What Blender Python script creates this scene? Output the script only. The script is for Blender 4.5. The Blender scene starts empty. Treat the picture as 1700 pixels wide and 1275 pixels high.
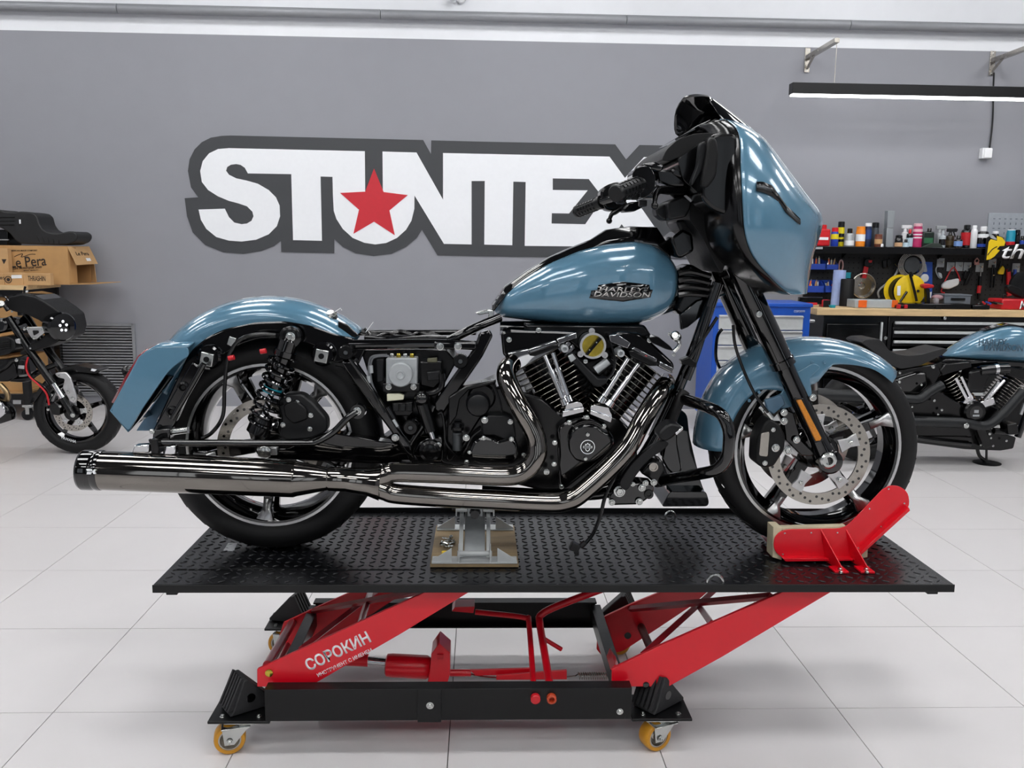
import bpy, bmesh, math, random
from math import sin, cos, pi, radians, sqrt, atan2
from mathutils import Vector, Matrix
random.seed(7)
SC = bpy.context.scene
COL = SC.collection

# ---------------------------------------------------------------- camera
F_PX, YAW, PIT, ROL, CAM_H = 1466.7, .03615, .14942, .01293, 1.3963
_f = Vector((sin(YAW)*cos(PIT), cos(YAW)*cos(PIT), -sin(PIT)))
_r = Vector((cos(YAW), -sin(YAW), 0))
_u = _r.cross(_f)
RT = cos(ROL)*_r + sin(ROL)*_u
UP = -sin(ROL)*_r + cos(ROL)*_u
CAM = Vector((0, 0, CAM_H))
cd = bpy.data.cameras.new('camera')
cd.sensor_width = 36; cd.lens = F_PX/1700*36; cd.clip_start = .05; cd.clip_end = 100
cam = bpy.data.objects.new('camera', cd); COL.objects.link(cam)
mw = Matrix((RT, UP, -_f)).transposed().to_4x4(); mw.translation = CAM
cam.matrix_world = mw
SC.camera = cam

# ---------------------------------------------------------------- world, exposure
w = bpy.data.worlds.new('world'); SC.world = w; w.use_nodes = True
w.node_tree.nodes['Background'].inputs[0].default_value = (.85, .92, 1, 1)
w.node_tree.nodes['Background'].inputs[1].default_value = 1.0
SC.view_settings.view_transform = 'Standard'; SC.view_settings.look = 'None'
SC.view_settings.gamma = 1; SC.view_settings.use_curve_mapping = False
SC.view_settings.exposure = 0.0
LAMP_STRENGTH = 16.5

# ---------------------------------------------------------------- pixel -> place
def W(p, Y):                                    # pixel on the upright plane y = Y
    d = (p[0]-850)/F_PX*RT - (p[1]-637.5)/F_PX*UP + _f
    return CAM + d*(Y/d.y)
def G(p, Z):                                    # pixel on the level plane z = Z
    d = (p[0]-850)/F_PX*RT - (p[1]-637.5)/F_PX*UP + _f
    return CAM + d*((Z-CAM_H)/d.z)
def zm(ox, oy, s):
    def f(*pts):
        return [(ox+x/s, oy+y/s) for x, y in pts]
    return f
zA = zm(290, 200, 3.3333); zB = zm(780, 210, 4.7222); zFair = zm(1040, 140, 3.5417); zBar = zm(900, 140, 4.5533)
zTank = zm(780, 360, 4.25); zEng = zm(820, 520, 3.985); zRear = zm(120, 470, 2.834); zMid = zm(560, 500, 3.985)
zFront = zm(1120, 520, 3.0357); zMuf = zm(120, 700, 3.8636); zPipe = zm(560, 680, 3.8636); zPed = zm(900, 640, 3.9833)
zLL = zm(240, 940, 3.0357); zLR = zm(720, 940, 3.0357); zShelf = zm(1320, 330, 4.4737); zHD = zm(1320, 500, 4.25)
zYam = zm(0, 470, 4.396); zBox = zm(0, 340, 7.97); zLamp = zm(1300, 40, 4.25); zVent = zm(0, 330, 2.897)

# ---------------------------------------------------------------- materials (all procedural)
def lin(h):
    h = h.lstrip('#'); o = []
    for i in (0, 2, 4):
        c = int(h[i:i+2], 16)/255
        o.append(c/12.92 if c <= .04045 else ((c+.055)/1.055)**2.4)
    return o
MATS = {}
def mat(name, col, rough=.5, metal=0, coat=0, var=.06, scale=30, bump=0, emit=0, alpha=1, trans=0, rvar=.15, spec=.5, stretch=None):
    if name in MATS: return MATS[name]
    m = bpy.data.materials.new(name); m.use_nodes = True; nt = m.node_tree; N = nt.nodes; L = nt.links
    b = N['Principled BSDF']; c = lin(col)
    tc = N.new('ShaderNodeTexCoord'); nz = N.new('ShaderNodeTexNoise')
    nz.inputs['Scale'].default_value = scale; nz.inputs['Detail'].default_value = 4
    if stretch:
        mp = N.new('ShaderNodeMapping'); mp.inputs['Scale'].default_value = stretch
        L.new(tc.outputs['Object'], mp.inputs[0]); L.new(mp.outputs[0], nz.inputs['Vector'])
    else:
        L.new(tc.outputs['Object'], nz.inputs['Vector'])
    rp = N.new('ShaderNodeValToRGB')
    rp.color_ramp.elements[0].position = .3; rp.color_ramp.elements[1].position = .7
    rp.color_ramp.elements[0].color = [max(0, v*(1-var)) for v in c]+[1]
    rp.color_ramp.elements[1].color = [min(1, v*(1+var)) for v in c]+[1]
    L.new(nz.outputs['Fac'], rp.inputs[0]); L.new(rp.outputs[0], b.inputs['Base Color'])
    mr = N.new('ShaderNodeMapRange')
    mr.inputs['To Min'].default_value = max(.01, rough*(1-rvar)); mr.inputs['To Max'].default_value = min(1, rough*(1+rvar))
    L.new(nz.outputs['Fac'], mr.inputs[0]); L.new(mr.outputs[0], b.inputs['Roughness'])
    b.inputs['Metallic'].default_value = metal
    b.inputs['Coat Weight'].default_value = coat; b.inputs['Coat Roughness'].default_value = .03
    b.inputs['Specular IOR Level'].default_value = spec
    if trans: b.inputs['Transmission Weight'].default_value = trans
    if alpha < 1: b.inputs['Alpha'].default_value = alpha
    if emit:
        b.inputs['Emission Color'].default_value = c+[1]; b.inputs['Emission Strength'].default_value = emit
    if bump:
        bp = N.new('ShaderNodeBump'); bp.inputs['Strength'].default_value = bump; bp.inputs['Distance'].default_value = .002
        L.new(nz.outputs['Fac'], bp.inputs['Height']); L.new(bp.outputs[0], b.inputs['Normal'])
    MATS[name] = m
    return m
BLUE = mat('blue_grey_paint', '#557f97', .22, .1, 1, .02, 60, rvar=.05)
GBLK = mat('gloss_black', '#040405', .06, 0, .6, .1, 20)
BLK = mat('satin_black', '#050506', .2, 0, .1, .1, 40, spec=.4)
MBLK = mat('matte_black', '#0b0b0c', .48, 0, 0, .12, 60, spec=.3)
PLAST = mat('dark_plastic', '#0d0e10', .36, 0, 0, .1, 80, spec=.35)
RUB = mat('tyre_rubber', '#0e0e0f', .6, 0, 0, .15, 60, bump=.15, spec=.35)
CHR = mat('chrome', '#dcdcde', .07, 1, 0, .02, 20)
DCHR = mat('black_nickel', '#7f7b76', .05, 1, 0, .05, 8)
STEEL = mat('brushed_steel', '#b3aea6', .26, 1, 0, .08, 60, bump=.05)
ALU = mat('machined_aluminium', '#cfcfcf', .34, 1, 0, .05, 80)
ZINC = mat('zinc_bolt', '#c9cbc8', .22, 1, 0, .06, 50)
RED = mat('red_paint', '#d90a20', .3, 0, .15, .02, 12)
DRED = mat('red_lens', '#7a0a16', .15, 0, 1, .05, 30)
AMB = mat('amber_reflector', '#c47a12', .25, 0, .6, .15, 300)
BRASS = mat('brass_plate', '#c9b34a', .25, 1, 0, .12, 60)
GREY = mat('grey_casting', '#a9adaf', .45, .3, 0, .05, 60)
LGREY = mat('light_grey_paint', '#c3c6c6', .4, .1, 0, .05, 30)
CREAM = mat('cream_plastic', '#d9d8be', .45)
WHITE = mat('white_plastic', '#e9eaec', .4, var=.02)
WPRT = mat('white_print', '#f0f2f4', .5, var=.02)
DPRT = mat('dark_print', '#2b2420', .7, var=.1)
CARD = mat('cardboard', '#b98f5c', .8, var=.07, scale=12, bump=.05)
CARDL = mat('light_cardboard', '#c49c6c', .8, var=.06, scale=12)
PLY = mat('plywood', '#8f7a5a', .7, var=.15, scale=14, stretch=(1, 6, 6))
WOOD = mat('bench_wood', '#d8b98a', .5, var=.12, scale=10, stretch=(.6, 6, 6))
BLUEP = mat('blue_plastic', '#2346a8', .4, var=.06)
BLUEC = mat('blue_cabinet_paint', '#1450b4', .35, var=.04)
YEL = mat('yellow_plastic', '#e8c511', .4, var=.05)
ORG = mat('orange_plastic', '#e8661a', .4, var=.05)
REDP = mat('red_plastic', '#c01722', .4, var=.08)
PU = mat('amber_polyurethane', '#c58a1e', .4, var=.08, scale=20)
CLEAR = mat('clear_plastic', '#aab2b7', .25, var=.04)
TEAL = mat('teal_print', '#1c9cb0', .4)

# ---------------------------------------------------------------- mesh helpers
class MB:
    def __init__(s): s.v = []; s.f = []
    def add(s, vs, fs):
        o = len(s.v); s.v += [Vector(v) for v in vs]; s.f += [[i+o for i in f] for f in fs]; return s
    def box(s, c, d, rot=None):
        c = Vector(c); vs = []
        for x in (-.5, .5):
            for y in (-.5, .5):
                for z in (-.5, .5):
                    q = Vector((x*d[0], y*d[1], z*d[2]))
                    vs.append(c+(rot @ q if rot else q))
        return s.add(vs, [(0, 1, 3, 2), (4, 6, 7, 5), (0, 4, 5, 1), (2, 3, 7, 6), (0, 2, 6, 4), (1, 5, 7, 3)])
    def prism(s, poly, vec):
        n = len(poly); vec = Vector(vec); a = [Vector(p) for p in poly]
        return s.add(a+[p+vec for p in a], [list(range(n)), list(range(2*n-1, n-1, -1))]+[(i, i+n, (i+1) % n+n, (i+1) % n) for i in range(n)])
    def pp(s, px, Y0, Y1):                       # outline in the plane Y0, extruded back to Y1
        return s.prism([W(p, Y0) for p in px], (0, Y1-Y0, 0))
    def tube(s, pts, r, n=12, smooth=0, closed=False, caps=True):
        pts = [Vector(p) for p in pts]
        rs = list(r) if isinstance(r, (list, tuple)) else [r]*len(pts)
        if smooth:
            P = []; Rr = []; m = len(pts)
            rng = m if closed else m-1
            for i in range(rng):
                if closed: p0, p1, p2, p3 = pts[i-1], pts[i], pts[(i+1) % m], pts[(i+2) % m]
                else: p0 = pts[max(i-1, 0)]; p1 = pts[i]; p2 = pts[i+1]; p3 = pts[min(i+2, m-1)]
                for k in range(smooth):
                    t = k/smooth
                    P.append(.5*((2*p1)+(p2-p0)*t+(2*p0-5*p1+4*p2-p3)*t*t+(3*p1-p0-3*p2+p3)*t**3))
                    Rr.append(rs[i]*(1-t)+rs[(i+1) % m]*t)
            if not closed: P.append(pts[-1]); Rr.append(rs[-1])
            pts, rs = P, Rr
        m = len(pts); ref = None; vs = []
        for i in range(m):
            a = pts[i-1] if (i > 0 or closed) else pts[i]
            b = pts[(i+1) % m] if (i < m-1 or closed) else pts[i]
            t = (b-a).normalized()
            if ref is None: ref = Vector((0, 0, 1)) if abs(t.z) < .9 else Vector((1, 0, 0))
            ref = (ref - t*ref.dot(t)).normalized(); bi = t.cross(ref)
            for k in range(n):
                an = 2*pi*k/n; vs.append(pts[i]+rs[i]*(cos(an)*ref+sin(an)*bi))
        fs = []
        for i in range(m if closed else m-1):
            j = (i+1) % m
            for k in range(n):
                fs.append((i*n+k, i*n+(k+1) % n, j*n+(k+1) % n, j*n+k))
        if caps and not closed: fs += [list(range(n-1, -1, -1)), [(m-1)*n+k for k in range(n)]]
        return s.add(vs, fs)
    def lathe(s, p, ax, prof, n=24, closed=False):   # profile (t along axis, radius)
        p = Vector(p); ax = Vector(ax).normalized()
        ref = Vector((0, 0, 1)) if abs(ax.z) < .9 else Vector((1, 0, 0))
        ref = (ref-ax*ref.dot(ax)).normalized(); bi = ax.cross(ref); vs = []
        for t, r in prof:
            for k in range(n):
                an = 2*pi*k/n; vs.append(p+ax*t+r*(cos(an)*ref+sin(an)*bi))
        m = len(prof); fs = []
        for i in range(m if closed else m-1):
            j = (i+1) % m
            for k in range(n): fs.append((i*n+k, i*n+(k+1) % n, j*n+(k+1) % n, j*n+k))
        if not closed: fs += [list(range(n-1, -1, -1)), [(m-1)*n+k for k in range(n)]]
        return s.add(vs, fs)
    def grid(s, rows, closed=False):
        n = len(rows[0]); vs = [p for r in rows for p in r]; fs = []
        for i in range(len(rows)-1):
            for k in range(n if closed else n-1):
                fs.append((i*n+k, i*n+(k+1) % n, (i+1)*n+(k+1) % n, (i+1)*n+k))
        return s.add(vs, fs)
    def ball(s, c, r, n=12, m=8):
        c = Vector(c); r = (r, r, r) if not isinstance(r, (tuple, list)) else r
        rows = []
        for i in range(m+1):
            a = -pi/2+pi*i/m; q = max(cos(a), .01)
            rows.append([c+Vector((r[0]*q*cos(2*pi*k/n), r[1]*q*sin(2*pi*k/n), r[2]*sin(a))) for k in range(n)])
        return s.grid(rows, True)

def arc(px, n=4, rad=6):                          # round the corners of a pixel outline
    out = []; m = len(px)
    for i in range(m):
        a, b, c = Vector(px[i-1]), Vector(px[i]), Vector(px[(i+1) % m])
        d1 = (a-b); d2 = (c-b); r1 = min(rad, d1.length*.45); r2 = min(rad, d2.length*.45)
        s, e = b+d1.normalized()*r1, b+d2.normalized()*r2
        for k in range(n+1):
            t = k/n; out.append(tuple((1-t)**2*s+2*t*(1-t)*b+t*t*e))
    return out

def finish(o, parent=None):
    COL.objects.link(o)
    if parent is not None:
        o.parent = parent
        if parent.type == 'EMPTY': o.matrix_parent_inverse = Matrix.Translation(-parent.location)
    return o
def obj(name, mb, m, parent=None, ang=35, bev=0, sub=0, solid=0, kind=None, label=None, seg=2, recalc=True):
    me = bpy.data.meshes.new(name); me.from_pydata(mb.v, [], mb.f)
    if recalc:
        b = bmesh.new(); b.from_mesh(me); bmesh.ops.recalc_face_normals(b, faces=b.faces); b.to_mesh(me); b.free()
    for p in me.polygons: p.use_smooth = True
    me.set_sharp_from_angle(angle=radians(ang))
    me.materials.append(m)
    o = bpy.data.objects.new(name, me); finish(o, parent)
    if solid:
        q = o.modifiers.new('solid', 'SOLIDIFY'); q.thickness = solid; q.offset = 0
    if bev:
        q = o.modifiers.new('bevel', 'BEVEL'); q.width = bev; q.segments = seg; q.limit_method = 'ANGLE'; q.angle_limit = radians(40)
        q.harden_normals = False
    if sub:
        q = o.modifiers.new('sub', 'SUBSURF'); q.levels = sub; q.render_levels = sub
    if kind: o['kind'] = kind
    if label: o['label'] = label
    return o
def tag(o, label, cat=None, group=None, kind=None):
    o['label'] = label
    if cat: o['category'] = cat
    if group: o['group'] = group
    if kind: o['kind'] = kind
    return o
def thing(name, label, cat, loc, group=None):
    o = bpy.data.objects.new(name, None); COL.objects.link(o); o.location = loc
    o.empty_display_size = .05
    return tag(o, label, cat, group)
def P(name, m, parent, px, Y0, Y1, bev=.003, rad=0, ang=35, **k):   # a prism part from a pixel outline
    if rad: px = arc(px, 4, rad)
    return obj(name, MB().pp(px, Y0, Y1), m, parent, bev=bev, ang=ang, **k)
def T(name, m, parent, pts, r, Y=None, smooth=6, n=12, **k):     # a tube part; pts are world points or pixels (+Y)
    q = []
    for p in pts:
        if len(p) == 3 and not isinstance(p, Vector): q.append(W(p[:2], p[2]))
        elif len(p) == 2: q.append(W(p, Y))
        else: q.append(p)
    return obj(name, MB().tube(q, r, n, smooth), m, parent, **k)
_bolt = {}
def bolt(parent, p, r=.008, m=None, name='bolt', ax=(0, -1, 0), kind='hex'):
    key = (kind, (m or ZINC).name)
    if key not in _bolt:
        b = MB()
        if kind == 'hex':
            b.lathe((0, 0, 0), (0, 0, 1), [(0, 1.25), (.25, 1.25), (.3, 1.0)], 16)
            b.lathe((0, 0, .25), (0, 0, 1), [(0, .95), (.6, .95), (.72, .8), (.72, .45), (.5, .4)], 6)
        else:
            b.lathe((0, 0, 0), (0, 0, 1), [(0, 1.1), (.5, 1.1), (.7, .95), (.75, .5), (.4, .45)], 16)
        me = bpy.data.meshes.new('bolt'); me.from_pydata(b.v, [], b.f)
        for q in me.polygons: q.use_smooth = True
        me.set_sharp_from_angle(angle=radians(35)); me.materials.append(m or ZINC); _bolt[key] = me
    o = bpy.data.objects.new(name, _bolt[key]); finish(o, parent)
    o.location = p; r *= .76; o.scale = (r, r, r)
    o.rotation_euler = Vector(ax).to_track_quat('Z', 'Y').to_euler()
    return o
def bpx(parent, px, Y, r=.008, **k): return bolt(parent, W(px, Y), r, **k)
def text(name, s, m, parent, p, size, depth=.001, rotz=0, tilt=0, shear=0, fx=1, align='CENTER', normal='-Y', fit=None, bold=.008):
    cu = bpy.data.curves.new(name, 'FONT'); cu.body = s; cu.size = 1; cu.extrude = 0; cu.align_x = align; cu.align_y = 'CENTER'; cu.shear = shear; cu.offset = bold
    to = bpy.data.objects.new(name, cu); COL.objects.link(to)
    bpy.context.view_layer.update()
    dg = bpy.context.evaluated_depsgraph_get()
    me = bpy.data.meshes.new_from_object(to.evaluated_get(dg))
    bpy.data.objects.remove(to)
    xs = [v.co.x for v in me.vertices]; wd = max(xs)-min(xs); cx = (max(xs)+min(xs))/2
    ys = [v.co.y for v in me.vertices]; cyy = (max(ys)+min(ys))/2; hg = max(ys)-min(ys)
    for v in me.vertices:
        x = (v.co.x-(cx if align == 'CENTER' else 0)); y = v.co.y-cyy
        if fit: x, y = x/wd*fit[0], y/hg*fit[1]
        else: x, y = x*size*fx, y*size
        x, y = x*cos(tilt)-y*sin(tilt), x*sin(tilt)+y*cos(tilt)
        v.co = Vector((x, 0, y)) if normal == '-Y' else Vector((x, y, 0))
    b = bmesh.new(); b.from_mesh(me)
    r = bmesh.ops.extrude_face_region(b, geom=b.faces[:])
    dv = Vector((0, -depth, 0)) if normal == '-Y' else Vector((0, 0, depth))
    for e in r['geom']:
        if isinstance(e, bmesh.types.BMVert): e.co += dv
    bmesh.ops.recalc_face_normals(b, faces=b.faces); b.to_mesh(me); b.free()
    me.materials.clear(); me.materials.append(m)
    o = bpy.data.objects.new(name, me); finish(o, parent)
    p = Vector(p)
    M = Matrix.Rotation(rotz, 4, 'Z')
    for v in me.vertices: v.co = (M @ v.co)+p
    return o
def interp(tab, x):
    if x <= tab[0][0]: return tab[0][1]
    for (a, b), (c, d) in zip(tab, tab[1:]):
        if x <= c: return b+(d-b)*(x-a)/(c-a)
    return tab[-1][1]
# ================================================================ THE ROOM
WY = 7.82                                        # back wall
XL, XR, YB, ZC = -5.6, 7.4, -4.6, 4.3
WALLM = mat('grey_wall_paint', '#8f9096', .75, var=.02, scale=6, bump=.02)
WALLW = mat('white_wall_paint', '#e4e6ea', .75, var=.015, scale=6)
TILE = mat('floor_tile', '#d5d2d2', .3, var=.012, scale=5, rvar=.06)
_nt = TILE.node_tree; _g = _nt.nodes.new('ShaderNodeNewGeometry')
for _n in _nt.nodes:
    if _n.type == 'TEX_NOISE': _nt.links.new(_g.outputs['Position'], _n.inputs['Vector'])
GROUT = mat('tile_grout', '#6e6c6a', .9)
CEIL = mat('ceiling_paint', '#4a4c50', .8, var=.02)
DUCT = mat('duct_grey', '#8b8d91', .5, .2, var=.03)
def struct(name, mb, m, **k):
    o = obj(name, mb, m, **k); o['kind'] = 'structure'; return o
fl = struct('floor', MB().box(((XL+XR)/2, (YB+WY)/2, -.06), (XR-XL+.4, WY-YB+.4, .1)), GROUT)
tm = MB()
tb = MB().box((0, 0, -.006), (.5972, .5972, .012))
me = bpy.data.meshes.new('floor_tile'); me.from_pydata(tb.v, [], tb.f); me.materials.append(TILE)
OX, OY = -1.2826, 2.5366
far = MB()
for i in range(-8, 15):
    for j in range(-12, 9):
        x, y = OX+(i+.5)*.6, OY+(j+.5)*.6
        if x < XL-.3 or x > XR+.3 or y < YB-.3 or y > WY+.25: continue
        px = 797+F_PX*x/max(y, .1)
        if y > 1.8 and -200 < px < 1900:
            o = bpy.data.objects.new('floor_tile', me); COL.objects.link(o); o.parent = fl; o.location = (x, y, 0)
        else: far.box((x, y, -.006), (.5972, .5972, .012))
o = obj('floor_tile_field', far, TILE, fl); o['kind'] = 'stuff'
ZG = W((850, 68), WY).z                          # where the grey paint ends
wl = struct('wall_back', MB().box(((XL+XR)/2, WY+.1, ZG/2), (XR-XL, .2, ZG)), WALLM)
obj('white_band', MB().box(((XL+XR)/2, WY+.1, (ZG+ZC)/2), (XR-XL, .2, ZC-ZG)), WALLW, wl)
struct('wall_left', MB().box((XL-.1, (YB+WY)/2, ZC/2), (.2, WY-YB, ZC)), WALLM)
struct('wall_right', MB().box((XR+.1, (YB+WY)/2, ZC/2), (.2, WY-YB, ZC)), WALLM)
struct('ceiling', MB().box(((XL+XR)/2, (YB+WY)/2, ZC+.1), (XR-XL+.4, WY-YB+.4, .2)), CEIL)
# wall behind the photographer with shop windows
wb = MB(); wins = [(-3.6, -2.2), (-.9, .5), (1.8, 3.2), (4.5, 5.9)]
xs = [XL]+[v for a in wins for v in a]+[XR]
for k in range(0, len(xs), 2): wb.box(((xs[k]+xs[k+1])/2, YB-.1, ZC/2), (xs[k+1]-xs[k], .2, ZC))
for a, b in wins:
    wb.box(((a+b)/2, YB-.1, .35), (b-a, .2, .7)); wb.box(((a+b)/2, YB-.1, (3.5+ZC)/2), (b-a, .2, ZC-3.5))
struct('wall_front', wb, mat('dark_wall_paint', '#3c3d41', .75, var=.02, scale=6))
for k, (a, b) in enumerate(wins):
    fr = MB()
    for x in (a, (a+b)/2, b): fr.box((x, YB-.05, 2.1), (.06, .06, 2.8))
    for z in (.7, 1.63, 2.56, 3.5): fr.box(((a+b)/2, YB-.05, z), (b-a, .06, .06))
    o = struct(f'window_{k+1}', fr, PLAST)
# round duct running along the wall near the ceiling
d0 = W((-60, 0), WY-.07); z0 = W((850, 29), WY-.07).z
dt = thing('ceiling_pipe', 'long grey round pipe running along the white band high on the wall', 'pipe', (0, WY-.07, z0))
xa = XL
for k, xb in enumerate((-3.0, -.85, 1.2, 3.1, 5.2, XR)):
    obj('pipe_section', MB().lathe((xa+.003, WY-.07, z0), (1, 0, 0), [(0, .040), (xb-xa-.006, .040)], 24), DUCT, dt, ang=50)
    xa = xb
sh = thing('sprinkler_head', 'small chrome sprinkler head above the grey pipe, cut by the top edge', 'sprinkler', W((755, 0), WY-.12))
obj('escutcheon', MB().lathe(W((765, -3), WY-.01), (0, -1, 0), [(0, .045), (.02, .04), (.03, .02)], 20), WHITE, sh)
obj('nozzle', MB().lathe(W((753, -3), WY-.05), (0, -1, 0), [(0, .035), (.03, .035), (.06, .02)], 16), CHR, sh)

# ceiling lamps: the room's light
LEDM = mat('led_diffuser', '#ffffff', .5, emit=LAMP_STRENGTH, var=0)
NTH = ['first', 'second', 'third', 'fourth', 'fifth']
for j in range(5):
    for i in range(5):
        x, y = -4.3+2.45*i, -3.2+2.35*j
        L = thing('ceiling_light', f'white barred ceiling light, {NTH[i]} from left wall, {NTH[j]} row from windows', 'light', (x, y, ZC), 'ceiling lights above the workshop')
        obj('housing', MB().box((x, y, ZC-.03), (1.3, .78, .05)), WHITE, L)
        bars = MB()
        for k in range(4): bars.box((x, y-.27+.18*k, ZC-.065), (1.2, .085, .02))
        obj('diffuser', bars, LEDM, L)

# ---------------------------------------------------------------- painted wall logo
sg = thing('wall_logo', 'big white block lettering with red star on a black outlined shape on the grey wall', 'sign', (-.6, WY, 1.3))
SB = mat('sign_black', '#3b3d40', .55, var=.04, scale=5); SW = mat('sign_white', '#eef0f3', .6, var=.01); SR = mat('sign_red', '#c4202e', .5, var=.03)
A = lambda *p: zA(*p)
bk = zA((55, 430), (130, 425), (90, 370), (73, 280), (82, 215), (110, 160), (150, 120), (200, 95), (260, 85), (310, 83), (1375, 108), (1418, 185), (1420, 110), (1700, 117)) \
   + zB((1140, 140), (1225, 258), (1330, 145), (1700, 152), (1745, 152), (1560, 560), (1780, 1045), (1640, 1040)) \
   + zB((300, 1021),) + zA((1455, 747), (1368, 605), (1340, 650), (1280, 700), (1200, 738), (1100, 750), (1000, 735), (930, 700), (883, 655), (883, 735), (590, 728), (588, 665), (550, 695), (480, 722), (380, 738), (270, 730), (170, 690), (100, 620), (68, 530))
P('backing', SB, sg, bk, WY-.006, WY+.002, 0)
wh = zA((300, 153), (240, 158), (190, 182), (155, 225), (141, 280), (150, 340), (185, 385), (240, 420), (300, 445), (350, 458), (400, 475), (430, 505), (436, 530), (425, 555), (400, 570), (370, 574), (330, 565), (300, 535), (277, 488), (132, 493), (145, 550), (175, 600), (230, 645), (300, 665), (370, 670), (450, 660), (520, 630), (565, 585), (583, 530), (580, 470), (560, 425), (520, 385), (460, 350), (400, 333), (340, 320), (300, 300), (284, 278), (290, 258), (310, 245), (340, 241), (365, 246), (388, 262), (405, 293), (645, 297), (655, 662), (815, 666), (807, 310), (873, 312), (876, 420), (880, 500), (895, 545), (930, 600), (985, 650), (1050, 677), (1110, 686), (1170, 678), (1230, 650), (1280, 605), (1310, 555), (1326, 490), (1327, 415), (1490, 683), (1643, 686), (1643, 335)) \
   + zB((117, 427), (113, 926), (333, 931), (341, 432), (438, 435), (430, 936), (1075, 942), (1190, 765), (1320, 945), (1562, 950), (1290, 560), (1530, 242), (1365, 240), (1216, 403), (1095, 236)) \
   + zA((1485, 180), (1485, 438), (1338, 177), (1150, 172), (1152, 400), (1054, 400), (1052, 170))
P('lettering', SW, sg, wh, WY-.009, WY-.0055, 0)
P('letter_gap', SB, sg, zB((650, 407), (932, 412), (1045, 560), (905, 766), (641, 760), (643, 680), (778, 682), (925, 500), (650, 497)), WY-.0105, WY-.0085, 0)
P('star', SR, sg, zA((1103, 266), (1156, 396), (1290, 413), (1188, 498), (1218, 635), (1103, 560), (989, 627), (1020, 494), (915, 401), (1054, 394)), WY-.013, WY-.0085, 0)

# ---------------------------------------------------------------- wall vent grille
vg = thing('wall_vent', 'grey louvred vent grille set low in the wall beside the box rack', 'vent', W((170, 590), WY))
VM = mat('vent_grey', '#8d8f93', .5, .2, var=.03)
a = W((92, 538), WY); b = W((222, 538), WY); zb = W((222, 655), WY).z
obj('vent_back', MB().box(((a.x+b.x)/2, WY-.002, (a.z+zb)/2), (b.x-a.x-.02, .006, a.z-zb-.02)), MBLK, vg)
fm = MB()
for c, d in ((((a.x+b.x)/2, WY-.012, a.z), (b.x-a.x, .03, .02)), (((a.x+b.x)/2, WY-.012, zb), (b.x-a.x, .03, .02)), ((b.x, WY-.012, (a.z+zb)/2), (.025, .03, a.z-zb+.02)), ((a.x, WY-.012, (a.z+zb)/2), (.025, .03, a.z-zb+.02))): fm.box(c, d)
obj('vent_frame', fm, VM, vg, bev=.002)
n = 24
for k in range(n):
    z = a.z-.025-(a.z-zb-.04)*k/(n-1)
    obj('slat', MB().box(((a.x+b.x)/2, WY-.015, z), (b.x-a.x-.03, .018, .011), Matrix.Rotation(radians(-30), 3, 'X')), VM, vg)

# ---------------------------------------------------------------- hanging linear lamp with its wall brackets
YL = WY-.62
lamp = thing('linear_lamp', 'black bar lamp with glowing white underside hanging from two wall brackets', 'lamp', W((1500, 150), YL))
p0 = W((1312, 157), YL); p1 = W((1760, 163), YL); z = p0.z
obj('housing', MB().box(((p0.x+p1.x)/2, YL, z+.045), (p1.x-p0.x, .09, .085)), PLAST, lamp, bev=.004)
LEDB = mat('lamp_tube', '#ffffff', .5, emit=9, var=0)
obj('diffuser', MB().box(((p0.x+p1.x)/2, YL, z-.004), (p1.x-p0.x-.02, .075, .012)), LEDB, lamp)
for q, ex in (((1340, 100), (1388, 71)), ((1647, 105), (1760, 62))):
    br = thing('wall_bracket', 'grey slotted steel arm ' + ('at left end of the bar lamp' if q[0] < 1500 else 'cut by the right edge, with the lamp cable'), 'bracket', W(q, WY))
    c = W(q, WY-.005)
    obj('wall_plate', MB().box((c.x, WY-.006, c.z), (.045, .012, .2)), STEEL, br, bev=.002)
    e = W(ex, YL); e.x = c.x if q[0] > 1500 else e.x; e.z = c.z+.02
    st = Vector((c.x, WY-.012, c.z+.02)); e = Vector((c.x+.0, YL-.03, c.z+.02))
    obj('arm', MB().box((st+e)/2, (.04, (st-e).length, .035)), STEEL, br, bev=.002)
    for k in range(9): obj('slot', MB().box((c.x, st.y+(e.y-st.y)*(k+.7)/9.5, c.z+.038), (.02, .035, .003)), MBLK, br)
    T('brace', STEEL, br, [Vector((c.x, WY-.015, c.z-.07)), Vector((c.x, WY-.17, c.z+.01))], .011, smooth=0, n=6)
    for dz in (.08, -.085): bolt(br, (c.x, WY-.012, c.z+dz), .008)
    wtop = Vector((c.x+.01, YL, c.z+.005))
    o = obj('hanging_wire', MB().tube([wtop, Vector((c.x+.01, YL, z+.085))], .003, 6), STEEL, lamp)
cb = W((1649, 121), WY-.02)
tag(obj('power_cable', MB().tube([Vector((cb.x, WY-.03, cb.z)), W((1649, 150), WY-.02), W((1648, 200), WY-.012), W((1643, 246), WY-.02)], .007, 8, 6), PLAST), 'thin black cable running down the wall to the white box', 'cable')
jb = thing('junction_box', 'small white square box on the grey wall under the cable', 'box', W((1637, 256), WY))
c = W((1636, 255), WY-.03)
obj('housing', MB().box((c.x, WY-.03, c.z), (.085, .06, .09)), WHITE, jb, bev=.005)
obj('cover', MB().box((c.x+.004, WY-.064, c.z), (.07, .01, .078)), WHITE, jb, bev=.003)
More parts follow.
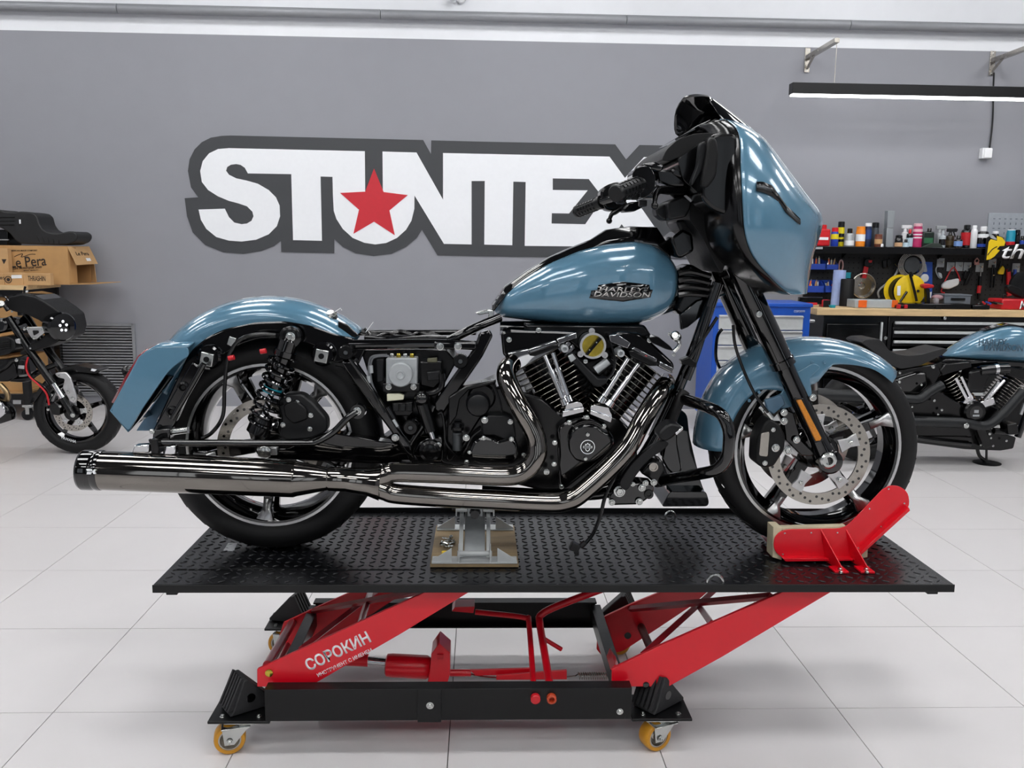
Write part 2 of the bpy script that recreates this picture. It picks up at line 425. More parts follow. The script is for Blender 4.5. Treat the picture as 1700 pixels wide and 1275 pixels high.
# ================================================================ MOTORCYCLE LIFT
ZP = .5                                          # platform surface
PY0, PY1 = 2.29, 2.96
PX0, PX1 = W((253, 971), PY0).x, W((1585, 967), PY0).x
LBLK = mat('lift_black_paint', '#08090a', .36, 0, 0, .12, 40, spec=.35)
TREAD = mat('tread_plate', '#141518', .26, .25, 0, .1, 30)
LIFT = thing('motorcycle_lift', 'black and red wheeled scissor lift table carrying the blue motorcycle', 'lift', (.2, 2.6, 0))
pl = obj('platform', MB().box(((PX0+PX1)/2, (PY0+PY1)/2, ZP-.004), (PX1-PX0-.004, PY1-PY0-.006, .008)), TREAD, LIFT)
tr = MB(); hx, hy = .0135, .0032
nx = int((PX1-PX0)/.030); ny = int((PY1-PY0)/.030)
for i in range(nx):
    for j in range(ny):
        x = PX0+.025+i*.030; y = PY0+.025+j*.030
        if y > PY1-.02: continue
        a = radians(40 if (i+j) % 2 else -40); c, s = cos(a), sin(a)
        q = [Vector((x+c*u-s*v, y+s*u+c*v, ZP-.001)) for u, v in ((-hx, 0), (0, -hy), (hx, 0), (0, hy))]
        t = [Vector((x+c*u-s*v, y+s*u+c*v, ZP+.0022)) for u, v in ((-hx*.6, 0), (0, -hy*.4), (hx*.6, 0), (0, hy*.4))]
        tr.add(q+t, [(4, 5, 6, 7), (0, 1, 5, 4), (1, 2, 6, 5), (2, 3, 7, 6), (3, 0, 4, 7)])
obj('tread_pattern', tr, TREAD, pl, kind='stuff', ang=60)
obj('platform_edge', MB().box(((PX0+PX1)/2, PY0-.001, ZP-.0105), (PX1-PX0, .004, .022)), LBLK, LIFT, bev=.001)
obj('platform_edge', MB().box(((PX0+PX1)/2, PY1+.001, ZP-.006), (PX1-PX0, .004, .045)), LBLK, LIFT, bev=.001)
for x in (PX0+.03, PX1-.06):
    obj('end_rail', MB().box((x+.012, (PY0+PY1)/2, ZP-.022), (.03, PY1-PY0-.04, .03)), LBLK, LIFT, bev=.002)
obj('ramp_seam', MB().box((PX0+.35, PY0+.115, ZP+.0008), (.66, .004, .002)), MBLK, LIFT)
obj('plate_slot', MB().prism([G(p, ZP+.0005) for p in ((371, 914), (379, 902), (394, 902), (388, 915))], (0, 0, .001)), WPRT, LIFT)
for p, Y, r in (((1187, 968), None, .022), ((1108, 852), PY1-.05, .018)):
    c = G(p, ZP); 
    if Y: c = Vector((c.x, Y, ZP))
    T('tie_ring', ZINC, LIFT, [c+Vector((r*cos(a), 0, r*sin(a)*1.1)) for a in [pi*k/10 for k in range(11)]], .004, smooth=0, n=8)
for px in ((1205, 970),):
    pass
# base frame
FY0 = 2.29; zt = W((700, 1143), FY0).z; zb = W((700, 1195), FY0).z
bx0, bx1 = W((440, 1170), FY0).x, W((1048, 1170), FY0).x
BY1 = 2.93
zt = max(zt, zb+.07)
def channel(y, s, x0, x1):
    m = MB(); h = zt-zb
    m.box(((x0+x1)/2, y, (zt+zb)/2), (x1-x0, .006, h)); m.box(((x0+x1)/2, y+s*.02, zt-.003), (x1-x0, .04, .006)); m.box(((x0+x1)/2, y+s*.02, zb+.003), (x1-x0, .04, .006))
    return m
obj('base_rail', channel(FY0, 1, bx0, bx1), LBLK, LIFT, bev=.001)
obj('base_rail', channel(BY1, -1, bx0+.02, bx1-.02), LBLK, LIFT, bev=.001)
for x in (bx0+.02, bx1-.02):
    obj('cross_member', MB().box((x, (FY0+BY1)/2, (zt+zb)/2), (.035, BY1-FY0-.01, .05)), LBLK, LIFT, bev=.002)
pc = W((713, 1170), FY0)
obj('rail_plate', MB().box((pc.x, FY0-.006, (zt+zb)/2), (.065, .008, zt-zb+.004)), LBLK, LIFT, bev=.001)
bpx(LIFT, (714, 1171), FY0-.011, .011); bpx(LIFT, (1029, 1181), FY0-.004, .010)
for p, m in (((888.6, 1157), REDP), ((915.3, 1157), mat('rusty_red', '#b5401e', .5))):
    q = W(p, FY0)
    obj('shaft_end', MB().lathe(q, (0, -1, 0), [(-.005, .0135), (.016, .0135), (.018, .011)] + ([] if m is REDP else [(.018, .008), (.004, .007)]), 20), m, LIFT)
# casters with their plates and the rubber wedges lying on them
CAST = []
cz = W((375, 1228), 2.31)
for nm, cx, cy, fz, side in (('near_left', W((398, 1196), 2.3).x, FY0+.067, 1, -1), ('near_right', W((1098, 1190), 2.3).x, FY0+.067, 1, 1), ('far_left', W((398, 1196), 2.3).x+.01, BY1+.03, 0, -1), ('far_right', W((1098, 1190), 2.3).x-.01, BY1+.03, 0, 1)):
    pw = .17
    xo = cx
    obj('caster_plate', MB().box((xo, cy, zb-.004), (pw, .14, .008)), LBLK, LIFT, bev=.002)
    R0 = (zb-.03)/2+.004
    zc = R0
    yaw = radians(14 if side < 0 else 24); rot = Matrix.Rotation(yaw if fz else -yaw, 3, 'Z')
    wx, wy = (xo-.035 if side < 0 else xo-.012), cy-.035
    ax = rot @ Vector((0, -1, 0))
    cc = Vector((wx, wy, zc))
    cs = obj('caster', MB().box((xo, cy-.02, zb-.011), (.085, .085, .006)).lathe((xo-.0, cy-.02, zb-.014), (0, 0, -1), [(0, .032), (.012, .03)], 20), ZINC, LIFT, bev=.001)
    fk = MB()
    for s in (-1, 1):
        o2 = rot @ Vector((0, s*.026, 0))
        pts = [rot @ Vector((x, 0, z)) for x, z in ((.055, zb-.026), (-.02, zb-.026), (-.014, zc-.012), (.012, zc-.012))]
        pts = [Vector((wx+p.x, wy+p.y, p.z))+o2 for p in pts]
        fk.prism(pts, ax*.003*s)
    fk.box((wx+.018, wy, zb-.027), (.078, .056, .004), rot)
    obj('fork', fk, ZINC, cs, bev=.001)
    obj('tread', MB().lathe(cc-ax*.021, ax, [(0, R0*.72), (0, R0*.93), (.006, R0), (.036, R0), (.042, R0*.93), (.042, R0*.72)], 36, True), PU, cs)
    obj('wheel_hub', MB().lathe(cc-ax*.019, ax, [(0, R0*.3), (0, R0*.73), (.038, R0*.73), (.038, R0*.62), (.024, R0*.5), (.03, R0*.3), (.036, R0*.25), (.036, .008)], 30), STEEL, cs)
    bolt(cs, cc+ax*.029, .009, ax=ax)
    for dx in (-.05, .05):
        bolt(LIFT, (xo+dx+ (.0), cy-.045, zb), .0085, ax=(0, 0, 1))
    CAST.append((xo, cy, zb))
lab = {0: 'black ribbed rubber wheel wedge on the near left corner of the lift base', 1: 'black ribbed rubber wheel wedge on the near right corner of the lift base', 2: 'rubber wheel wedge on the far left corner of the lift base', 3: 'rubber wheel wedge on the far right corner of the lift base'}
CHK = mat('wedge_rubber', '#1d1d1f', .65, var=.15, scale=50, bump=.2)
for k, (xo, cy, zz) in enumerate(CAST):
    w = thing('rubber_wedge', lab[k], 'wheel wedge', (xo, cy+.01, zz), 'rubber wheel wedges on the lift base')
    yw = {0: radians(35), 1: radians(40), 2: radians(165), 3: radians(160)}[k]
    rot = Matrix.Rotation(yw, 3, 'Z'); h = .095; hw = .04
    prof = [(-.06, 0), (-.05, .012), (-.035, .05), (-.018, h), (-.006, h), (.075, .008), (.075, 0)]
    def tp(x, y, z): return rot @ Vector((x, y, 0)) + Vector((xo, cy+.012, zz+.003+z))
    b = MB(); b.prism([tp(x, -hw, z) for x, z in prof], rot @ Vector((0, 2*hw, 0)))
    ob = obj('body', b, CHK, w, bev=.003)
    for q in range(5):
        y = -hw+.008+q*.016
        obj('rib', MB().prism([tp(x, y, z) for x, z in ((-.064, .01), (-.048, .014), (-.03, .055), (-.016, h+.001), (-.022, h+.004), (-.04, .06))], rot @ Vector((0, .009, 0))), CHK, w)
    pc = tp(.0, -hw, .04)
    ax = rot @ Vector((0, -1, 0))
    obj('hole', MB().lathe(pc-ax*.0, ax, [(-.003, .013), (.0008, .013)], 18), GBLK, ob)
# red scissor arms
def arm(px, Y, w=.012, lab=None):
    return P('scissor_arm', RED, LIFT, px, Y, Y+w, .0015, label=lab)
aY, bY = FY0+.05, BY1-.075
A1 = zLL((567, 520), (710, 455), (1020, 312), (1450, 113), (1665, 113), (1390, 280), (1310, 330), (830, 608), (567, 608))
A2 = [(1016, 1111), (1089, 1075), (1310, 978), (1388, 978), (1200, 1090), (1110, 1140), (1015, 1140)]
arm(A1, aY); arm(A2, aY)
B1 = zLL((700, 285), (850, 215), (1080, 113), (1340, 113), (1150, 240), (860, 395), (790, 420), (650, 470), (670, 380))
B2 = zLR((830, 270), (1000, 190), (1190, 113), (1400, 113), (1300, 200), (1120, 320), (960, 425), (850, 455), (822, 420))
arm(B1, bY); arm(B2, bY)
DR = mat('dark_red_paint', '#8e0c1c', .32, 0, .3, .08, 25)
def bar(name, a, Ya, b, Yb, r, m=RED, n=4, **k): return T(name, m, LIFT, [W(a, Ya), W(b, Yb)], r, smooth=0, n=n, **k)
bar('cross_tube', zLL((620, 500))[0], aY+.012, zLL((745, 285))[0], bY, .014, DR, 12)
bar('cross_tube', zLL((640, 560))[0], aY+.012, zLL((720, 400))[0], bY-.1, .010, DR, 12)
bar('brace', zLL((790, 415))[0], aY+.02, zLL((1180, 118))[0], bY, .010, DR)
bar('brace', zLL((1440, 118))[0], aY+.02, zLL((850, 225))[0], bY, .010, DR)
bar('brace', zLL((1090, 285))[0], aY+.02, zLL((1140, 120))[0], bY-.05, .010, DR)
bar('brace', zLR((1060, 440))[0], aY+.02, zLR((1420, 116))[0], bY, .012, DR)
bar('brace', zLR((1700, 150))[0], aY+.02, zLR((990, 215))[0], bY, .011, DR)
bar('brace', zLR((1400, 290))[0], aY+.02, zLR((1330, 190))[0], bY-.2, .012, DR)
bar('cross_tube', zLR((915, 520))[0], aY+.012, zLR((860, 350))[0], bY, .014, RED, 4)
bar('cross_tube', zLR((1150, 545))[0], aY+.01, zLR((1045, 305))[0], bY, .013, mat('rust_tube', '#4a2420', .5), 12)
for px, rr, m in ((zLL((628, 537))[0], .011, BRASS), (zLR((1070, 597))[0], .009, GBLK)):
    obj('pivot_pin', MB().lathe(W(px, aY), (0, -1, 0), [(-.002, rr), (.003, rr), (.004, rr*.8)], 20), m, LIFT)
obj('pivot_hole', MB().lathe(W(zLR((978, 350))[0], bY), (0, -1, 0), [(-.002, .012), (.0008, .012)], 20), GBLK, LIFT)
# lettering on the arm
t1 = W(zLL((972, 428))[0], aY-.0002)
ang = radians(26.5)
text('lettering', 'СОРОКИН', WPRT, LIFT, t1, .05, .0006, tilt=ang, fit=(.195, .036), bold=.025)
t2 = W(zLL((1008, 486))[0], aY-.0002)
text('lettering', 'ИНСТРУМЕНТ С ИМЕНЕМ', WPRT, LIFT, t2, .02, .0006, tilt=ang, fit=(.17, .0115), bold=.012)
# hydraulic cylinder, pedals, link bars, spring
cy = 2.60
c0, c1 = W((640, 1104), cy), W((714, 1108), cy)
obj('hydraulic_cylinder', MB().lathe(c0, c1-c0, [(0, .026), (.004, .034), (.02, .036), ((c1-c0).length-.01, .036), ((c1-c0).length, .03)], 28), RED, LIFT)
obj('piston_rod', MB().tube([W((600, 1096), cy), W((642, 1100), cy)], .014, 14), CHR, LIFT)
obj('rod_end', MB().tube([W((572, 1094), cy), W((611, 1096), cy)], .020, 14), RED, LIFT)
P('cylinder_bracket', RED, LIFT, [(716, 1086), (729, 1068), (747, 1084), (747, 1120), (741, 1140), (709, 1140), (714, 1110)], cy-.06, cy+.03, .002)
obj('bracket_nut', MB().box(W((731, 1090), cy-.063), (.018, .008, .014)), REDP, LIFT)
obj('link_bar', MB().tube([W((747, 1117), cy), W((782, 1117), cy)], .011, 10), RED, LIFT)
T('link_cable', ZINC, LIFT, [(760, 1115, cy), (775, 1119, cy), (800, 1124, cy), (825, 1126, cy)], .005, n=6)
P('link_bar', RED, LIFT, [(780, 1113), (880, 1110), (882, 1120), (790, 1122)], cy-.01, cy, .001)
P('link_bar', RED, LIFT, [(824, 1122), (941, 1113), (941, 1128), (824, 1129)], cy-.03, cy-.02, .001)
sp = []; s0, s1 = W((960, 1122), cy-.02), W((1012, 1122), cy-.02)
for k in range(14*10+1):
    t = k/140; a = t*14*2*pi; sp.append(s0.lerp(s1, t)+Vector((0, cos(a)*.010, sin(a)*.010)))
obj('return_spring', MB().tube([W((940, 1124), cy-.02), W((955, 1122), cy-.02)]+sp, .0022, 6), STEEL, LIFT)
T('release_pedal', RED, LIFT, [(789, 1016, 2.62), (840, 1021, 2.62), (874, 1026, 2.62), (878, 1034, 2.60), (886, 1140, FY0+.05)], .0085, n=10, smooth=3)
P('pedal_pad', RED, LIFT, [(750, 1015), (755, 1008), (788, 1007), (786, 1018)], 2.60, 2.66, .001)
T('lift_pedal', RED, LIFT, [(1010, 974, 2.62), (930, 1004, 2.62), (899, 1020, 2.62), (896, 1034, 2.60), (905, 1090, 2.46), (913, 1140, FY0+.05)], .0115, n=12, smooth=4)
T('pedal_stop', RED, LIFT, [(899, 1058, 2.535), (932, 1078, 2.54)], .007, n=8)
# red front wheel chock bolted to the platform
cY = 2.47
fp = arc(zFront((545, 1090), (860, 1085), (1065, 870), (1130, 868), (1180, 905), (1185, 985), (900, 1240), (560, 1245), (500, 1200), (500, 1130)), 4, 16)
ck = obj('wheel_chock', MB().pp(fp, cY, cY+.004), RED, LIFT, bev=.001)
obj('wheel_chock', MB().pp(fp, cY+.19, cY+.194), RED, LIFT, bev=.001)
for poly in (zFront((545, 1236), (560, 1252), (900, 1248), (900, 1238)), zFront((900, 1238), (905, 1252), (1187, 995), (1182, 980))):
    obj('chock_flange', MB().pp(poly, cY-.022, cY+.19), RED, ck, bev=.001)
for poly in (zFront((735, 1090), (745, 1090), (782, 1280), (700, 1275)), zFront((862, 1090), (872, 1090), (908, 1275), (840, 1275))):
    q = [W(poly[0], cY), W(poly[1], cY)]
    base = W(poly[2], cY); zz = ZP+.001
    b = MB(); x = q[0].x
    b.prism([Vector((x, cY, q[0].z)), Vector((x+.04, cY-.09, zz)), Vector((x+.02, cY, zz))], (.004, 0, 0))
    b.box((x+.03, cY-.075, zz+.003), (.04, .05, .006))
    obj('chock_leg', b, RED, ck, bev=.001)
    for d in (-.008, .0): bolt(ck, (x+.03+d, cY-.085+d*3, zz+.006), .0075, ax=(0, 0, 1))
for p in ((555, 1108), (688, 1106), (820, 1106), (1078, 885), (982, 985), (1157, 958), (1040, 1075), (925, 1183), (545, 1215), (690, 1228)):
    bolt(ck, W(zFront(p)[0], cY-.0005), .0032, kind='round', name='rivet')
wl2 = thing('wood_liner', 'pale wooden block lining the red front wheel chock', 'wood block', (W((1290, 925), cY).x, cY+.05, ZP))
b = MB().pp(zFront((497, 1078), (540, 1078), (540, 1245), (493, 1230)), cY+.006, cY+.06).pp(zFront((540, 1080), (865, 1072), (850, 1090), (540, 1094)), cY+.006, cY+.03).pp(zFront((905, 1215), (975, 1170), (972, 1230), (910, 1240)), cY+.02, cY+.06)
obj('block', b, mat('pale_wood', '#c9bda0', .7, var=.12, scale=20), wl2, bev=.001)

# ---------------------------------------------------------------- small jack on a plywood board
q = [G(p, ZP) for p in ((714, 943), (861, 943), (859, 878), (726, 878))]
yb0 = q[0].y; yb1 = q[3].y
board = obj('plywood_board', MB().prism([Vector((q[0].x, yb0, ZP+.002)), Vector((q[1].x, yb0, ZP+.002)), Vector((q[1].x, yb1, ZP+.002)), Vector((q[0].x, yb1, ZP+.002))], (0, 0, .010)), PLY, bev=.001)
tag(board, 'thin plywood board under the small grey jack on the lift table', 'board')
jx0, jx1 = q[0].x+.004, q[1].x-.004; jc = (jx0+jx1)/2; zj = ZP+.0125
jack = thing('scissor_jack', 'small grey steel scissor jack holding the motorcycle up from a plywood board', 'jack', (jc, (yb0+yb1)/2, zj))
for yy in (yb0+.006, yb1-.05):
    b = MB()
    b.box((jc, yy+.02, zj+.002), (jx1-jx0, .055, .004))
    for s in (-1, 1):
        xo = jc+s*.065; xe = jc+s*(jx1-jx0)/2
        b.prism([Vector((xo, yy, zj)), Vector((xe, yy, zj)), Vector((xe, yy, zj+.008)), Vector((xo, yy, zj+.045))], (0, .003, 0))
    b.box((jc-.045, yy+.02, zj+.022), (.004, .05, .042)); b.box((jc+.045, yy+.02, zj+.022), (.004, .05, .042))
    obj('foot', b, LGREY, jack, bev=.001)
ztop = W((790, 848), 2.47).z
yj = (yb0+yb1)/2
for s in (-1, 1):
    b = MB()
    b.prism([Vector((jc+s*.034, yb0+.02, zj+.012)), Vector((jc+s*.034, yb0+.045, zj+.012)), Vector((jc+s*.034, yj+.02, ztop-.02)), Vector((jc+s*.034, yj-.02, ztop-.035))], (s*.012, 0, 0))
    b.prism([Vector((jc+s*.026, yb1-.02, zj+.012)), Vector((jc+s*.026, yb1-.045, zj+.012)), Vector((jc+s*.026, yj-.02, ztop-.02)), Vector((jc+s*.026, yj+.02, ztop-.035))], (s*.004, 0, 0))
    obj('jack_arm', b, LGREY, jack, bev=.001)
obj('jack_web', MB().prism([Vector((jc-.03, yb0+.045, zj+.012)), Vector((jc+.03, yb0+.045, zj+.012)), Vector((jc+.03, yj+.01, ztop-.04)), Vector((jc-.03, yj+.01, ztop-.04))], (0, .003, 0)), GREY, jack)
obj('cross_pin', MB().tube([Vector((jc-.05, yb0+.03, zj+.02)), Vector((jc+.05, yb0+.03, zj+.02))], .008, 14), LGREY, jack)
b = MB().box((jc, yj, ztop-.004), (.115, .09, .006)).box((jc-.056, yj, ztop-.022), (.004, .09, .04)).box((jc+.056, yj, ztop-.022), (.004, .09, .04))
for s in (-1, 1): b.tube([Vector((jc+s*.055, yj-.03, ztop-.024)), Vector((jc+s*.024, yj-.03, ztop-.024))], .009, 14)
obj('saddle', b, LGREY, jack, bev=.001)
obj('screw_block', MB().box((jc, yj-.03, ztop-.026), (.045, .02, .036)), GREY, jack, bev=.002)
obj('drive_screw', MB().lathe((jc, yj-.035, ztop-.027), (0, -1, 0), [(0, .017), (.02, .017), (.022, .013), (.045, .013)], 8), BLK, jack)
for s in (-1, 1):
    obj('rubber_stop', MB().lathe((jc+s*.058, yj-.02, ztop-.025), (s, 0, 0), [(0, .008), (.012, .008)], 12), BLK, jack)
obj('rubber_pad', MB().box((jc, yj, ztop+.003), (.11, .085, .007)), BLK, jack, bev=.001)
c = G((747, 888), zj)
rnd = random.Random(3)
for k in range(9):
    cc = Vector((jc-.083+rnd.uniform(-.016, .016), yj-.015+rnd.uniform(-.03, .03), zj+.005+(.009 if k > 5 else 0)))
    a = rnd.uniform(0, 6.28); d = Vector((cos(a), sin(a), rnd.uniform(-.02, .02)))
    o = thing('loose_bolt', 'loose zinc bolt in the small heap beside the grey jack', 'bolt', cc-Vector((0, 0, .005)), 'loose bolts beside the jack')
    obj('shank', MB().tube([cc-d*.010, cc+d*.014], .0032, 8), ZINC, o)
    obj('head', MB().lathe(cc-d*.010, -d, [(0, .0062), (.005, .0062)], 6), ZINC, o)
yc = thing('yellow_plug', 'tiny bright yellow plastic plug on the plywood board', 'plug', Vector((jc-.088, yb0+.062, zj)))
p = yc.location
obj('body', MB().lathe(p, (0, 0, 1), [(0, .0075), (.012, .0075), (.013, .006)], 8), YEL, yc)
obj('rim', MB().lathe(p, (0, 0, 1), [(.012, .0085), (.015, .0085)], 8), YEL, yc)
# ================================================================ THE BLUE MOTORCYCLE ON THE LIFT
YC = 2.62
RWC = Vector((-.613, YC, .8245)); RR = .3225
FWC = Vector((1.017, YC, .8165)); FR = .3145
BIKE = thing('motorcycle', 'blue grey touring motorcycle without seat or bags standing on the lift table', 'motorcycle', (.2, YC, ZP+.002))
def wheel(root, c, R, wid, rim, base, nsp, name, disc_r=None, twod=True, spoke_face=ALU, rootname='wheel', detail=True, black_only=False):
    ax = Vector((0, -1, 0)); h = wid/2
    prof = [(-h*.80, rim*.97), (-h*.98, rim*1.04), (-h, rim+(R-rim)*.45), (-h*.86, rim+(R-rim)*.78), (-h*.5, R*.988), (0, R), (h*.5, R*.988), (h*.86, rim+(R-rim)*.78), (h, rim+(R-rim)*.45), (h*.98, rim*1.04), (h*.80, rim*.97)]
    ty = obj('tyre', MB().lathe(c, ax, prof+[(0, rim*.93)], 72, True), RUB, root, ang=50)
    if detail:
        gr = MB()
        for k in range(26):
            a0 = 2*pi*k/26
            for s in (-1, 1):
                pts = []
                for q in range(5):
                    t = q/4; yy = h*(.25+.58*t)*s; rr = interp([(0, R), (.5, R*.988), (.86, rim+(R-rim)*.78)], abs(yy)/h)+.0002
                    an = a0+t*.16
                    pts.append(c+Vector((cos(an)*rr, -yy, sin(an)*rr)))
                gr.tube(pts, .0016, 4)
        o = obj('tread_grooves', gr, GBLK, ty, kind='stuff')
    # rim barrel with a machined lip
    hb = h*.82
    rm = obj('rim', MB().lathe(c, ax, [(-hb, rim), (-hb, rim*.945), (-hb+.012, rim*.905), (-.02, rim*.83), (.02, rim*.83), (hb-.012, rim*.905), (hb-.001, rim*.925), (hb-.001, rim*.985), (.0, rim*.93)], 72, True), GBLK, root, ang=40)
    obj('rim_lip', MB().lathe(c, ax, [(hb-.004, rim*.948), (hb+.001, rim*.952), (hb+.001, rim*.995), (hb-.004, rim*.998)], 72, True), spoke_face if not black_only else BLK, rm, ang=40)
    for k in range(nsp):
        a = radians(base+360/nsp*k); u = Vector((cos(a), 0, sin(a))); v = Vector((-sin(a), 0, cos(a)))
        def sp(r, w_, y): return [c+u*(R*r)+v*(w_*s)+Vector((0, y, 0)) for s in (-1, 1)]
        r0, r1, r2 = .17, rim/R*.80, rim/R*.93
        yo = -hb*.55
        o1, o2, o3 = sp(r0, .020, yo+.01), sp(r1, .013, yo), sp(r2, .030, -hb*.93)
        b = MB()
        for (A_, B_) in ((o1, o2), (o2, o3)):
            b.add([A_[0], A_[1], B_[1], B_[0]]+[p+Vector((0, .022, 0)) for p in (A_[0], A_[1], B_[1], B_[0])], [(0, 1, 2, 3), (7, 6, 5, 4), (0, 4, 5, 1), (1, 5, 6, 2), (2, 6, 7, 3), (3, 7, 4, 0)])
        so = obj('spoke', b, GBLK, root, bev=.003)
        if not black_only:
            f = MB(); e = Vector((0, -.0015, 0))
            A_, B_, C_ = sp(r1*.86, .011, yo+.0), sp(r1, .0105, yo), sp(r2, .026, -hb*.93)
            f.grid([[A_[0]+e, A_[1]+e], [B_[0]+e, B_[1]+e], [C_[0]+e*1.5, C_[1]+e*1.5]])
            obj('machined_face', f, spoke_face, so, solid=.0015)
        if twod:
            o1, o2 = sp(r0, .014, hb*.5), sp(r2, .018, hb*.9)
            b = MB().add([o1[0], o1[1], o2[1], o2[0]]+[p-Vector((0, .02, 0)) for p in (o1[0], o1[1], o2[1], o2[0])], [(0, 1, 2, 3), (7, 6, 5, 4), (0, 4, 5, 1), (1, 5, 6, 2), (2, 6, 7, 3), (3, 7, 4, 0)])
            obj('spoke', b, GBLK, root, bev=.002)
    obj('hub', MB().lathe(c, ax, [(-h*.8, .03), (-h*.8, .045), (-h*.4, .062), (h*.4, .062), (h*.8, .045), (h*.8, .03)], 28), GBLK, root)
def disc(root, c, y, r1, r0, nb=5, base=0, arms=True, m=STEEL, name='brake_disc', holes=True, th=.005):
    cc = Vector((c.x, y, c.z)); ax = Vector((0, -1, 0))
    d = obj(name, MB().lathe(cc, ax, [(-th/2, r0), (-th/2, r1), (th/2, r1), (th/2, r0)], 60, True), m, root, ang=40)
    if holes:
        hm = MB()
        for k in range(48):
            a = 2*pi*k/48; r = r0+(r1-r0)*(.28+.22*(k % 3))
            hm.lathe(cc+Vector((cos(a)*r, -th/2, sin(a)*r)), ax, [(-.001, .0042), (.0004, .0042)], 10)
        obj('drill_holes', hm, GBLK, d, kind='stuff')
    if arms:
        for k in range(nb):
            a = radians(base+360/nb*k); u = Vector((cos(a), 0, sin(a))); v = Vector((-sin(a), 0, cos(a)))
            q = [cc+u*(r0*.55)+v*.02, cc+u*(r0*.8)+v*.014, cc+u*(r0*1.04)+v*.02, cc+u*(r0*1.04)-v*.02, cc+u*(r0*.8)-v*.014, cc+u*(r0*.55)-v*.02]
            obj('disc_arm', MB().prism([p+Vector((0, -.004, 0)) for p in q], (0, .008, 0)), ALU, d, bev=.001)
            bolt(d, cc+u*r0*.84+Vector((0, -.005, 0)), .0085)
    return d
# ---- wheels
wheel(BIKE, RWC, RR, .18, .247, 48, 5, 'rear_wheel')
wheel(BIKE, FWC, FR, .13, .258, 23, 5, 'front_wheel')
disc(BIKE, Vector((-.613, 0, .8245)), 2.525, .146, .112, 5, 20, arms=False)
dc = W((1359.6, 755), 2.535)
disc(BIKE, dc, 2.535, .153, .118, 5, 23)
disc(BIKE, FWC, 2.705, .153, .118, 5, 23, holes=False)
# axles
p = W((1374, 764), 2.475)
obj('axle_nut', MB().lathe(p, (0, -1, 0), [(0, .024), (.008, .024), (.012, .019), (.012, .012), (-.01, .011)], 26), ZINC, BIKE)
obj('axle', MB().tube([(p.x, 2.49, p.z), (p.x, 2.75, p.z)], .011, 14), STEEL, BIKE)
p = W((440, 750), 2.475)
obj('axle_nut', MB().lathe(p, (0, -1, 0), [(0, .021), (.012, .021), (.014, .017)], 6), ZINC, BIKE)
obj('axle', MB().tube([(p.x, 2.48, p.z), (p.x, 2.77, p.z)], .012, 14), STEEL, BIKE)
P('axle_block', ALU, BIKE, zMuf((1180, 175), (1310, 165), (1315, 215), (1200, 218)), 2.478, 2.50, .002)

# ---- fenders
def fender(name, c, th0, th1, rout, depth, hw, n=40, yc=YC, m=BLUE, parent=None):
    rows = []
    for i in range(n+1):
        t = i/n; th = radians(th0+(th1-th0)*t); R = rout(t); D = depth(t); u = Vector((cos(th), 0, sin(th)))
        row = []
        for k in range(17):
            s = -1+2*k/16
            if abs(s) <= .5:
                a = s/.5*pi/2*.9; y = hw*sin(a)/sin(pi/2*.9); r = R-(.055*(1-cos(a)))
            else:
                e = (abs(s)-.5)/.5; r0 = R-.055*(1-cos(pi/2*.9)); y = math.copysign(hw, s); r = r0-e*max(D-.05, .004)
            row.append(Vector((c.x, yc, c.z))+u*r+Vector((0, y, 0)))
        rows.append(row)
    return obj(name, MB().grid(rows), m, parent or BIKE, ang=50, solid=.003)
def rad_tab(c, pts, Y):                           # radius from wheel centre for an outline, against angle
    tab = []
    for p in pts:
        q = W(p, Y)-c; tab.append((math.degrees(atan2(q.z, q.x)) % 360, sqrt(q.x**2+q.z**2)))
    return sorted(tab)
def smo(tab, x): return sum(interp(tab, x+d) for d in range(-16, 17, 2))/17
RFo = rad_tab(RWC, [(253, 620), (262, 598), (278, 573), (300, 546), (330, 522), (380, 502), (430, 493), (470, 493), (520, 502), (560, 520), (602, 548)], YC)
fender('rear_fender', RWC, RFo[0][0], RFo[-1][0], lambda t: smo(RFo, RFo[0][0]+(RFo[-1][0]-RFo[0][0])*t), lambda t: .10, .112)
FFo = rad_tab(FWC, [(1157, 742), (1163, 700), (1182, 640), (1215, 600), (1265, 576), (1330, 563), (1390, 565), (1440, 580), (1487, 610)], YC-.03)
fa, fb = FFo[0][0], FFo[-1][0]
fender('front_fender', FWC, fa, fb, lambda t: smo(FFo, fa+(fb-fa)*t), lambda t: interp([(0, .02), (.12, .055), (.3, .075), (.38, .13), (.55, .16), (.68, .10), (.85, .085), (1, .075)], t), .088)
P('fender_mount', BLUE, BIKE, zFront((560, 330), (700, 250), (740, 270), (680, 330), (695, 410), (650, 440), (600, 470), (480, 500), (470, 440), (545, 400)), YC-.092, YC-.085, .002, rad=6)
for q in ((692, 247), (755, 247), (425, 398), (375, 440)):
    bolt(BIKE, W(zFront(q)[0], YC-.092), .006, BLUE, kind='round', name='rivet')
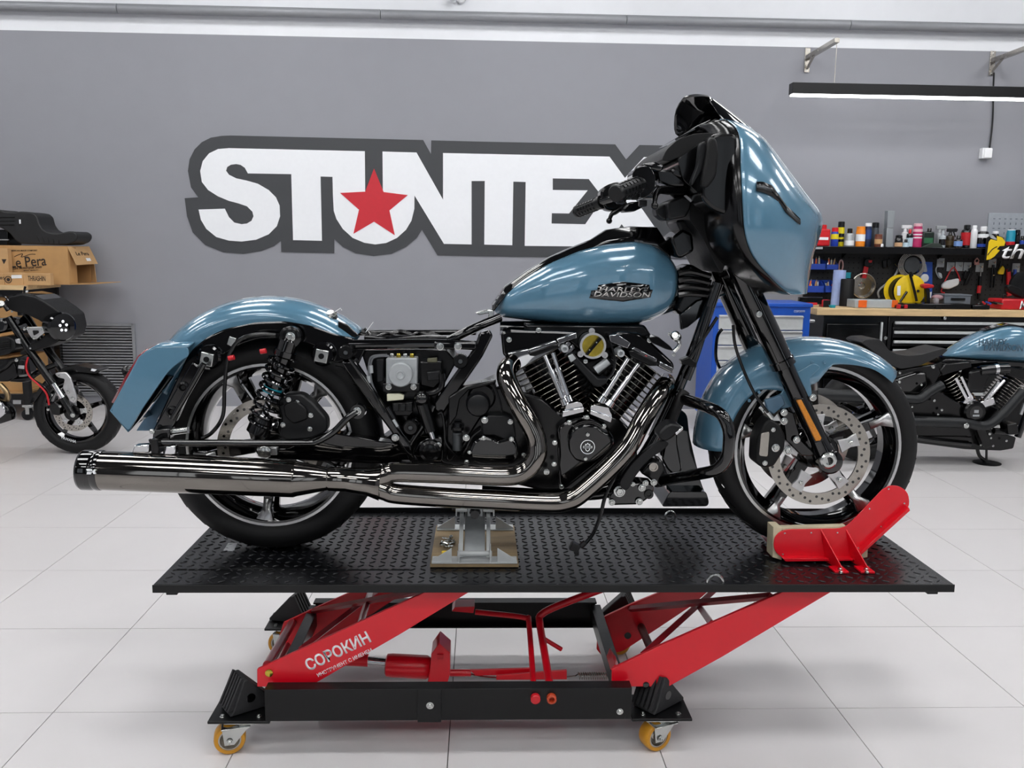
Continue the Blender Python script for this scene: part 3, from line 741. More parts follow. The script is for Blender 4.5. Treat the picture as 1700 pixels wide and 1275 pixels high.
# tail of the rear fender
tail = zRear((315, 350), (345, 325), (380, 305), (545, 300), (548, 345), (520, 360), (480, 390), (440, 430), (330, 590), (265, 700), (180, 600))
ty0 = YC-.20
P('tail_panel', BLUE, BIKE, arc(tail, 4, 7), ty0, ty0+.006, .002)
P('tail_panel', BLUE, BIKE, [(p[0]+0, p[1]) for p in arc(tail, 4, 7)], YC+.16, YC+.166, .002)
te = [W(p, ty0) for p in zRear((545, 300), (380, 305), (345, 325), (315, 350), (180, 600), (265, 700))]
obj('tail_wrap', MB().grid([[p, p+Vector((-.012, .10, .004)), p+Vector((-.018, .19, .006)), p+Vector((-.012, .28, .004)), p+Vector((0, .36, 0))] for p in te]), BLUE, BIKE, solid=.004, ang=40)
le = [W(p, ty0-.001) for p in zRear((350, 318), (312, 350), (250, 450), (185, 570))]
obj('tail_light', MB().grid([[p+Vector((.004, .012, 0)), p+Vector((-.006, .02, .001)), p+Vector((-.018, .19, .004)), p+Vector((-.004, .34, .001))] for p in le]), DRED, BIKE, solid=.006)
P('tail_inner', GBLK, BIKE, zRear((440, 432), (470, 440), (310, 650), (275, 690), (330, 592)), ty0+.03, ty0+.05, .002)
P('tail_inner_panel', mat('dull_blue_panel', '#4f6c82', .4), BIKE, zRear((470, 440), (540, 410), (400, 640), (385, 695), (300, 695)), YC+.02, YC+.03, .002)
for q in ((485, 447), (463, 553), (412, 652)): bpx(BIKE, zRear(q)[0], YC+.01, .009)
ts = [W(p, YC-.1) for p in zRear((300, 407), (225, 440))]
obj('turn_signal', MB().lathe(ts[0], ts[1]-ts[0], [(0, .014), (.01, .02), (.02, .022), (.032, .02), (.034, .012)], 18), BLK, BIKE)
# fender strut, bag brackets
strut = zRear((380, 690), (540, 345), (570, 305), (640, 250), (720, 215), (860, 185), (1000, 180), (1120, 200), (1250, 245), (1330, 262), (1330, 350), (1240, 380), (1190, 350), (1150, 300), (1040, 262), (880, 262), (790, 290), (700, 345), (640, 390), (590, 400), (560, 470), (470, 690), (420, 700))
P('fender_strut', GBLK, BIKE, arc(strut, 3, 8), 2.485, 2.505, .004)
P('bag_rail', GBLK, BIKE, arc(zRear((375, 740), (380, 690), (560, 370), (600, 395), (470, 690), (465, 740)), 3, 5), 2.43, 2.455, .004)
T('bag_rail', GBLK, BIKE, [zRear(q)[0] for q in ((470, 640), (540, 520), (620, 380))], .008, 2.425)
for q in ((523, 490), (470, 605)):
    obj('grommet', MB().lathe(W(zRear(q)[0], 2.43), (0, -1, 0), [(0, .016), (.006, .016), (.008, .010), (.002, .006)], 18), BLK, BIKE)
for q in ((642, 350), (1180, 335)):
    c = W(zRear(q)[0], 2.47)
    o = obj('bag_mount', MB().lathe(c, (0, -1, 0), [(-.02, .035), (.0, .034), (.006, .028)], 24), GBLK, BIKE)
    obj('mount_clip', MB().box(c+Vector((-.003, -.010, -.004)), (.036, .006, .036), Matrix.Rotation(radians(12), 3, 'Y')), ZINC, o, bev=.002)
    obj('clip_hole', MB().lathe(c+Vector((-.003, -.013, -.004)), (0, -1, 0), [(0, .008), (.0015, .008)], 14), BLK, o)
c = W(zRear((750, 275))[0], 2.482)
obj('nut_plate', MB().box(c, (.02, .006, .026), Matrix.Rotation(radians(20), 3, 'Y')), ZINC, BIKE, bev=.002)
obj('lug_block', MB().pp(zRear((385, 690), (460, 685), (460, 735), (385, 735)), 2.40, 2.44), GBLK, BIKE, bev=.003)
T('lug_bolt', ZINC, BIKE, [zRear((470, 700))[0], zRear((545, 690))[0]], .010, 2.42, smooth=0)
bpx(BIKE, zRear((375, 697))[0], 2.40, .008)
# shock absorber
s0, s1 = W(zRear((1020, 270))[0], 2.455), W(zRear((865, 735))[0], 2.455)
sd = (s1-s0); sl = sd.length; sn = sd.normalized(); sv = Vector((0, 1, 0)); su = sn.cross(sv)
SH = obj('shock', MB().lathe(s0, sn, [(-.01, .018), (.0, .026), (.03, .027), (.03, .031), (.045, .031), (.05, .024), (sl*.52, .024), (sl*.52, .018)], 22), GBLK, BIKE)
obj('shock_rod', MB().lathe(s0+sn*sl*.5, sn, [(0, .009), (sl*.3, .009)], 14), CHR, SH)
obj('preload_ring', MB().lathe(s0+sn*sl*.47, sn, [(0, .026), (.016, .026)], 22), TEAL, SH)
obj('lower_cup', MB().lathe(s0+sn*sl*.78, sn, [(0, .026), (.02, .032), (.045, .034), (.05, .026), (sl*.22, .016)], 22), BLK, SH)
hl = []
for k in range(16*8+1):
    t = k/128; a = t*8*2*pi; hl.append(s0+sn*(sl*(.17+.68*t))+.036*(cos(a)*su+sin(a)*sv))
obj('spring', MB().tube(hl, .0055, 8), GBLK, SH)
o = obj('shock_eye', MB().lathe(W(zRear((1027, 253))[0], 2.45), (0, -1, 0), [(-.02, .03), (.008, .03), (.012, .022)], 22), BLK, BIKE)
bpx(BIKE, zRear((1027, 253))[0], 2.44, .014)
# far shock hint is the same part on the other side
SH2 = obj('shock', MB().lathe(s0+Vector((0, .33, 0)), sn, [(0, .026), (.05, .024), (sl*.52, .024), (sl*.8, .03), (sl, .016)], 18), GBLK, BIKE)
T('brake_hose', BLK, BIKE, [(458, 556, 2.44), (430, 555, 2.44), (400, 563, 2.44), (380, 590, 2.44), (373, 640, 2.44), (370, 690, 2.44), (352, 718, 2.44), (335, 728, 2.44)], .0055, n=8)
for q in ((384, 594), (437, 583)):
    obj('hose_clip', MB().lathe(W(q, 2.436), (1, 0, .2), [(-.008, .007), (.008, .007)], 10), REDP, BIKE)
# rear caliper
cal = zRear((960, 560), (1000, 520), (1080, 520), (1130, 560), (1200, 640), (1200, 700), (1120, 735), (1000, 745), (965, 700), (985, 640))
CA = P('rear_caliper', PLAST, BIKE, cal, 2.465, 2.515, .006, rad=8)
P('caliper_cover', MBLK, CA, zRear((990, 575), (1050, 550), (1100, 590), (1110, 640), (1040, 665), (1000, 630)), 2.455, 2.47, .004, rad=6)
for q in ((1058, 562), (1122, 622), (1118, 686), (991, 667), (1018, 548)): bpx(CA, zRear(q)[0], 2.462, .0075)
# swingarm
P('swingarm', GBLK, BIKE, zRear((860, 760), (1000, 780), (1200, 700), (1320, 720), (1420, 740), (1560, 760), (1600, 850), (1400, 850), (1200, 840), (900, 825)), 2.49, 2.54, .008, rad=8)
P('swingarm', GBLK, BIKE, zRear((860, 760), (1000, 780), (1200, 720), (1600, 760), (1600, 850), (900, 825)), 2.70, 2.75, .008)
T('muffler_rail', GBLK, BIKE, [zRear(q)[0] for q in ((375, 745), (400, 752), (700, 752), (1080, 752), (1150, 745), (1230, 700), (1290, 640), (1345, 600))], .0095, 2.385, smooth=5)
obj('rail_eye', MB().lathe(W(zRear((1345, 602))[0], 2.40), (0, -1, 0), [(-.01, .022), (.012, .02)], 20), GBLK, BIKE)
bpx(BIKE, zRear((1341, 602))[0], 2.385, .012)
obj('rail_clamp', MB().pp(zRear((365, 735), (400, 730), (410, 805), (370, 805)), 2.36, 2.40), BLK, BIKE, bev=.003)
for a, b in (((290, 765), (360, 800)), ((440, 770), (485, 808))):
    P('muffler_clamp', CHR, BIKE, zRear(a, (b[0], a[1]-5), b, (a[0]-10, b[1])), 2.35, 2.38, .003)
# ---- exhaust
def pxr(p, Y, rpx): return W((p[0], p[1]+rpx), Y), abs((W((p[0], p[1]-rpx), Y)-W((p[0], p[1]+rpx), Y)).z)/2
MY = 2.36
mp = [(165, 781, 31.5), (300, 786, 31.7), (489, 794.5, 30.3), (493, 794.6, 28.5), (544, 795, 18.5), (548, 795, 20), (575, 796, 19.5), (613, 800, 23), (632, 801.5, 29)]
pts = [W(p[:2], MY) for p in mp]; rr = [pxr(p, MY, p[2])[1] for p in mp]
EX = obj('muffler', MB().tube(pts, rr, 40), DCHR, BIKE, ang=25)
e0 = W((137, 780), MY); e1 = W((171, 781), MY)
ca = obj('muffler_tip', MB().lathe(e1, e0-e1, [(0, .0535), (.005, .0545), (.012, .0545), (.018, .0525), (.024, .0545), (.05, .0545), (.056, .051), (.056, .046), (.01, .044)], 40), GBLK, EX, ang=30)
lg = MB()
for poly in (zMuf((88, 306), (120, 306), (126, 318), (96, 318)), zMuf((94, 324), (126, 324), (118, 338), (92, 338)), zMuf((136, 310), (150, 310), (140, 322), (150, 336), (136, 336), (128, 322))): lg.pp(poly, MY-.0565, MY-.050)
obj('tip_logo', lg, WPRT, ca)
hp = [(616, 795), (640, 788), (660, 784), (760, 787), (840, 790), (870, 783), (889, 762), (892, 738), (884, 712), (862, 674), (843, 634), (841, 615), (850, 603)]
yy = [MY]*7+[MY+.005, MY+.01, MY+.02, MY+.05, MY+.08, MY+.12]
obj('header_pipe', MB().tube([W(p, y) for p, y in zip(hp, yy)], [.029, .0285]+[.0275]*11, 28, 6), DCHR, EX, ang=40)
hp = [(616, 806), (640, 814), (660, 820), (740, 826), (820, 830), (900, 834), (938, 832), (968, 816), (1036, 751), (1067, 697), (1093, 655), (1104, 640)]
yy = [MY]*8+[MY+.02, MY+.05, MY+.09, MY+.13]
obj('header_pipe', MB().tube([W(p, y) for p, y in zip(hp, yy)], [.029, .0285]+[.0275]*10, 28, 6), DCHR, EX, ang=40)
# ---- frame
for a in ((580, 572, 2.49), (580, 572, 2.75)):
    T('frame_rail', GBLK, BIKE, [(a[0], a[1], a[2]), (720, 571, a[2]), (795, 574, a[2])], .014, smooth=3)
T('frame_rail', GBLK, BIKE, [(745, 566, 2.5), (780, 548, 2.5), (830, 527, 2.54)], .013, smooth=3)
T('frame_rail', GBLK, BIKE, [(590, 553, 2.62), (680, 552, 2.66), (790, 552, 2.62)], .008, smooth=3)
T('frame_rail', GBLK, BIKE, [(606, 560, 2.56), (640, 562, 2.55), (700, 560, 2.56), (745, 562, 2.58)], .008, smooth=3)
P('frame_leg', GBLK, BIKE, zMid((20, 400), (110, 390), (140, 430), (250, 590), (400, 840), (490, 960), (500, 1040), (450, 1000), (350, 860), (60, 470)), 2.46, 2.49, .006)
P('frame_leg', GBLK, BIKE, zMid((940, 210), (1010, 190), (1030, 230), (960, 370), (720, 720), (690, 760), (640, 720), (640, 670), (800, 450), (900, 320)), 2.47, 2.50, .006)
P('frame_gusset', GBLK, BIKE, zMid((640, 270), (920, 275), (920, 320), (640, 318)), 2.455, 2.48, .004)
P('frame_gusset', GBLK, BIKE, zMid((0, 260), (150, 255), (190, 310), (140, 420), (0, 410)), 2.49, 2.50, .004)
for q, r in (((680, 300), .011), ((798, 300), .011), ((135, 728), .012), ((384, 903), .011)): bpx(BIKE, zMid(q)[0], 2.452, r)
for q in ((56, 340), (815, 398), (484, 838)):
    c = W(zMid(q)[0], 2.45)
    o = obj('grommet', MB().lathe(c, (0, -1, 0), [(-.03, .021), (.0, .021), (.004, .018), (.004, .008), (-.002, .007)], 22), BLK, BIKE)
    obj('grommet_eye', MB().lathe(c, (0, -1, 0), [(0, .007), (.003, .006)], 12), mat('dark_steel', '#55585a', .4, .8), o)
P('frame_lug', GBLK, BIKE, zMid((440, 800), (520, 775), (555, 800), (545, 850), (500, 900), (450, 880)), 2.48, 2.50, .004, rad=4)
T('frame_leg', GBLK, BIKE, [zMid(q)[0] for q in ((330, 700), (470, 940), (500, 920), (590, 780), (640, 690))], .010, 2.475, smooth=4)
T('frame_leg', GBLK, BIKE, [zMid(q)[0] for q in ((80, 380), (230, 590), (310, 740))], .006, 2.462, smooth=2)
# electronics between the frame legs
obj('frame_web', MB().pp(zMid((440, 820), (600, 700), (760, 620), (800, 900), (800, 1090), (300, 1100), (250, 960)), 2.56, 2.70), BLK, BIKE, bev=.004)
BB = obj('battery_box', MB().pp(zMid((150, 320), (720, 320), (790, 400), (660, 640), (600, 900), (450, 900), (230, 560)), 2.53, 2.72), BLK, BIKE, bev=.004)
AB = obj('abs_unit', MB().pp(zMid((322, 378), (528, 378), (528, 585), (322, 585)), 2.475, 2.53), GREY, BIKE, bev=.003)
obj('abs_motor', MB().lathe(W(zMid((422, 482))[0], 2.475), (0, -1, 0), [(0, .0345), (.018, .0345), (.022, .031), (.022, .013), (.025, .012), (.025, .009), (.023, .007)], 32), GREY, AB)
P('abs_bracket', BLK, AB, zMid((300, 545), (545, 545), (545, 600), (300, 600)), 2.473, 2.52, .002)
for q in (340, 504): bpx(AB, zMid((q, 567))[0], 2.472, .009)
for k in range(4): obj('line_fitting', MB().lathe(W(zMid((362+44*k, 378))[0], 2.50), (0, 0, 1), [(0, .007), (.012, .007), (.014, .004)], 8), BRASS if k % 2 else ZINC, AB)
P('connector', CREAM, BIKE, zMid((327, 615), (410, 613), (440, 625), (438, 652), (410, 655), (328, 663)), 2.47, 2.49, .002)
P('fuse_block', BLK, BIKE, zMid((360, 672), (500, 668), (500, 735), (480, 760), (385, 760), (360, 740)), 2.48, 2.51, .003)
for k in range(3): P('relay', PLAST, BIKE, zMid((370+45*k, 682), (405+45*k, 682), (405+45*k, 730), (370+45*k, 730)), 2.47, 2.485, .002)
P('connector', PLAST, BIKE, zMid((255, 390), (305, 385), (305, 530), (262, 540)), 2.48, 2.51, .003)
P('control_module', BLK, BIKE, zMid((545, 400), (690, 400), (700, 520), (640, 580), (550, 560)), 2.49, 2.53, .004)
P('connector', PLAST, BIKE, zMid((590, 470), (680, 460), (690, 520), (595, 530)), 2.475, 2.50, .003)
P('connector', mat('olive_plastic', '#5b5a45', .5), BIKE, zMid((595, 380), (660, 375), (660, 405), (595, 405)), 2.485, 2.50, .002)
T('cable', BLK, BIKE, [zMid(q)[0] for q in ((690, 480), (690, 560), (650, 600), (580, 612))], .009, 2.475, smooth=5)
for d in (0, 12): T('brake_line', mat('line_grey', '#77797c', .35, .6), BIKE, [zMid((q[0]+d, q[1]+d*.6))[0] for q in ((330, 355), (240, 362), (212, 400), (210, 500), (235, 580), (310, 720), (395, 830))], .003, 2.468-.001*d/12, smooth=5, n=6)
for q, e in (((206, 495), (210, 540)), ((222, 425), (226, 475)), ((368, 785), (396, 830))): T('line_sleeve', GREY, BIKE, [zMid(q)[0], zMid(e)[0]], .0055, 2.466, smooth=0, n=8)
T('starter_body', BLK, BIKE, [zMid(q)[0] for q in ((555, 640), (590, 760), (620, 860))], .020, 2.47, smooth=2, n=18)
obj('starter_cap', MB().ball(W(zMid((560, 645))[0], 2.465), .023), GBLK, BIKE)
T('starter_tip', CHR, BIKE, [zMid((620, 862))[0], zMid((635, 908))[0]], .0095, 2.468, smooth=0)
obj('pivot_cover', MB().lathe(W(zMid((612, 992))[0], 2.46), (0, -1, 0), [(-.04, .03), (.0, .03), (.004, .022), (.008, .021), (.009, .018)], 26), BLK, BIKE)
P('pivot_plate', GBLK, BIKE, zMid((540, 930), (600, 900), (700, 900), (700, 1060), (520, 1060), (500, 1010)), 2.475, 2.50, .004, rad=6)
bpx(BIKE, zMid((669, 952))[0], 2.47, .009)
T('cable', BLK, BIKE, [zMid(q)[0] for q in ((665, 745), (695, 745), (710, 850), (720, 940), (800, 1025), (850, 980), (890, 900), (950, 850))], .004, 2.455, smooth=5, n=6)
# zip tie ends and loose wires on the bare seat rails
T('zip_tie', WHITE, BIKE, [zMid((188, 205))[0], zMid((238, 138))[0]], .0012, 2.55, smooth=0, n=5)
T('wire_loom', BLK, BIKE, [zMid(q)[0] for q in ((160, 200), (210, 215), (300, 235), (420, 205), (520, 235), (600, 215), (680, 240), (740, 250))], .008, 2.60, smooth=6, n=8)
T('wire_loom', BLK, BIKE, [zMid(q)[0] for q in ((180, 180), (240, 240), (330, 215), (460, 240), (540, 210), (640, 235))], .005, 2.57, smooth=6, n=8)
P('seat_bracket', ZINC, BIKE, zMid((910, 78), (990, 58), (1035, 62), (1035, 105), (1000, 110), (1000, 80), (940, 92)), 2.55, 2.59, .002)
P('seat_stay', BLK, BIKE, zRear((1250, 180), (1290, 195), (1345, 245), (1330, 255), (1250, 240)), 2.53, 2.545, .002)
obj('fender_nut', MB().lathe(W(zRear((1215, 147))[0], 2.56), (-.1, -.5, .85), [(-.012, .019), (.0, .019), (.002, .012), (.008, .010)], 20), ZINC, BIKE)
T('zip_tie', WHITE, BIKE, [zRear((1228, 140))[0], zRear((1262, 118))[0], zRear((1268, 128))[0]], .0012, 2.55, smooth=0, n=5)
# ---- transmission and engine
CC = obj('crankcase', MB().pp(arc([(775, 665), (830, 640), (900, 660), (935, 690), (1020, 690), (1050, 715), (1060, 760), (1030, 800), (990, 815), (900, 815), (790, 790), (730, 770), (735, 700)], 3, 8), 2.48, 2.76), BLK, BIKE, bev=.008)
P('gearbox_cover', PLAST, BIKE, zMid((955, 790), (1000, 755), (1110, 755), (1165, 790), (1185, 900), (1100, 915), (1040, 890), (960, 890)), 2.44, 2.48, .004, rad=4)
P('gearbox_cover', GBLK, BIKE, zMid((900, 930), (960, 895), (1040, 910), (1060, 930), (1150, 900), (1195, 950), (1195, 1050), (1150, 1080), (950, 1080), (890, 1060), (870, 1000)), 2.425, 2.48, .008, rad=6)
for q, r in (((975, 786), .010), ((853, 903), .010), ((968, 905), .007), ((1152, 912), .007), ((874, 1001), .006), ((1235, 1019), .006), ((1145, 797), .008), ((855, 1066), .008)): bpx(BIKE, zMid(q)[0], 2.42 if q[1] > 890 else 2.437, r)
obj('clutch_cap', MB().lathe(W(zMid((932, 686))[0], 2.45), (0, -1, 0), [(-.05, .036), (.0, .034), (.004, .031), (.01, .030), (.012, .027)], 30), PLAST, BIKE)
obj('clutch_ring', MB().lathe(W(zMid((955, 635))[0], 2.47), (0, -1, 0), [(-.05, .04), (.0, .04), (.006, .034)], 30), BLK, BIKE)
P('gearbox_body', BLK, BIKE, zMid((730, 620), (820, 560), (1040, 530), (1090, 680), (1100, 760), (960, 760), (870, 900), (760, 1060), (720, 1060)), 2.475, 2.55, .006, rad=6)
P('gearbox_web', BLK, BIKE, zMid((735, 640), (790, 600), (850, 560), (1050, 520), (1050, 545), (870, 590), (810, 650), (790, 760), (740, 830)), 2.455, 2.48, .004)
DS = obj('dipstick', MB().lathe(W(zMid((795, 850))[0], 2.45), (0, 0, 1), [(0, .018), (.008, .018), (.009, .012), (.018, .011)], 20), BLK, BIKE)
obj('dipstick_neck', MB().lathe(W(zMid((793, 870))[0], 2.45), (0, 0, -1), [(-.001, .0155), (.004, .0155), (.005, .013), (.05, .013)], 20), mat('dark_steel', '#55585a', .4, .8), DS)
# cylinders with fins
def cylinder(base, top, w0, w1, nf, hdir):
    b0 = W(base, 2.62); t0 = W(top, 2.62); ax = (t0-b0).normalized(); L = (t0-b0).length; lat = Vector((ax.z, 0, -ax.x))
    core = obj('cylinder', MB().lathe(b0-ax*.02, ax, [(0, .062), (L+.02, .062)], 28), BLK, BIKE)
    for k in range(nf):
        t = k/(nf-1); c = b0+ax*L*t; wd = w0+(w1-w0)*min(1, t*1.6); dy = .095+.018*min(1, t*1.5)
        q = []
        for a in range(28):
            an = 2*pi*a/28; ca, sa = cos(an), sin(an)
            q.append(c+lat*(wd/2*math.copysign(abs(ca)**.55, ca))+Vector((0, dy*math.copysign(abs(sa)**.55, sa), 0)))
        fo = obj('fin', MB().prism(q, ax*.0042), GBLK, core, bev=.001)
        # machined rim on each fin edge
        fr = [p+(p-c).normalized()*.0006+ax*.0021 for p in q]
        obj('fin_edge', MB().tube(fr, .0014, 5, closed=True), STEEL, core)
    return core
cylinder((950, 690), (893, 588), .15, .208, 14, 0)
cylinder((990, 690), (1062, 600), .15, .208, 14, 0)
P('intake_manifold', BLK, BIKE, zEng((430, 240), (560, 220), (900, 240), (860, 340), (680, 620), (600, 620)), 2.60, 2.66, .004)
# rocker boxes
for hd in (((45, 130), (100, 110), (420, 118), (548, 125), (545, 165), (420, 200), (235, 275), (100, 300), (60, 280)), ((765, 140), (830, 120), (960, 130), (1040, 190), (1190, 330), (1195, 370), (1170, 395), (1080, 350), (900, 255), (775, 190))):
    P('rocker_box', GBLK, BIKE, arc(zEng(*hd), 3, 5), 2.49, 2.76, .008)
for pl_ in (((90, 266), (228, 238), (235, 272), (120, 304)), ((230, 240), (410, 180), (415, 200), (240, 262)), ((415, 172), (545, 128), (548, 165), (430, 205)), ((762, 145), (820, 140), (905, 195), (885, 235), (770, 190)), ((910, 235), (930, 225), (1080, 300), (1075, 325)), ((1100, 318), (1195, 365), (1180, 398), (1090, 350))):
    P('rocker_trim', CHR, BIKE, zEng(*pl_), 2.478, 2.50, .002)
P('rocker_trim', BLK, BIKE, zEng((230, 260), (400, 205), (430, 205), (425, 232), (270, 285), (235, 282)), 2.47, 2.49, .003)
P('rocker_trim', BLK, BIKE, zEng((895, 250), (925, 245), (1085, 325), (1080, 350), (1030, 350), (900, 285)), 2.47, 2.49, .003)
obj('red_dot', MB().lathe(W(zEng((1005, 287))[0], 2.478), (0, -1, 0), [(0, .004), (.002, .003)], 12), REDP, BIKE)
for q in ((100, 175), (295, 112), (1030, 178)): bpx(BIKE, zEng(q)[0], 2.485, .008)
for q in ((468, 235), (838, 265)):
    obj('spacer_bush', MB().lathe(W(zEng(q)[0], 2.46), (0, -1, 0), [(-.06, .0105), (.006, .0105), (.007, .009), (.007, .005), (.0, .004)], 22), GREY, BIKE)
# pushrods
for a, b in (((335, 280), (475, 605)), ((390, 262), (500, 585)), ((885, 300), (700, 590)), ((955, 338), (755, 615))):
    p0, p1 = W(zEng(a)[0], 2.475), W(zEng(b)[0], 2.455); d = (p1-p0).normalized(); L = (p1-p0).length
    o = obj('pushrod_tube', MB().lathe(p0, d, [(0, .0068), (L*.3, .0068), (L*.3, .0098), (L*.36, .0104), (L*.36, .009), (L*.86, .009), (L*.88, .012), (L, .0135)], 18), CHR, BIKE)
for q in (((450, 690), (455, 648), (470, 640), (480, 600), (560, 585), (585, 600), (597, 655)), ((635, 665), (640, 615), (665, 605), (760, 625), (770, 655), (782, 670), (775, 725))):
    P('tappet_block', CHR, BIKE, arc(zEng(*q), 3, 3), 2.44, 2.50, .003)
    P('tappet_flange', CHR, BIKE, zEng(*((q[0], q[1], (597, 622), q[-1]) if q[0][0] < 600 else ((635, 668), (640, 640), (785, 688), (775, 728)))), 2.43, 2.50, .002)
# cam cover
cc0 = zEng((620, 885))[0]
cvp = zEng((505, 790), (540, 755), (600, 735), (680, 745), (730, 790), (760, 795), (790, 850), (785, 890), (700, 960), (660, 985), (600, 995), (540, 975), (500, 920), (490, 850))
P('cam_cover', GBLK, BIKE, arc(cvp, 3, 6), 2.42, 2.49, .012, seg=4)
P('cam_case', GBLK, BIKE, arc(zEng((415, 760), (500, 700), (610, 670), (740, 730), (800, 830), (800, 880), (700, 990), (560, 1100), (470, 1170), (430, 1150), (425, 900)), 3, 8), 2.445, 2.50, .008)
for q in ((498, 722), (615, 690), (726, 748), (402, 856), (398, 998), (446, 1146), (115, 832), (198, 938)): bpx(BIKE, zEng(q)[0], 2.44, .0075)
for q in ((620, 802), (607, 963)): bpx(BIKE, zEng(q)[0], 2.418, .007, kind='round')
bpx(BIKE, zEng((348, 1048))[0], 2.44, .011, kind='round')
for k in range(5):
    rr_ = [zEng((620+(112+k*0)*cos(a)*(1+.09*k), 870-(112)*sin(a)*(1+.10*k)))[0] for a in [radians(50+80*j/8) for j in range(9)]]
    T('cover_rib', GBLK, BIKE, [W(q, 2.432) for q in rr_], .003, smooth=0, n=6)
EM = W(cc0, 2.4185)
em = obj('emblem_ring', MB().lathe(EM, (0, -1, 0), [(0, .0205), (.0015, .0205), (.0015, .0185), (0, .0185)], 40, True), WPRT, BIKE)
sb = MB(); s = .0125/37
for poly in (((-38, 8), (38, 8), (38, -10), (-38, -10)),): 
    o_ = [EM+Vector((x*s, -.0002, z*s)) for x, z in poly]
    i_ = [EM+Vector((x*s*.88, -.0002, z*s*.6-.2*s)) for x, z in poly]
    sb.add(o_+i_, [(0, 1, 5, 4), (1, 2, 6, 5), (2, 3, 7, 6), (3, 0, 4, 7)])
for sg_ in (1, -1):
    o_ = [(-20, 12), (-22, 26), (-10, 24), (0, 36), (10, 24), (22, 26), (20, 12)] if sg_ > 0 else [(-20, -14), (-16, -28), (0, -40), (16, -28), (20, -14)]
    i_ = [(-14, 12), (-15, 20), (-8, 18), (0, 27), (8, 18), (15, 20), (14, 12)] if sg_ > 0 else [(-14, -14), (-11, -25), (0, -33), (11, -25), (14, -14)]
    n_ = len(o_); vs = [EM+Vector((x*s, -.0002, z*s)) for x, z in o_+i_]
    sb.add(vs, [(k, k+1, k+1+n_, k+n_) for k in range(n_-1)])
obj('emblem_shield', sb, WPRT, em, solid=.0012)
# throttle body
tb_ = W(zEng((655, 215))[0], 2.44)
TB = obj('throttle_body', MB().lathe(tb_, (0, -1, 0), [(-.08, .032), (-.004, .032), (-.004, .0365), (.004, .0365), (.004, .0305), (-.006, .030)], 40), ALU, BIKE)
obj('throttle_plate', MB().lathe(tb_, (0, -1, 0), [(-.012, .030), (-.004, .030)], 36), BRASS, TB)
sq = [tb_+Vector((x, -.006, z)) for x, z in ((-.022, -.024), (-.014, -.027), (.024, .020), (.016, .025))]
obj('throttle_shaft', MB().prism(sq, (0, .003, 0)), BLK, TB)
for dx, dz in ((-.004, .041), (-.034, -.024), (.034, -.026)):
    obj('ear', MB().lathe(tb_+Vector((dx, .004, dz)), (0, -1, 0), [(-.004, .0085), (.006, .0085), (.006, .004), (-.002, .004)], 16), ALU, TB)
for dx, dz in ((-.010, -.011), (.009, .010)): bolt(TB, tb_+Vector((dx, -.007, dz)), .0022, kind='round')
P('ignition_module', PLAST, BIKE, zEng((490, 290), (530, 265), (560, 300), (690, 430), (760, 430), (740, 470), (690, 490), (660, 480)), 2.44, 2.48, .004)
P('module_face', GREY, BIKE, zEng((490, 285), (520, 270), (545, 300), (510, 328)), 2.435, 2.445, .002)
T('injector', GREY, BIKE, [zEng((672, 378))[0], zEng((755, 315))[0]], .012, 2.45, smooth=0, n=16)
P('intake_block', BLK, BIKE, zEng((560, 300), (640, 320), (760, 290), (780, 340), (700, 420), (640, 390)), 2.47, 2.55, .004)
T('cable', BLK, BIKE, [zEng(q)[0] for q in ((760, 180), (790, 260), (800, 330), (780, 400), (740, 440))], .004, 2.45, smooth=5, n=6)
bpx(BIKE, zEng((605, 318))[0], 2.445, .008, kind='round')
P('engine_top', BLK, BIKE, zEng((200, 75), (1000, 80), (1050, 160), (900, 200), (700, 260), (560, 240), (420, 130), (230, 130)), 2.53, 2.70, .006)
P('coil_cover', GBLK, BIKE, zEng((1020, 160), (1080, 150), (1170, 220), (1190, 250), (1140, 240), (1040, 195)), 2.47, 2.52, .004, rad=4)
# ---- front frame, downtubes, neck
for yy_ in (2.53, 2.71):
    T('down_tube', GBLK, BIKE, [(1192, 470, yy_), (1165, 545, yy_), (1128, 640, yy_), (1090, 720, yy_), (1055, 775, yy_), (1020, 812, yy_), (960, 822, yy_), (800, 815, yy_)], .0165, smooth=5, n=14)
T('top_tube', GBLK, BIKE, [(1200, 480, 2.62), (1130, 500, 2.62), (1000, 540, 2.62), (830, 545, 2.62)], .022, smooth=3)
P('steering_neck', BLK, BIKE, zTank((1480, 370), (1560, 330), (1680, 400), (1690, 560), (1560, 680), (1480, 700), (1450, 650), (1490, 560)), 2.56, 2.68, .01)
for k in range(4): T('neck_hose', BLK, BIKE, [zTank(q)[0] for q in ((1470, 400+50*k), (1560, 385+52*k), (1700, 420+45*k))], .009, 2.545-.004*k, smooth=4, n=8)
P('horn_bracket', GBLK, BIKE, zTank((1480, 690), (1600, 590), (1700, 560), (1690, 660), (1540, 780), (1490, 800)), 2.55, 2.57, .004)
T('frame_brace', GBLK, BIKE, [(1180, 510, 2.51), (1155, 590, 2.51), (1140, 630, 2.51)], .012, smooth=2)
P('tube_clamp', BLK, BIKE, zTank((1490, 1010), (1550, 985), (1605, 1030), (1600, 1065), (1500, 1045)), 2.495, 2.53, .003)
c = W(zTank((1460, 850))[0], 2.50)
obj('horn_fitting', MB().lathe(c, (-.5, -1, .4), [(0, .014), (.02, .014), (.024, .009)], 14).tube([c, W(zTank((1480, 900))[0], 2.50), W(zTank((1440, 950))[0], 2.50)], .006, 8, 3), ZINC, BIKE)
for q in ((1410, 825), (1440, 970)): bpx(BIKE, zTank(q)[0], 2.495, .006)
P('voltage_regulator', BLK, BIKE, [(1120, 655), (1138, 650), (1120, 700), (1100, 735), (1085, 735)], 2.55, 2.65, .006)
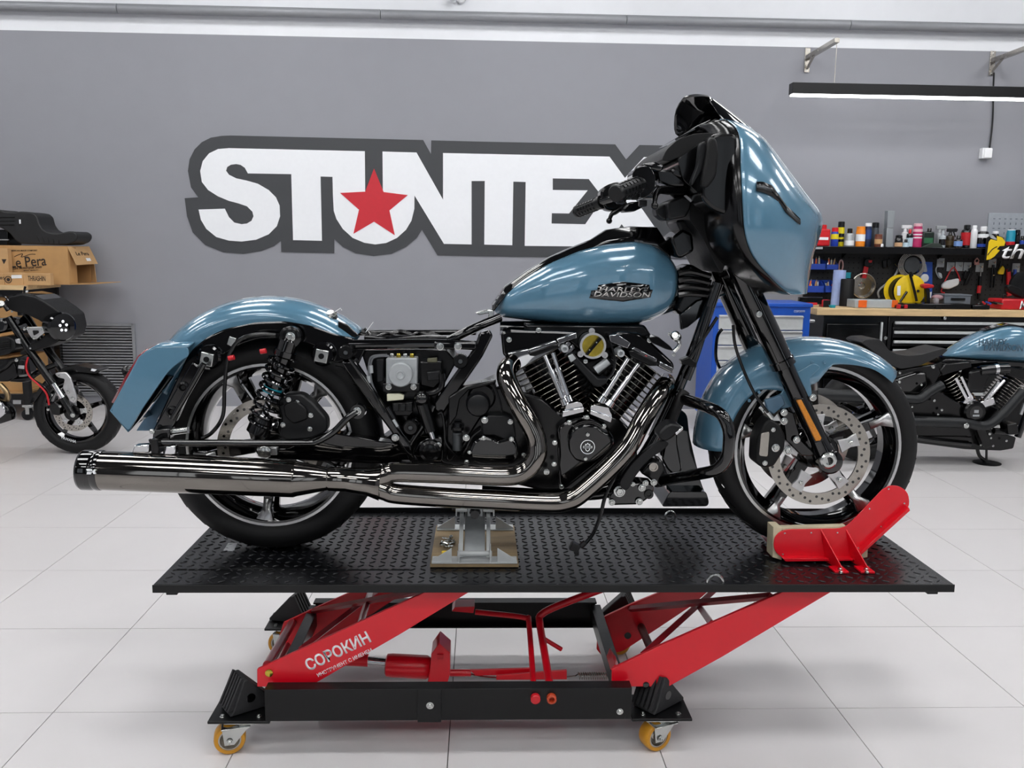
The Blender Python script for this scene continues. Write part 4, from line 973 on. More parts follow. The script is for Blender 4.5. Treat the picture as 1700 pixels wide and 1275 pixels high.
T('guard_foam', MBLK, BIKE, [(1112, 705, 2.47), (1125, 672, 2.47), (1137, 650, 2.48)], .016, smooth=2)
# engine guard
EG = [(1090, 800, 2.50), (1121, 793, 2.43), (1160, 787, 2.34), (1190, 779, 2.29), (1206, 760, 2.275), (1210, 735, 2.272), (1209, 712, 2.275), (1197, 688, 2.29), (1170, 674, 2.35), (1138, 663, 2.46), (1128, 656, 2.52)]
T('engine_guard', GBLK, BIKE, EG, .0165, smooth=6, n=18)
EGf = [W(p[:2], p[2]) for p in EG]
obj('engine_guard', MB().tube([Vector((p.x, 2*YC-p.y, p.z)) for p in EGf], .0165, 14, 5), GBLK, BIKE)
# lower controls
FB = P('control_mount', GBLK, BIKE, arc(zPed((440, 720), (520, 660), (640, 640), (740, 650), (740, 710), (690, 760), (640, 790), (450, 795)), 3, 5), 2.43, 2.50, .006)
for q, r in (((511, 699), .017), ((660, 676), .011), ((684, 645), .009), ((738, 640), .010), ((642, 768), .011), ((460, 773), .010), ((600, 652), .007)): bpx(BIKE, zPed(q)[0], 2.424, r)
obj('mount_bush', MB().lathe(W(zPed((705, 718))[0], 2.43), (0, -1, 0), [(0, .014), (.006, .013), (.006, .006), (.002, .005)], 18), BLK, BIKE)
P('control_block', BLK, BIKE, zPed((650, 580), (700, 520), (760, 490), (800, 500), (830, 590), (860, 640), (780, 680), (700, 610)), 2.47, 2.54, .006)
obj('control_bore', MB().lathe(W(zPed((736, 538))[0], 2.465), (0, -1, 0), [(0, .013), (.004, .013), (.004, .009), (-.002, .008)], 20), STEEL, BIKE)
BP = P('brake_pedal', PLAST, BIKE, arc(zPed((505, 650), (540, 590), (590, 520), (660, 450), (740, 390), (790, 360), (850, 380), (800, 430), (720, 480), (650, 550), (610, 610), (580, 680), (545, 700)), 3, 8), 2.40, 2.422, .005)
P('pedal_pad', PLAST, BP, arc(zPed((765, 330), (800, 280), (845, 250), (895, 255), (925, 270), (910, 310), (840, 365), (790, 370)), 3, 6), 2.36, 2.43, .006)
P('pedal_edge', CHR, BP, zPed((880, 315), (930, 272), (936, 290), (890, 332)), 2.358, 2.40, .002)
# far-side lower spoiler under the frame
P('lower_fairing', mat('gloss_teal_black', '#0d1619', .08, 0, .6), BIKE, arc(zPed((905, 150), (960, 190), (975, 330), (1010, 480), (1050, 640), (1090, 740), (830, 740), (800, 480), (850, 380)), 3, 8), 2.76, 2.86, .012)
P('lower_fairing', GBLK, BIKE, arc(zPed((850, 170), (895, 170), (900, 400), (930, 560), (880, 600), (830, 560), (790, 490)), 3, 6), 2.70, 2.74, .006)
P('spoiler', GBLK, BIKE, arc(zPed((845, 702), (1085, 702), (1105, 770), (1095, 800), (790, 802)), 3, 5), 2.72, 2.90, .008)
# loose sensor cable hanging down to the table
cp = [(1035, 770), (1012, 808), (1003, 830), (997, 855), (985, 885), (972, 902)]
CB = T('loose_cable', BLK, BIKE, cp, .0055, 2.415, smooth=5, n=8)
q0, q1 = W((972, 902), 2.415), W((962, 908), 2.415)
obj('cable_connector', MB().tube([W((972, 900), 2.415), W((963, 908), 2.415)], .0085, 12).box(W((954, 908), 2.415), (.026, .024, .024), Matrix.Rotation(radians(25), 3, 'Y')).box(W((957, 917), 2.415), (.014, .016, .010)), PLAST, CB, bev=.002)
# ---- tank
TT = zTank((176, 660), (182, 610), (250, 515), (330, 455), (400, 405), (560, 312), (760, 232), (950, 182), (1150, 163), (1280, 188), (1380, 255), (1450, 345), (1483, 450), (1486, 470))
TBt = zTank((176, 660), (182, 690), (220, 716), (450, 745), (700, 765), (950, 773), (1150, 768), (1280, 745), (1370, 700), (1430, 630), (1475, 540), (1486, 470))
tt = [(W(p, 2.60).x, W(p, 2.60).z) for p in TT]; tbm = [(W(p, 2.56).x, W(p, 2.56).z) for p in TBt]
tx0, tx1 = tt[0][0], tt[-1][0]
def tank_dim(x):
    t = (x-tx0)/(tx1-tx0)
    zt_ = interp(tt, x); zb_ = interp(tbm, min(max(x, tbm[0][0]), tbm[-1][0]))
    if zt_ < zb_: zt_ = zb_ = (zt_+zb_)/2
    wv = interp([(0, .045), (.08, .075), (.25, .112), (.45, .138), (.65, .15), (.82, .143), (.93, .115), (1, .06)], t)
    return (zt_+zb_)/2, max((zt_-zb_)/2, .001), wv
TE = 2.5
def tank_y(x, z):
    zc_, h_, w_ = tank_dim(x); k = min(abs(z-zc_)/h_, .99)
    return YC-w_*(1-k**TE)**(1/TE)
rows = []; NS = 46
for i in range(NS+1):
    t = .5-.5*cos(pi*i/NS); x = tx0+(tx1-tx0)*t; zc_, h_, w_ = tank_dim(x)
    e = min(1, sqrt(max(0, 1-(2*t-1)**2))*2.2); w_ *= max(e, .1)
    row = []
    for k in range(40):
        a = 2*pi*k/40; ca, sa = cos(a), sin(a)
        row.append(Vector((x, YC-w_*math.copysign(abs(ca)**(2/TE), ca), zc_+h_*math.copysign(abs(sa)**(2/TE), sa))))
    rows.append(row)
mb = MB().grid(rows, True); mb.f += [list(range(39, -1, -1)), [NS*40+k for k in range(40)]]
TK = obj('fuel_tank', mb, BLUE, BIKE, ang=60, sub=1)
# console strip on top of the tank
cs = zTank((160, 610), (250, 490), (400, 385), (560, 288), (700, 225), (850, 165), (960, 95), (1130, 72), (1300, 75), (1370, 180), (1390, 235))
ce = zTank((180, 640), (262, 520), (410, 410), (570, 315), (705, 262), (860, 215), (960, 185), (1130, 165), (1270, 190), (1360, 235), (1400, 275))
rows = []
for p, q in zip(cs, ce):
    a = W(p, YC); b = W(q, YC-.03); h = a.z-b.z
    w_ = .045
    rows.append([Vector((a.x, YC-w_*1.25, b.z-.012)), Vector((a.x, YC-w_, b.z+h*.25)), Vector((a.x, YC-w_*.8, a.z-.002)), Vector((a.x, YC-w_*.3, a.z)), Vector((a.x, YC+w_*.3, a.z)), Vector((a.x, YC+w_*.8, a.z-.002)), Vector((a.x, YC+w_, b.z+h*.25)), Vector((a.x, YC+w_*1.25, b.z-.012))])
obj('tank_console', MB().grid(rows), GBLK, BIKE, ang=30, solid=.004)
# tank badge, laid on the tank surface
def onto(o, off):
    for v in o.data.vertices:
        v.co.y = tank_y(v.co.x, v.co.z)-off-(v.co.y-0)
bp = zTank((845, 575), (860, 522), (900, 515), (910, 482), (1000, 468), (1085, 458), (1180, 468), (1270, 480), (1275, 512), (1295, 516), (1280, 570), (1180, 585), (1085, 600), (950, 588))
b = MB(); cen = Vector((sum(W(p, 2.47).x for p in bp)/len(bp), 0, sum(W(p, 2.47).z for p in bp)/len(bp)))
ring = [W(p, 2.47) for p in bp]; n_ = len(ring); vs = []
for f_ in (1, .75, .5, .25):
    for p in ring: q = cen.lerp(p, f_); vs.append(Vector((q.x, .004 if f_ < 1 else -.001, q.z)))
vs.append(Vector((cen.x, .004, cen.z)))
fs = [(r*n_+k, r*n_+(k+1) % n_, (r+1)*n_+(k+1) % n_, (r+1)*n_+k) for r in range(3) for k in range(n_)]+[(3*n_+k, 3*n_+(k+1) % n_, 4*n_) for k in range(n_)]
bd = obj('tank_badge', MB().add(vs, fs), GBLK, TK, ang=50, recalc=False); onto(bd, .0005)
for v in bd.data.polygons: pass
c1 = W(zTank((1080, 512))[0], 2.47); c2 = W(zTank((1075, 548))[0], 2.47)
CHL = mat('badge_chrome', '#c4c0be', .3, .8)
for s_, c_, f_ in (('HARLEY-', c1, (.135, .0125)), ('DAVIDSON', c2, (.160, .0135))):
    o = text('badge_lettering', s_, CHL, bd, (c_.x, 0, c_.z), .02, .001, fit=f_, shear=.2)
    for v in o.data.vertices: v.co.y = tank_y(v.co.x, v.co.z)-.0075+v.co.y
# ---- forks
fork_px = [(1205, 395), (1262, 520), (1287, 585), (1325, 668), (1374, 764)]
for sgn in (-1, 1):
    yf = 2.505 if sgn < 0 else 2*YC-2.505
    fp_ = [W(p, 2.505) for p in ((1214, 420), (1374, 764))]
    a, b = [Vector((p.x, yf, p.z)) for p in fp_]; d = b-a; L = d.length
    fk = obj('fork', MB().lathe(a, d, [(-.06, .031), (L*.42, .034), (L*.50, .034), (L*.505, .037), (L*.535, .037), (L*.54, .0285), (L*.60, .0275), (L*.9, .0265), (L*.95, .03), (L+.01, .032)], 26), GBLK, BIKE)
    obj('fork_foot', MB().lathe(Vector((b.x, yf, b.z)), (0, -1, 0), [(-.03, .036), (.024, .036), (.028, .03)], 26), GBLK, fk)
rp = zFront((615, 440), (640, 436), (742, 630), (735, 643), (712, 645))
P('reflector', AMB, BIKE, rp, 2.468, 2.477, .002)
P('reflector_mount', BLK, BIKE, zFront((605, 430), (650, 428), (752, 640), (708, 655)), 2.477, 2.49, .002)
bpx(BIKE, zFront((697, 425))[0], 2.49, .011); bpx(BIKE, zFront((425, 5))[0], 2.465, .009); bpx(BIKE, (1203, 406), 2.46, .009); bpx(BIKE, (1197, 391), 2.46, .006)
# front calipers
for dy, flip in ((0, 1), (.205, 0)):
    Y0 = 2.475+dy
    off = 0
    cal = [(450, 560), (480, 530), (530, 560), (560, 620), (555, 690), (500, 775), (440, 780), (408, 755), (415, 640)] if flip else [(330, 560), (350, 500), (410, 465), (450, 500), (460, 560), (420, 620), (330, 635), (312, 600)]
    cp_ = P('front_caliper', MBLK, BIKE, arc(zFront(*cal), 3, 6), Y0, Y0+.075, .006)
    mesh_ = [(435, 605), (480, 595), (470, 725), (425, 720)] if flip else [(365, 545), (400, 555), (390, 600), (350, 610)]
    P('caliper_insert', STEEL, cp_, arc(zFront(*mesh_), 3, 4), Y0-.003, Y0+.01, .002)
    if flip:
        for q, r in (((497, 587), .007), ((455, 755), .008), ((508, 678), .0125)): bpx(cp_, zFront(q)[0], Y0-.002, r)
P('caliper_bracket', GBLK, BIKE, zFront((540, 480), (600, 500), (640, 640), (720, 720), (640, 720), (560, 640)), 2.50, 2.52, .004)
for q, r in (((551, 500), .011), ((551, 544), .011), ((614, 638), .011), ((569, 693), .013)): bpx(BIKE, zFront(q)[0], 2.492, r)
P('mount_clip', mat('dull_blue_panel', '#4f6c82', .4), BIKE, zFront((455, 440), (540, 410), (560, 460), (500, 510), (470, 490)), 2.515, 2.53, .003)
T('brake_hose', BLK, BIKE, [zFront(q)[0] for q in ((295, 60), (305, 160), (345, 280), (400, 400), (440, 460), (470, 500))], .0045, 2.46, smooth=5, n=8)
T('hose_end', ZINC, BIKE, [zFront((455, 485))[0], zFront((492, 530))[0]], .007, 2.465, smooth=0, n=8)
T('brake_hose', BLK, BIKE, [zFront(q)[0] for q in ((240, 80), (215, 120), (208, 220), (230, 280), (255, 320))], .005, 2.70, smooth=5, n=8)
T('frame_cable', BLK, BIKE, [zFront(q)[0] for q in ((215, 20), (150, 120), (90, 210), (40, 300))], .005, 2.50, smooth=4, n=8)
for k, q in enumerate(((560, 760), (640, 770), (690, 690))): pass
obj('hub_cover', MB().lathe(Vector((FWC.x, 2.535, FWC.z)), (0, -1, 0), [(-.02, .05), (.0, .05), (.01, .035), (.03, .032)], 28), BLK, BIKE)
# ---- fairing
def xz(p, Y): v = W(p, Y); return v.x, v.z
Er = [((1205, 199), .24), ((1226, 221), .31), ((1229, 281), .365), ((1232, 338), .385), ((1236, 388), .385), ((1249, 425), .36), ((1274, 456), .32), ((1300, 481), .26), ((1311, 488), .22)]
FSH = [-22, -30, -32, -28, -24, -20, -20, -20, -18]
Nr = [(1262, 238), (1284, 262), (1315, 296), (1343, 333), (1361, 358), (1355, 386), (1343, 420), (1336, 462), (1333, 484)]
rows = []
for (e, hw), nn in zip(Er, Nr):
    ex, ez = xz(e, YC-hw); nx_, nz_ = xz((nn[0]+FSH.pop(0), nn[1]), YC+.03); row = []
    for k in range(33):
        ph = pi*k/32; ca = cos(ph); sa = sin(ph)
        y = YC-hw*math.copysign(abs(ca)**.95, ca); f_ = sa**.95
        row.append(Vector((ex+(nx_-ex)*f_, y, ez+(nz_-ez)*f_)))
    rows.append(row)
fr = []
for i in range(len(rows)-1):                       # smooth between the outline rows
    p0 = rows[max(i-1, 0)]; p1 = rows[i]; p2 = rows[i+1]; p3 = rows[min(i+2, len(rows)-1)]
    for k in range(4):
        t = k/4; fr.append([.5*((2*b)+(c-a)*t+(2*a-5*b+4*c-d)*t*t+(3*b-a-3*c+d)*t**3) for a, b, c, d in zip(p0, p1, p2, p3)])
fr.append(rows[-1])
FA = obj('fairing', MB().grid(fr), BLUE, BIKE, ang=60, solid=.005, sub=1)
obj('fairing_top', MB().grid([fr[0], [p+Vector((-.03*1, 0, .008)) if 3 < k < 29 else p for k, p in enumerate(fr[0])], [Vector((p.x*.55+.45*fr[0][0].x-.01, YC+(p.y-YC)*.9, p.z*.4+.6*fr[0][0].z+.004)) for p in fr[0]]]), BLUE, FA, ang=50, solid=.004)
# side vent trim follows the fairing skin
def skin(px):                                      # nearest fairing vertex row point on the near side under a pixel
    best = None
    for r in fr:
        for k in range(0, 18):
            v = r[k]; d = v-CAM; z_ = d.dot(_f); x_ = 850+F_PX*d.dot(RT)/z_; y_ = 637.5-F_PX*d.dot(UP)/z_
            e = (x_-px[0])**2+(y_-px[1])**2
            if best is None or e < best[0]: best = (e, v)
    return W(px, best[1].y-.006)
ctr = zFair((765, 600), (800, 605), (850, 625), (890, 670), (940, 735), (985, 780), (1020, 808))
wd_ = [26, 30, 30, 22, 20, 22, 18]
g = []
for (x, y), w_ in zip(ctr, wd_): g.append([skin((x, y-w_/3.54)), skin((x, y+w_/3.54))])
obj('fairing_vent', MB().grid(g), BLK, FA, solid=.006)
g = []
for (x, y) in ctr[:3]+[ctr[4], ctr[5]]: pass
obj('vent_insert', MB().grid([[p[0].lerp(p[1], .25)+Vector((0, -.004, 0)), p[0].lerp(p[1], .75)+Vector((0, -.004, 0))] for p in [[skin((x, y-6)), skin((x, y+6))] for x, y in ctr[:3]]]), mat('dark_steel', '#55585a', .4, .8), FA, solid=.002)
obj('vent_insert', MB().grid([[p[0].lerp(p[1], .2)+Vector((0, -.004, 0)), p[0].lerp(p[1], .8)+Vector((0, -.004, 0))] for p in [[skin((x, y-5)), skin((x, y+5))] for x, y in ctr[4:]]]), mat('dark_steel', '#55585a', .4, .8), FA, solid=.002)
# inner fairing: fills the shell from behind
inn = []
for r in fr:
    a, b = r[0], r[-1]
    inn.append([a+Vector((.002, .004, 0)), a+Vector((-.02, .03, 0)), a.lerp(b, .2)+Vector((-.045, 0, 0)), a.lerp(b, .5)+Vector((-.02, 0, 0)), a.lerp(b, .8)+Vector((-.045, 0, 0)), b+Vector((-.02, -.03, 0)), b+Vector((.002, -.004, 0))])
obj('inner_fairing', MB().grid(inn), BLK, BIKE, ang=50, solid=.006)
# black side of the inner fairing, dash hood, mirror and speaker shapes
P('inner_side', BLK, BIKE, arc(zFair((520, 285), (650, 290), (662, 480), (672, 780), (600, 770), (510, 740), (440, 670), (450, 500), (480, 330)), 4, 10), YC-.33, YC-.20, .012, seg=4)
P('mirror', MBLK, BIKE, arc(zFair((490, 310), (530, 315), (545, 400), (530, 540), (480, 610), (440, 600), (470, 440)), 4, 8), YC-.375, YC-.345, .010, seg=4)
P('dash_side', PLAST, BIKE, arc(zFair((435, 345), (475, 345), (445, 500), (385, 600), (380, 580), (420, 480)), 3, 6), YC-.35, YC-.32, .008, seg=3)
hood = [((205, 450), (235, 385), (300, 325), (400, 290), (490, 285), (540, 290), (480, 340), (400, 380), (330, 420), (260, 450)),]
P('dash_hood', MBLK, BIKE, arc(zFair(*hood[0]), 3, 6), YC-.24, YC+.24, .012, seg=3)
P('dash', BLK, BIKE, arc(zFair((300, 440), (430, 345), (480, 330), (500, 600), (520, 740), (420, 640), (330, 560)), 3, 8), YC-.28, YC+.28, .008)
P('dash_cap', PLAST, BIKE, arc(zFair((450, 275), (520, 200), (560, 215), (580, 285)), 3, 5), YC-.16, YC+.16, .008)
P('wind_deflector_base', GBLK, BIKE, zFair((285, 320), (420, 240), (500, 205), (440, 255), (320, 310)), YC-.12, YC+.12, .004)
# fork crown covers below the dash
P('nacelle', MBLK, BIKE, arc(zFair((385, 640), (430, 640), (640, 800), (690, 900), (760, 1010), (860, 1130), (940, 1220), (870, 1200), (760, 1120), (640, 960), (600, 1000), (560, 1120), (520, 1050), (450, 900), (370, 800)), 3, 8), YC-.16, YC+.16, .010, seg=3)
P('fairing_support', GBLK, BIKE, arc(zFair((560, 920), (620, 900), (690, 930), (760, 1130), (790, 1275), (740, 1275), (690, 1160)), 3, 6), YC-.145, YC-.12, .006)
P('switch_box', PLAST, BIKE, zFair((245, 690), (330, 655), (385, 680), (380, 730), (350, 780), (250, 800)), YC-.20, YC-.06, .006)
P('switch_box', PLAST, BIKE, zFair((170, 730), (245, 700), (240, 790), (220, 800), (180, 770)), YC-.16, YC-.10, .008)
P('steering_cover', BLK, BIKE, zFair((260, 905), (330, 850), (390, 880), (400, 980), (320, 1025), (290, 1010)), YC-.10, YC+.05, .008)
P('steering_cover', PLAST, BIKE, zFair((290, 800), (370, 790), (420, 900), (330, 890)), YC-.08, YC+.05, .008)
P('cable_clip', GREY, BIKE, zFair((340, 655), (352, 650), (388, 682), (380, 692)), YC-.21, YC-.20, .001)
# ---- windscreen
wsn = [W(p, YC-h) for p, h in (((1207, 216), .17), ((1203, 206), .165), ((1190, 186), .14), ((1176, 166), .09))]
wsf = [W(p, YC+h) for p, h in (((1119, 226), .19), ((1118, 205), .19), ((1120, 180), .17), ((1134, 162), .12))]
wsc = [W(p, YC) for p in ((1264, 241), (1236, 216), (1204, 187), (1162, 155))]
rows = []
for a, c, b in zip(wsn, wsc, wsf):                 # near wing, raked centre line, far wing
    row = []
    for k in range(25):
        ph = pi*k/24; f_ = sin(ph); t = .5-.5*cos(ph)
        e = a.lerp(b, t); mid = a.lerp(b, .5)
        row.append(e+(c-mid)*f_)
    rows.append(row)
SMK = mat('smoked_screen', '#08090b', .05, 0, .6, .05, 20)
obj('windscreen', MB().grid(rows), SMK, BIKE, ang=60, solid=.004, sub=1)
# ---- handlebar, grips, switches, levers
GY, GF = 2.19, 3.05
g0, g1 = W(zBar((552, 830))[0], GY), W(zBar((775, 738))[0], GY+.10)
HB = T('handlebar', GBLK, BIKE, [g1, W(zBar((850, 690))[0], GY+.18), W((1120, 320), YC-.15), W((1140, 335), YC), W((1120, 325), YC+.15), W((1040, 325), GF-.18), W(zBar((440, 890))[0], GF-.1)], .0135, smooth=5)
def grip(a, b, nm):
    d = b-a; L = d.length; dn = d.normalized()
    g_ = obj('grip', MB().lathe(a, d, [(0, .014), (0, .0195), (.003, .0215), (.012, .0215), (.014, .0195), (L-.012, .0195), (L-.012, .023), (L, .023), (L, .015)], 28), PLAST, BIKE, ang=40)
    u_ = dn.cross(Vector((0, 0, 1))).normalized(); v_ = u_.cross(dn)
    for q in range(8):
        an = 2*pi*q/8
        for k in range(6):
            c_ = a+dn*(L*(.18+.11*k))+(u_*cos(an)+v_*sin(an))*.0198
            m_ = Matrix((dn, u_*cos(an)+v_*sin(an), (dn.cross(u_*cos(an)+v_*sin(an))))).transposed()
            obj('grip_block', MB().box(c_, (L*.07, .0035, .009), m_), PLAST, g_)
    return g_
grip(g0, g1, 'near')
f0, f1 = W(zBar((262, 965))[0], GF), W(zBar((455, 888))[0], GF-.10)
grip(f0, f1, 'far')
def sw(c, dirv, Y, px):
    return c
P('switch_housing', GBLK, BIKE, arc(zBar((685, 650), (750, 615), (820, 620), (860, 700), (850, 800), (800, 850), (740, 870), (735, 740), (680, 720)), 3, 6), GY+.07, GY+.15, .010, seg=4)
P('switch_top', GBLK, BIKE, zBar((750, 600), (860, 585), (930, 620), (900, 660), (780, 640)), GY+.10, GY+.18, .006)
P('brake_reservoir', BLK, BIKE, arc(zBar((975, 650), (1040, 600), (1135, 620), (1130, 680), (1060, 710), (980, 690)), 3, 5), GY+.16, GY+.25, .006)
P('reservoir_lid', PLAST, BIKE, zBar((985, 630), (1045, 595), (1135, 612), (1135, 632), (1040, 660)), GY+.158, GY+.25, .004)
P('master_cylinder', BLK, BIKE, zBar((860, 640), (980, 650), (1090, 740), (1080, 770), (960, 770), (880, 740)), GY+.16, GY+.22, .008)
T('brake_lever', BLK, BIKE, [W(zBar(q)[0], GY+y) for q, y in (((1060, 800), .20), ((950, 800), .16), ((890, 800), .13), ((860, 830), .10), ((852, 880), .07), ((850, 912), .06))], [.012, .012, .010, .008, .006, .006], smooth=5)
obj('lever_ball', MB().ball(W(zBar((850, 918))[0], GY+.06), .0095), BLK, BIKE)
P('switch_housing', BLK, BIKE, arc(zBar((440, 800), (490, 760), (560, 735), (620, 745), (640, 830), (640, 900), (560, 960), (480, 950), (445, 880)), 3, 6), GF-.12, GF-.04, .008)
T('clutch_lever', BLK, BIKE, [W(zBar(q)[0], GF-.12) for q in ((640, 900), (560, 960), (525, 985), (508, 1030))], [.010, .009, .007, .006], smooth=5)
obj('lever_ball', MB().ball(W(zBar((507, 1032))[0], GF-.12), .010), BLK, BIKE)
P('clutch_mount', BLK, BIKE, zBar((610, 940), (660, 890), (780, 880), (785, 920), (700, 960), (620, 965)), GF-.2, GF-.12, .006)
for q in ((590, 880), (700, 850), (760, 900), (650, 840)):
    obj('switch_button', MB().box(W(zBar(q)[0], GY+.12), (.02, .02, .016)), PLAST, BIKE, bev=.003)
# ================================================================ LEFT BACKGROUND: rack with boxes and seats
RX = -3.60; RY0, RY1 = 7.10, 7.72
zr = W((30, 474), RY0).z
rack = thing('storage_rack', 'black steel storage rack with a wooden top and casters at the left edge', 'rack', (-4.3, 7.4, 0))
obj('top_board', MB().box((RX-.75+.01, (RY0+RY1)/2, zr-.018), (1.5, RY1-RY0, .036)), WOOD, rack, bev=.002)
for y in (RY0+.03, RY1-.03):
    obj('post', MB().box((RX-.03, y, zr/2+.05), (.05, .05, zr-.15)), BLK, rack, bev=.002)
    obj('post', MB().box((RX-1.45, y, zr/2+.05), (.05, .05, zr-.15)), BLK, rack, bev=.002)
    for z in (zr-.062, .19, .62): obj('beam', MB().box((RX-.75, y, z), (1.4, .045, .05)), BLK, rack, bev=.002)
for z in (zr-.062, .62, .19): obj('end_beam', MB().box((RX-.03, (RY0+RY1)/2, z), (.045, RY1-RY0-.1, .05)), BLK, rack, bev=.002)
for z in (.62, .19): obj('shelf_board', MB().box((RX-.75, (RY0+RY1)/2, z+.03), (1.38, RY1-RY0-.05, .012)), CARD, rack)
for x, y in ((RX-.03, RY0+.03), (RX-.03, RY1-.03), (RX-1.45, RY0+.03)):
    cs = obj('caster', MB().box((x, y, .118), (.07, .07, .02)).box((x-.0, y-.028, .085), (.03, .004, .07)).box((x, y+.028, .085), (.03, .004, .07)), ZINC, rack, bev=.001)
    obj('caster_wheel', MB().lathe((x-.01, y+.02, .045), (0, -1, 0), [(0, .02), (0, .042), (.006, .045), (.034, .045), (.04, .042), (.04, .02)], 24), PLAST, cs)
def cbox(name, label, x0, x1, y0, y1, z0, z1, m=CARD, cat='box', tape=True):
    t = thing(name, label, cat, ((x0+x1)/2, (y0+y1)/2, z0))
    obj('body', MB().box(((x0+x1)/2, (y0+y1)/2, (z0+z1)/2), (x1-x0, y1-y0, z1-z0)), m, t, bev=.002)
    if tape: obj('seam_tape', MB().box(((x0+x1)/2, (y0+y1)/2, z1+.0006), (x1-x0-.002, .05, .001)), CARDL, t)
    return t
# big seat carton, open at its right end
by = 7.30; b0 = W((-60, 470), by); b1 = W((115.5, 470), by); bz1 = W((60, 408), by).z
bb = thing('seat_carton', 'large open brown carton with dark script lettering on the rack top', 'box', ((b0.x+b1.x)/2, by+.2, zr))
bw = MB()
bw.box(((b0.x+b1.x)/2, by+.002, (zr+bz1)/2+.001), (b1.x-b0.x, .005, bz1-zr-.002)); bw.box(((b0.x+b1.x)/2, by+.40, (zr+bz1)/2+.001), (b1.x-b0.x, .005, bz1-zr-.002))
bw.box(((b0.x+b1.x)/2, by+.2, zr+.004), (b1.x-b0.x, .395, .005)); bw.box(((b0.x+b1.x)/2, by+.2, bz1-.003), (b1.x-b0.x, .395, .005))
obj('carton_walls', bw, CARD, bb)
q = [W(p, by+.02) for p in zBox((895, 545), (1190, 545), (1298, 775), (995, 790))]
tf = MB().prism([Vector((b1.x, by+.005, bz1)), Vector((b1.x, by+.40, bz1)), Vector((b1.x+.065, by+.40, bz1-.145)), Vector((b1.x+.065, by+.0, bz1-.15))], (-.004, 0, -.001))
obj('flap', tf, CARDL, bb)
obj('flap', MB().prism([Vector((b1.x, by, zr+.003)), Vector((b1.x, by+.40, zr+.003)), Vector((b1.x+.25, by+.40, zr+.012)), Vector((b1.x+.17, by, zr+.006))], (0, 0, .004)), CARD, bb)
obj('flap', MB().prism([Vector((b1.x, by+.003, zr+.01)), Vector((b1.x+.008, by+.12, zr+.01)), Vector((b1.x+.008, by+.12, bz1-.01)), Vector((b1.x, by+.003, bz1-.01))], (.002, .004, 0)), CARD, bb)
obj('flap', MB().prism([Vector((b1.x, by+.40, zr+.01)), Vector((b1.x+.05, by+.385, zr+.01)), Vector((b1.x+.04, by+.385, bz1-.16)), Vector((b1.x, by+.40, bz1-.01))], (.002, .004, 0)), CARDL, bb)
# flap text lies on the slanted flap
fa_ = [Vector((b1.x, by+.005, bz1)), Vector((b1.x+.17, by-.02, bz1-.14))]
px_ = lambda q_, Y=by-.002: W(zBox(q_)[0], Y)
text('lettering', 'Le Pera', DPRT, bb, px_((372, 752)), .1, .001, tilt=radians(5), fit=(.285, .08), bold=.006)
text('lettering', 'Custom Motorcycle Seats', DPRT, bb, px_((330, 835)), .1, .001, tilt=radians(4), fit=(.27, .03), shear=.3)
text('lettering', 'AMERICAN MADE COMFORT', DPRT, bb, px_((310, 605)), .1, .001, tilt=radians(1), fit=(.22, .012))
text('lettering', '— SINCE · QUALITY —', DPRT, bb, px_((410, 868)), .1, .001, tilt=radians(3), fit=(.16, .010))
T('carton_swash', DPRT, bb, [px_(q_, by) for q_ in ((190, 688), (250, 660), (300, 650), (280, 690), (330, 680), (400, 655), (470, 655))], .003, smooth=4, n=5)
fx = W(zBox((1085, 630))[0], by+.02)
tx = text('lettering', 'Le Pera', DPRT, bb, (0, 0, 0), .05, .001, fit=(.115, .032))
o_ = Vector((b1.x+.003, by-.001, bz1+.001)); e1 = Vector((.17, -.025, -.14)).normalized(); e2 = Vector((0, 1, 0))
for v in tx.data.vertices:                        # on the outer face of the top flap, facing right and up
    x, z = v.co.x, v.co.z
    v.co = Vector((b1.x+.026, by+.2, bz1-.06)) + Vector((0, 1, 0))*x*2 + Vector((-.065, 0, .15)).normalized()*z + Vector((.15, 0, .065)).normalized()*(.002+abs(v.co.y))
obj('price_label', MB().box((b1.x+.0485, by+.26, bz1-.108), (.002, .08, .026), Matrix.Rotation(radians(-23), 3, 'Y')), WPRT, bb)
# small parcels on the rack edge
zz = zr+.001
def small(name, label, qa, Y, w_d, m, *texts):
    x0 = W(zBox(qa[0])[0], Y).x; x1 = W(zBox(qa[1])[0], Y).x; z1 = W(zBox(qa[0])[0], Y).z
    t = cbox(name, label, x0, x1, Y, Y+w_d, zz, z1, m, tape=False)
    for s_, c_, f_ in texts: text('lettering', s_, DPRT, t, W(zBox(c_)[0], Y-.0005), .05, .001, fit=f_)
    obj('lid_seam', MB().box(((x0+x1)/2, Y-.0006, z1-.014), (x1-x0-.004, .001, .002)), CARD, t)
    return t
small('parcel', 'flat brown parcel with spiky black lettering in front of the carton', ((300, 905), (662, 905)), 7.16, .055, CARDL, ('THRASHIN', (485, 975), (.135, .040)))
t = small('parcel', 'flat brown parcel with round stamp and white label, left of the lettered one', ((52, 897), (298, 897)), 7.155, .055, CARDL)
P('address_label', WPRT, t, zBox((150, 930), (285, 928), (288, 972), (152, 975)), 7.152, 7.1545, 0)
c = W(zBox((110, 990))[0], 7.153)
obj('round_stamp', MB().lathe(c, (0, -1, 0), [(0, .028), (.001, .028), (.001, .022), (0, .022)], 24, True).lathe(c, (0, -1, 0), [(0, .014), (.001, .014)], 12), DPRT, t)
t = small('parcel', 'brown parcel with printed code block cut by the left edge', ((-120, 905), (48, 905)), 7.15, .055, CARDL, ('185', (20, 970), (.05, .02)))
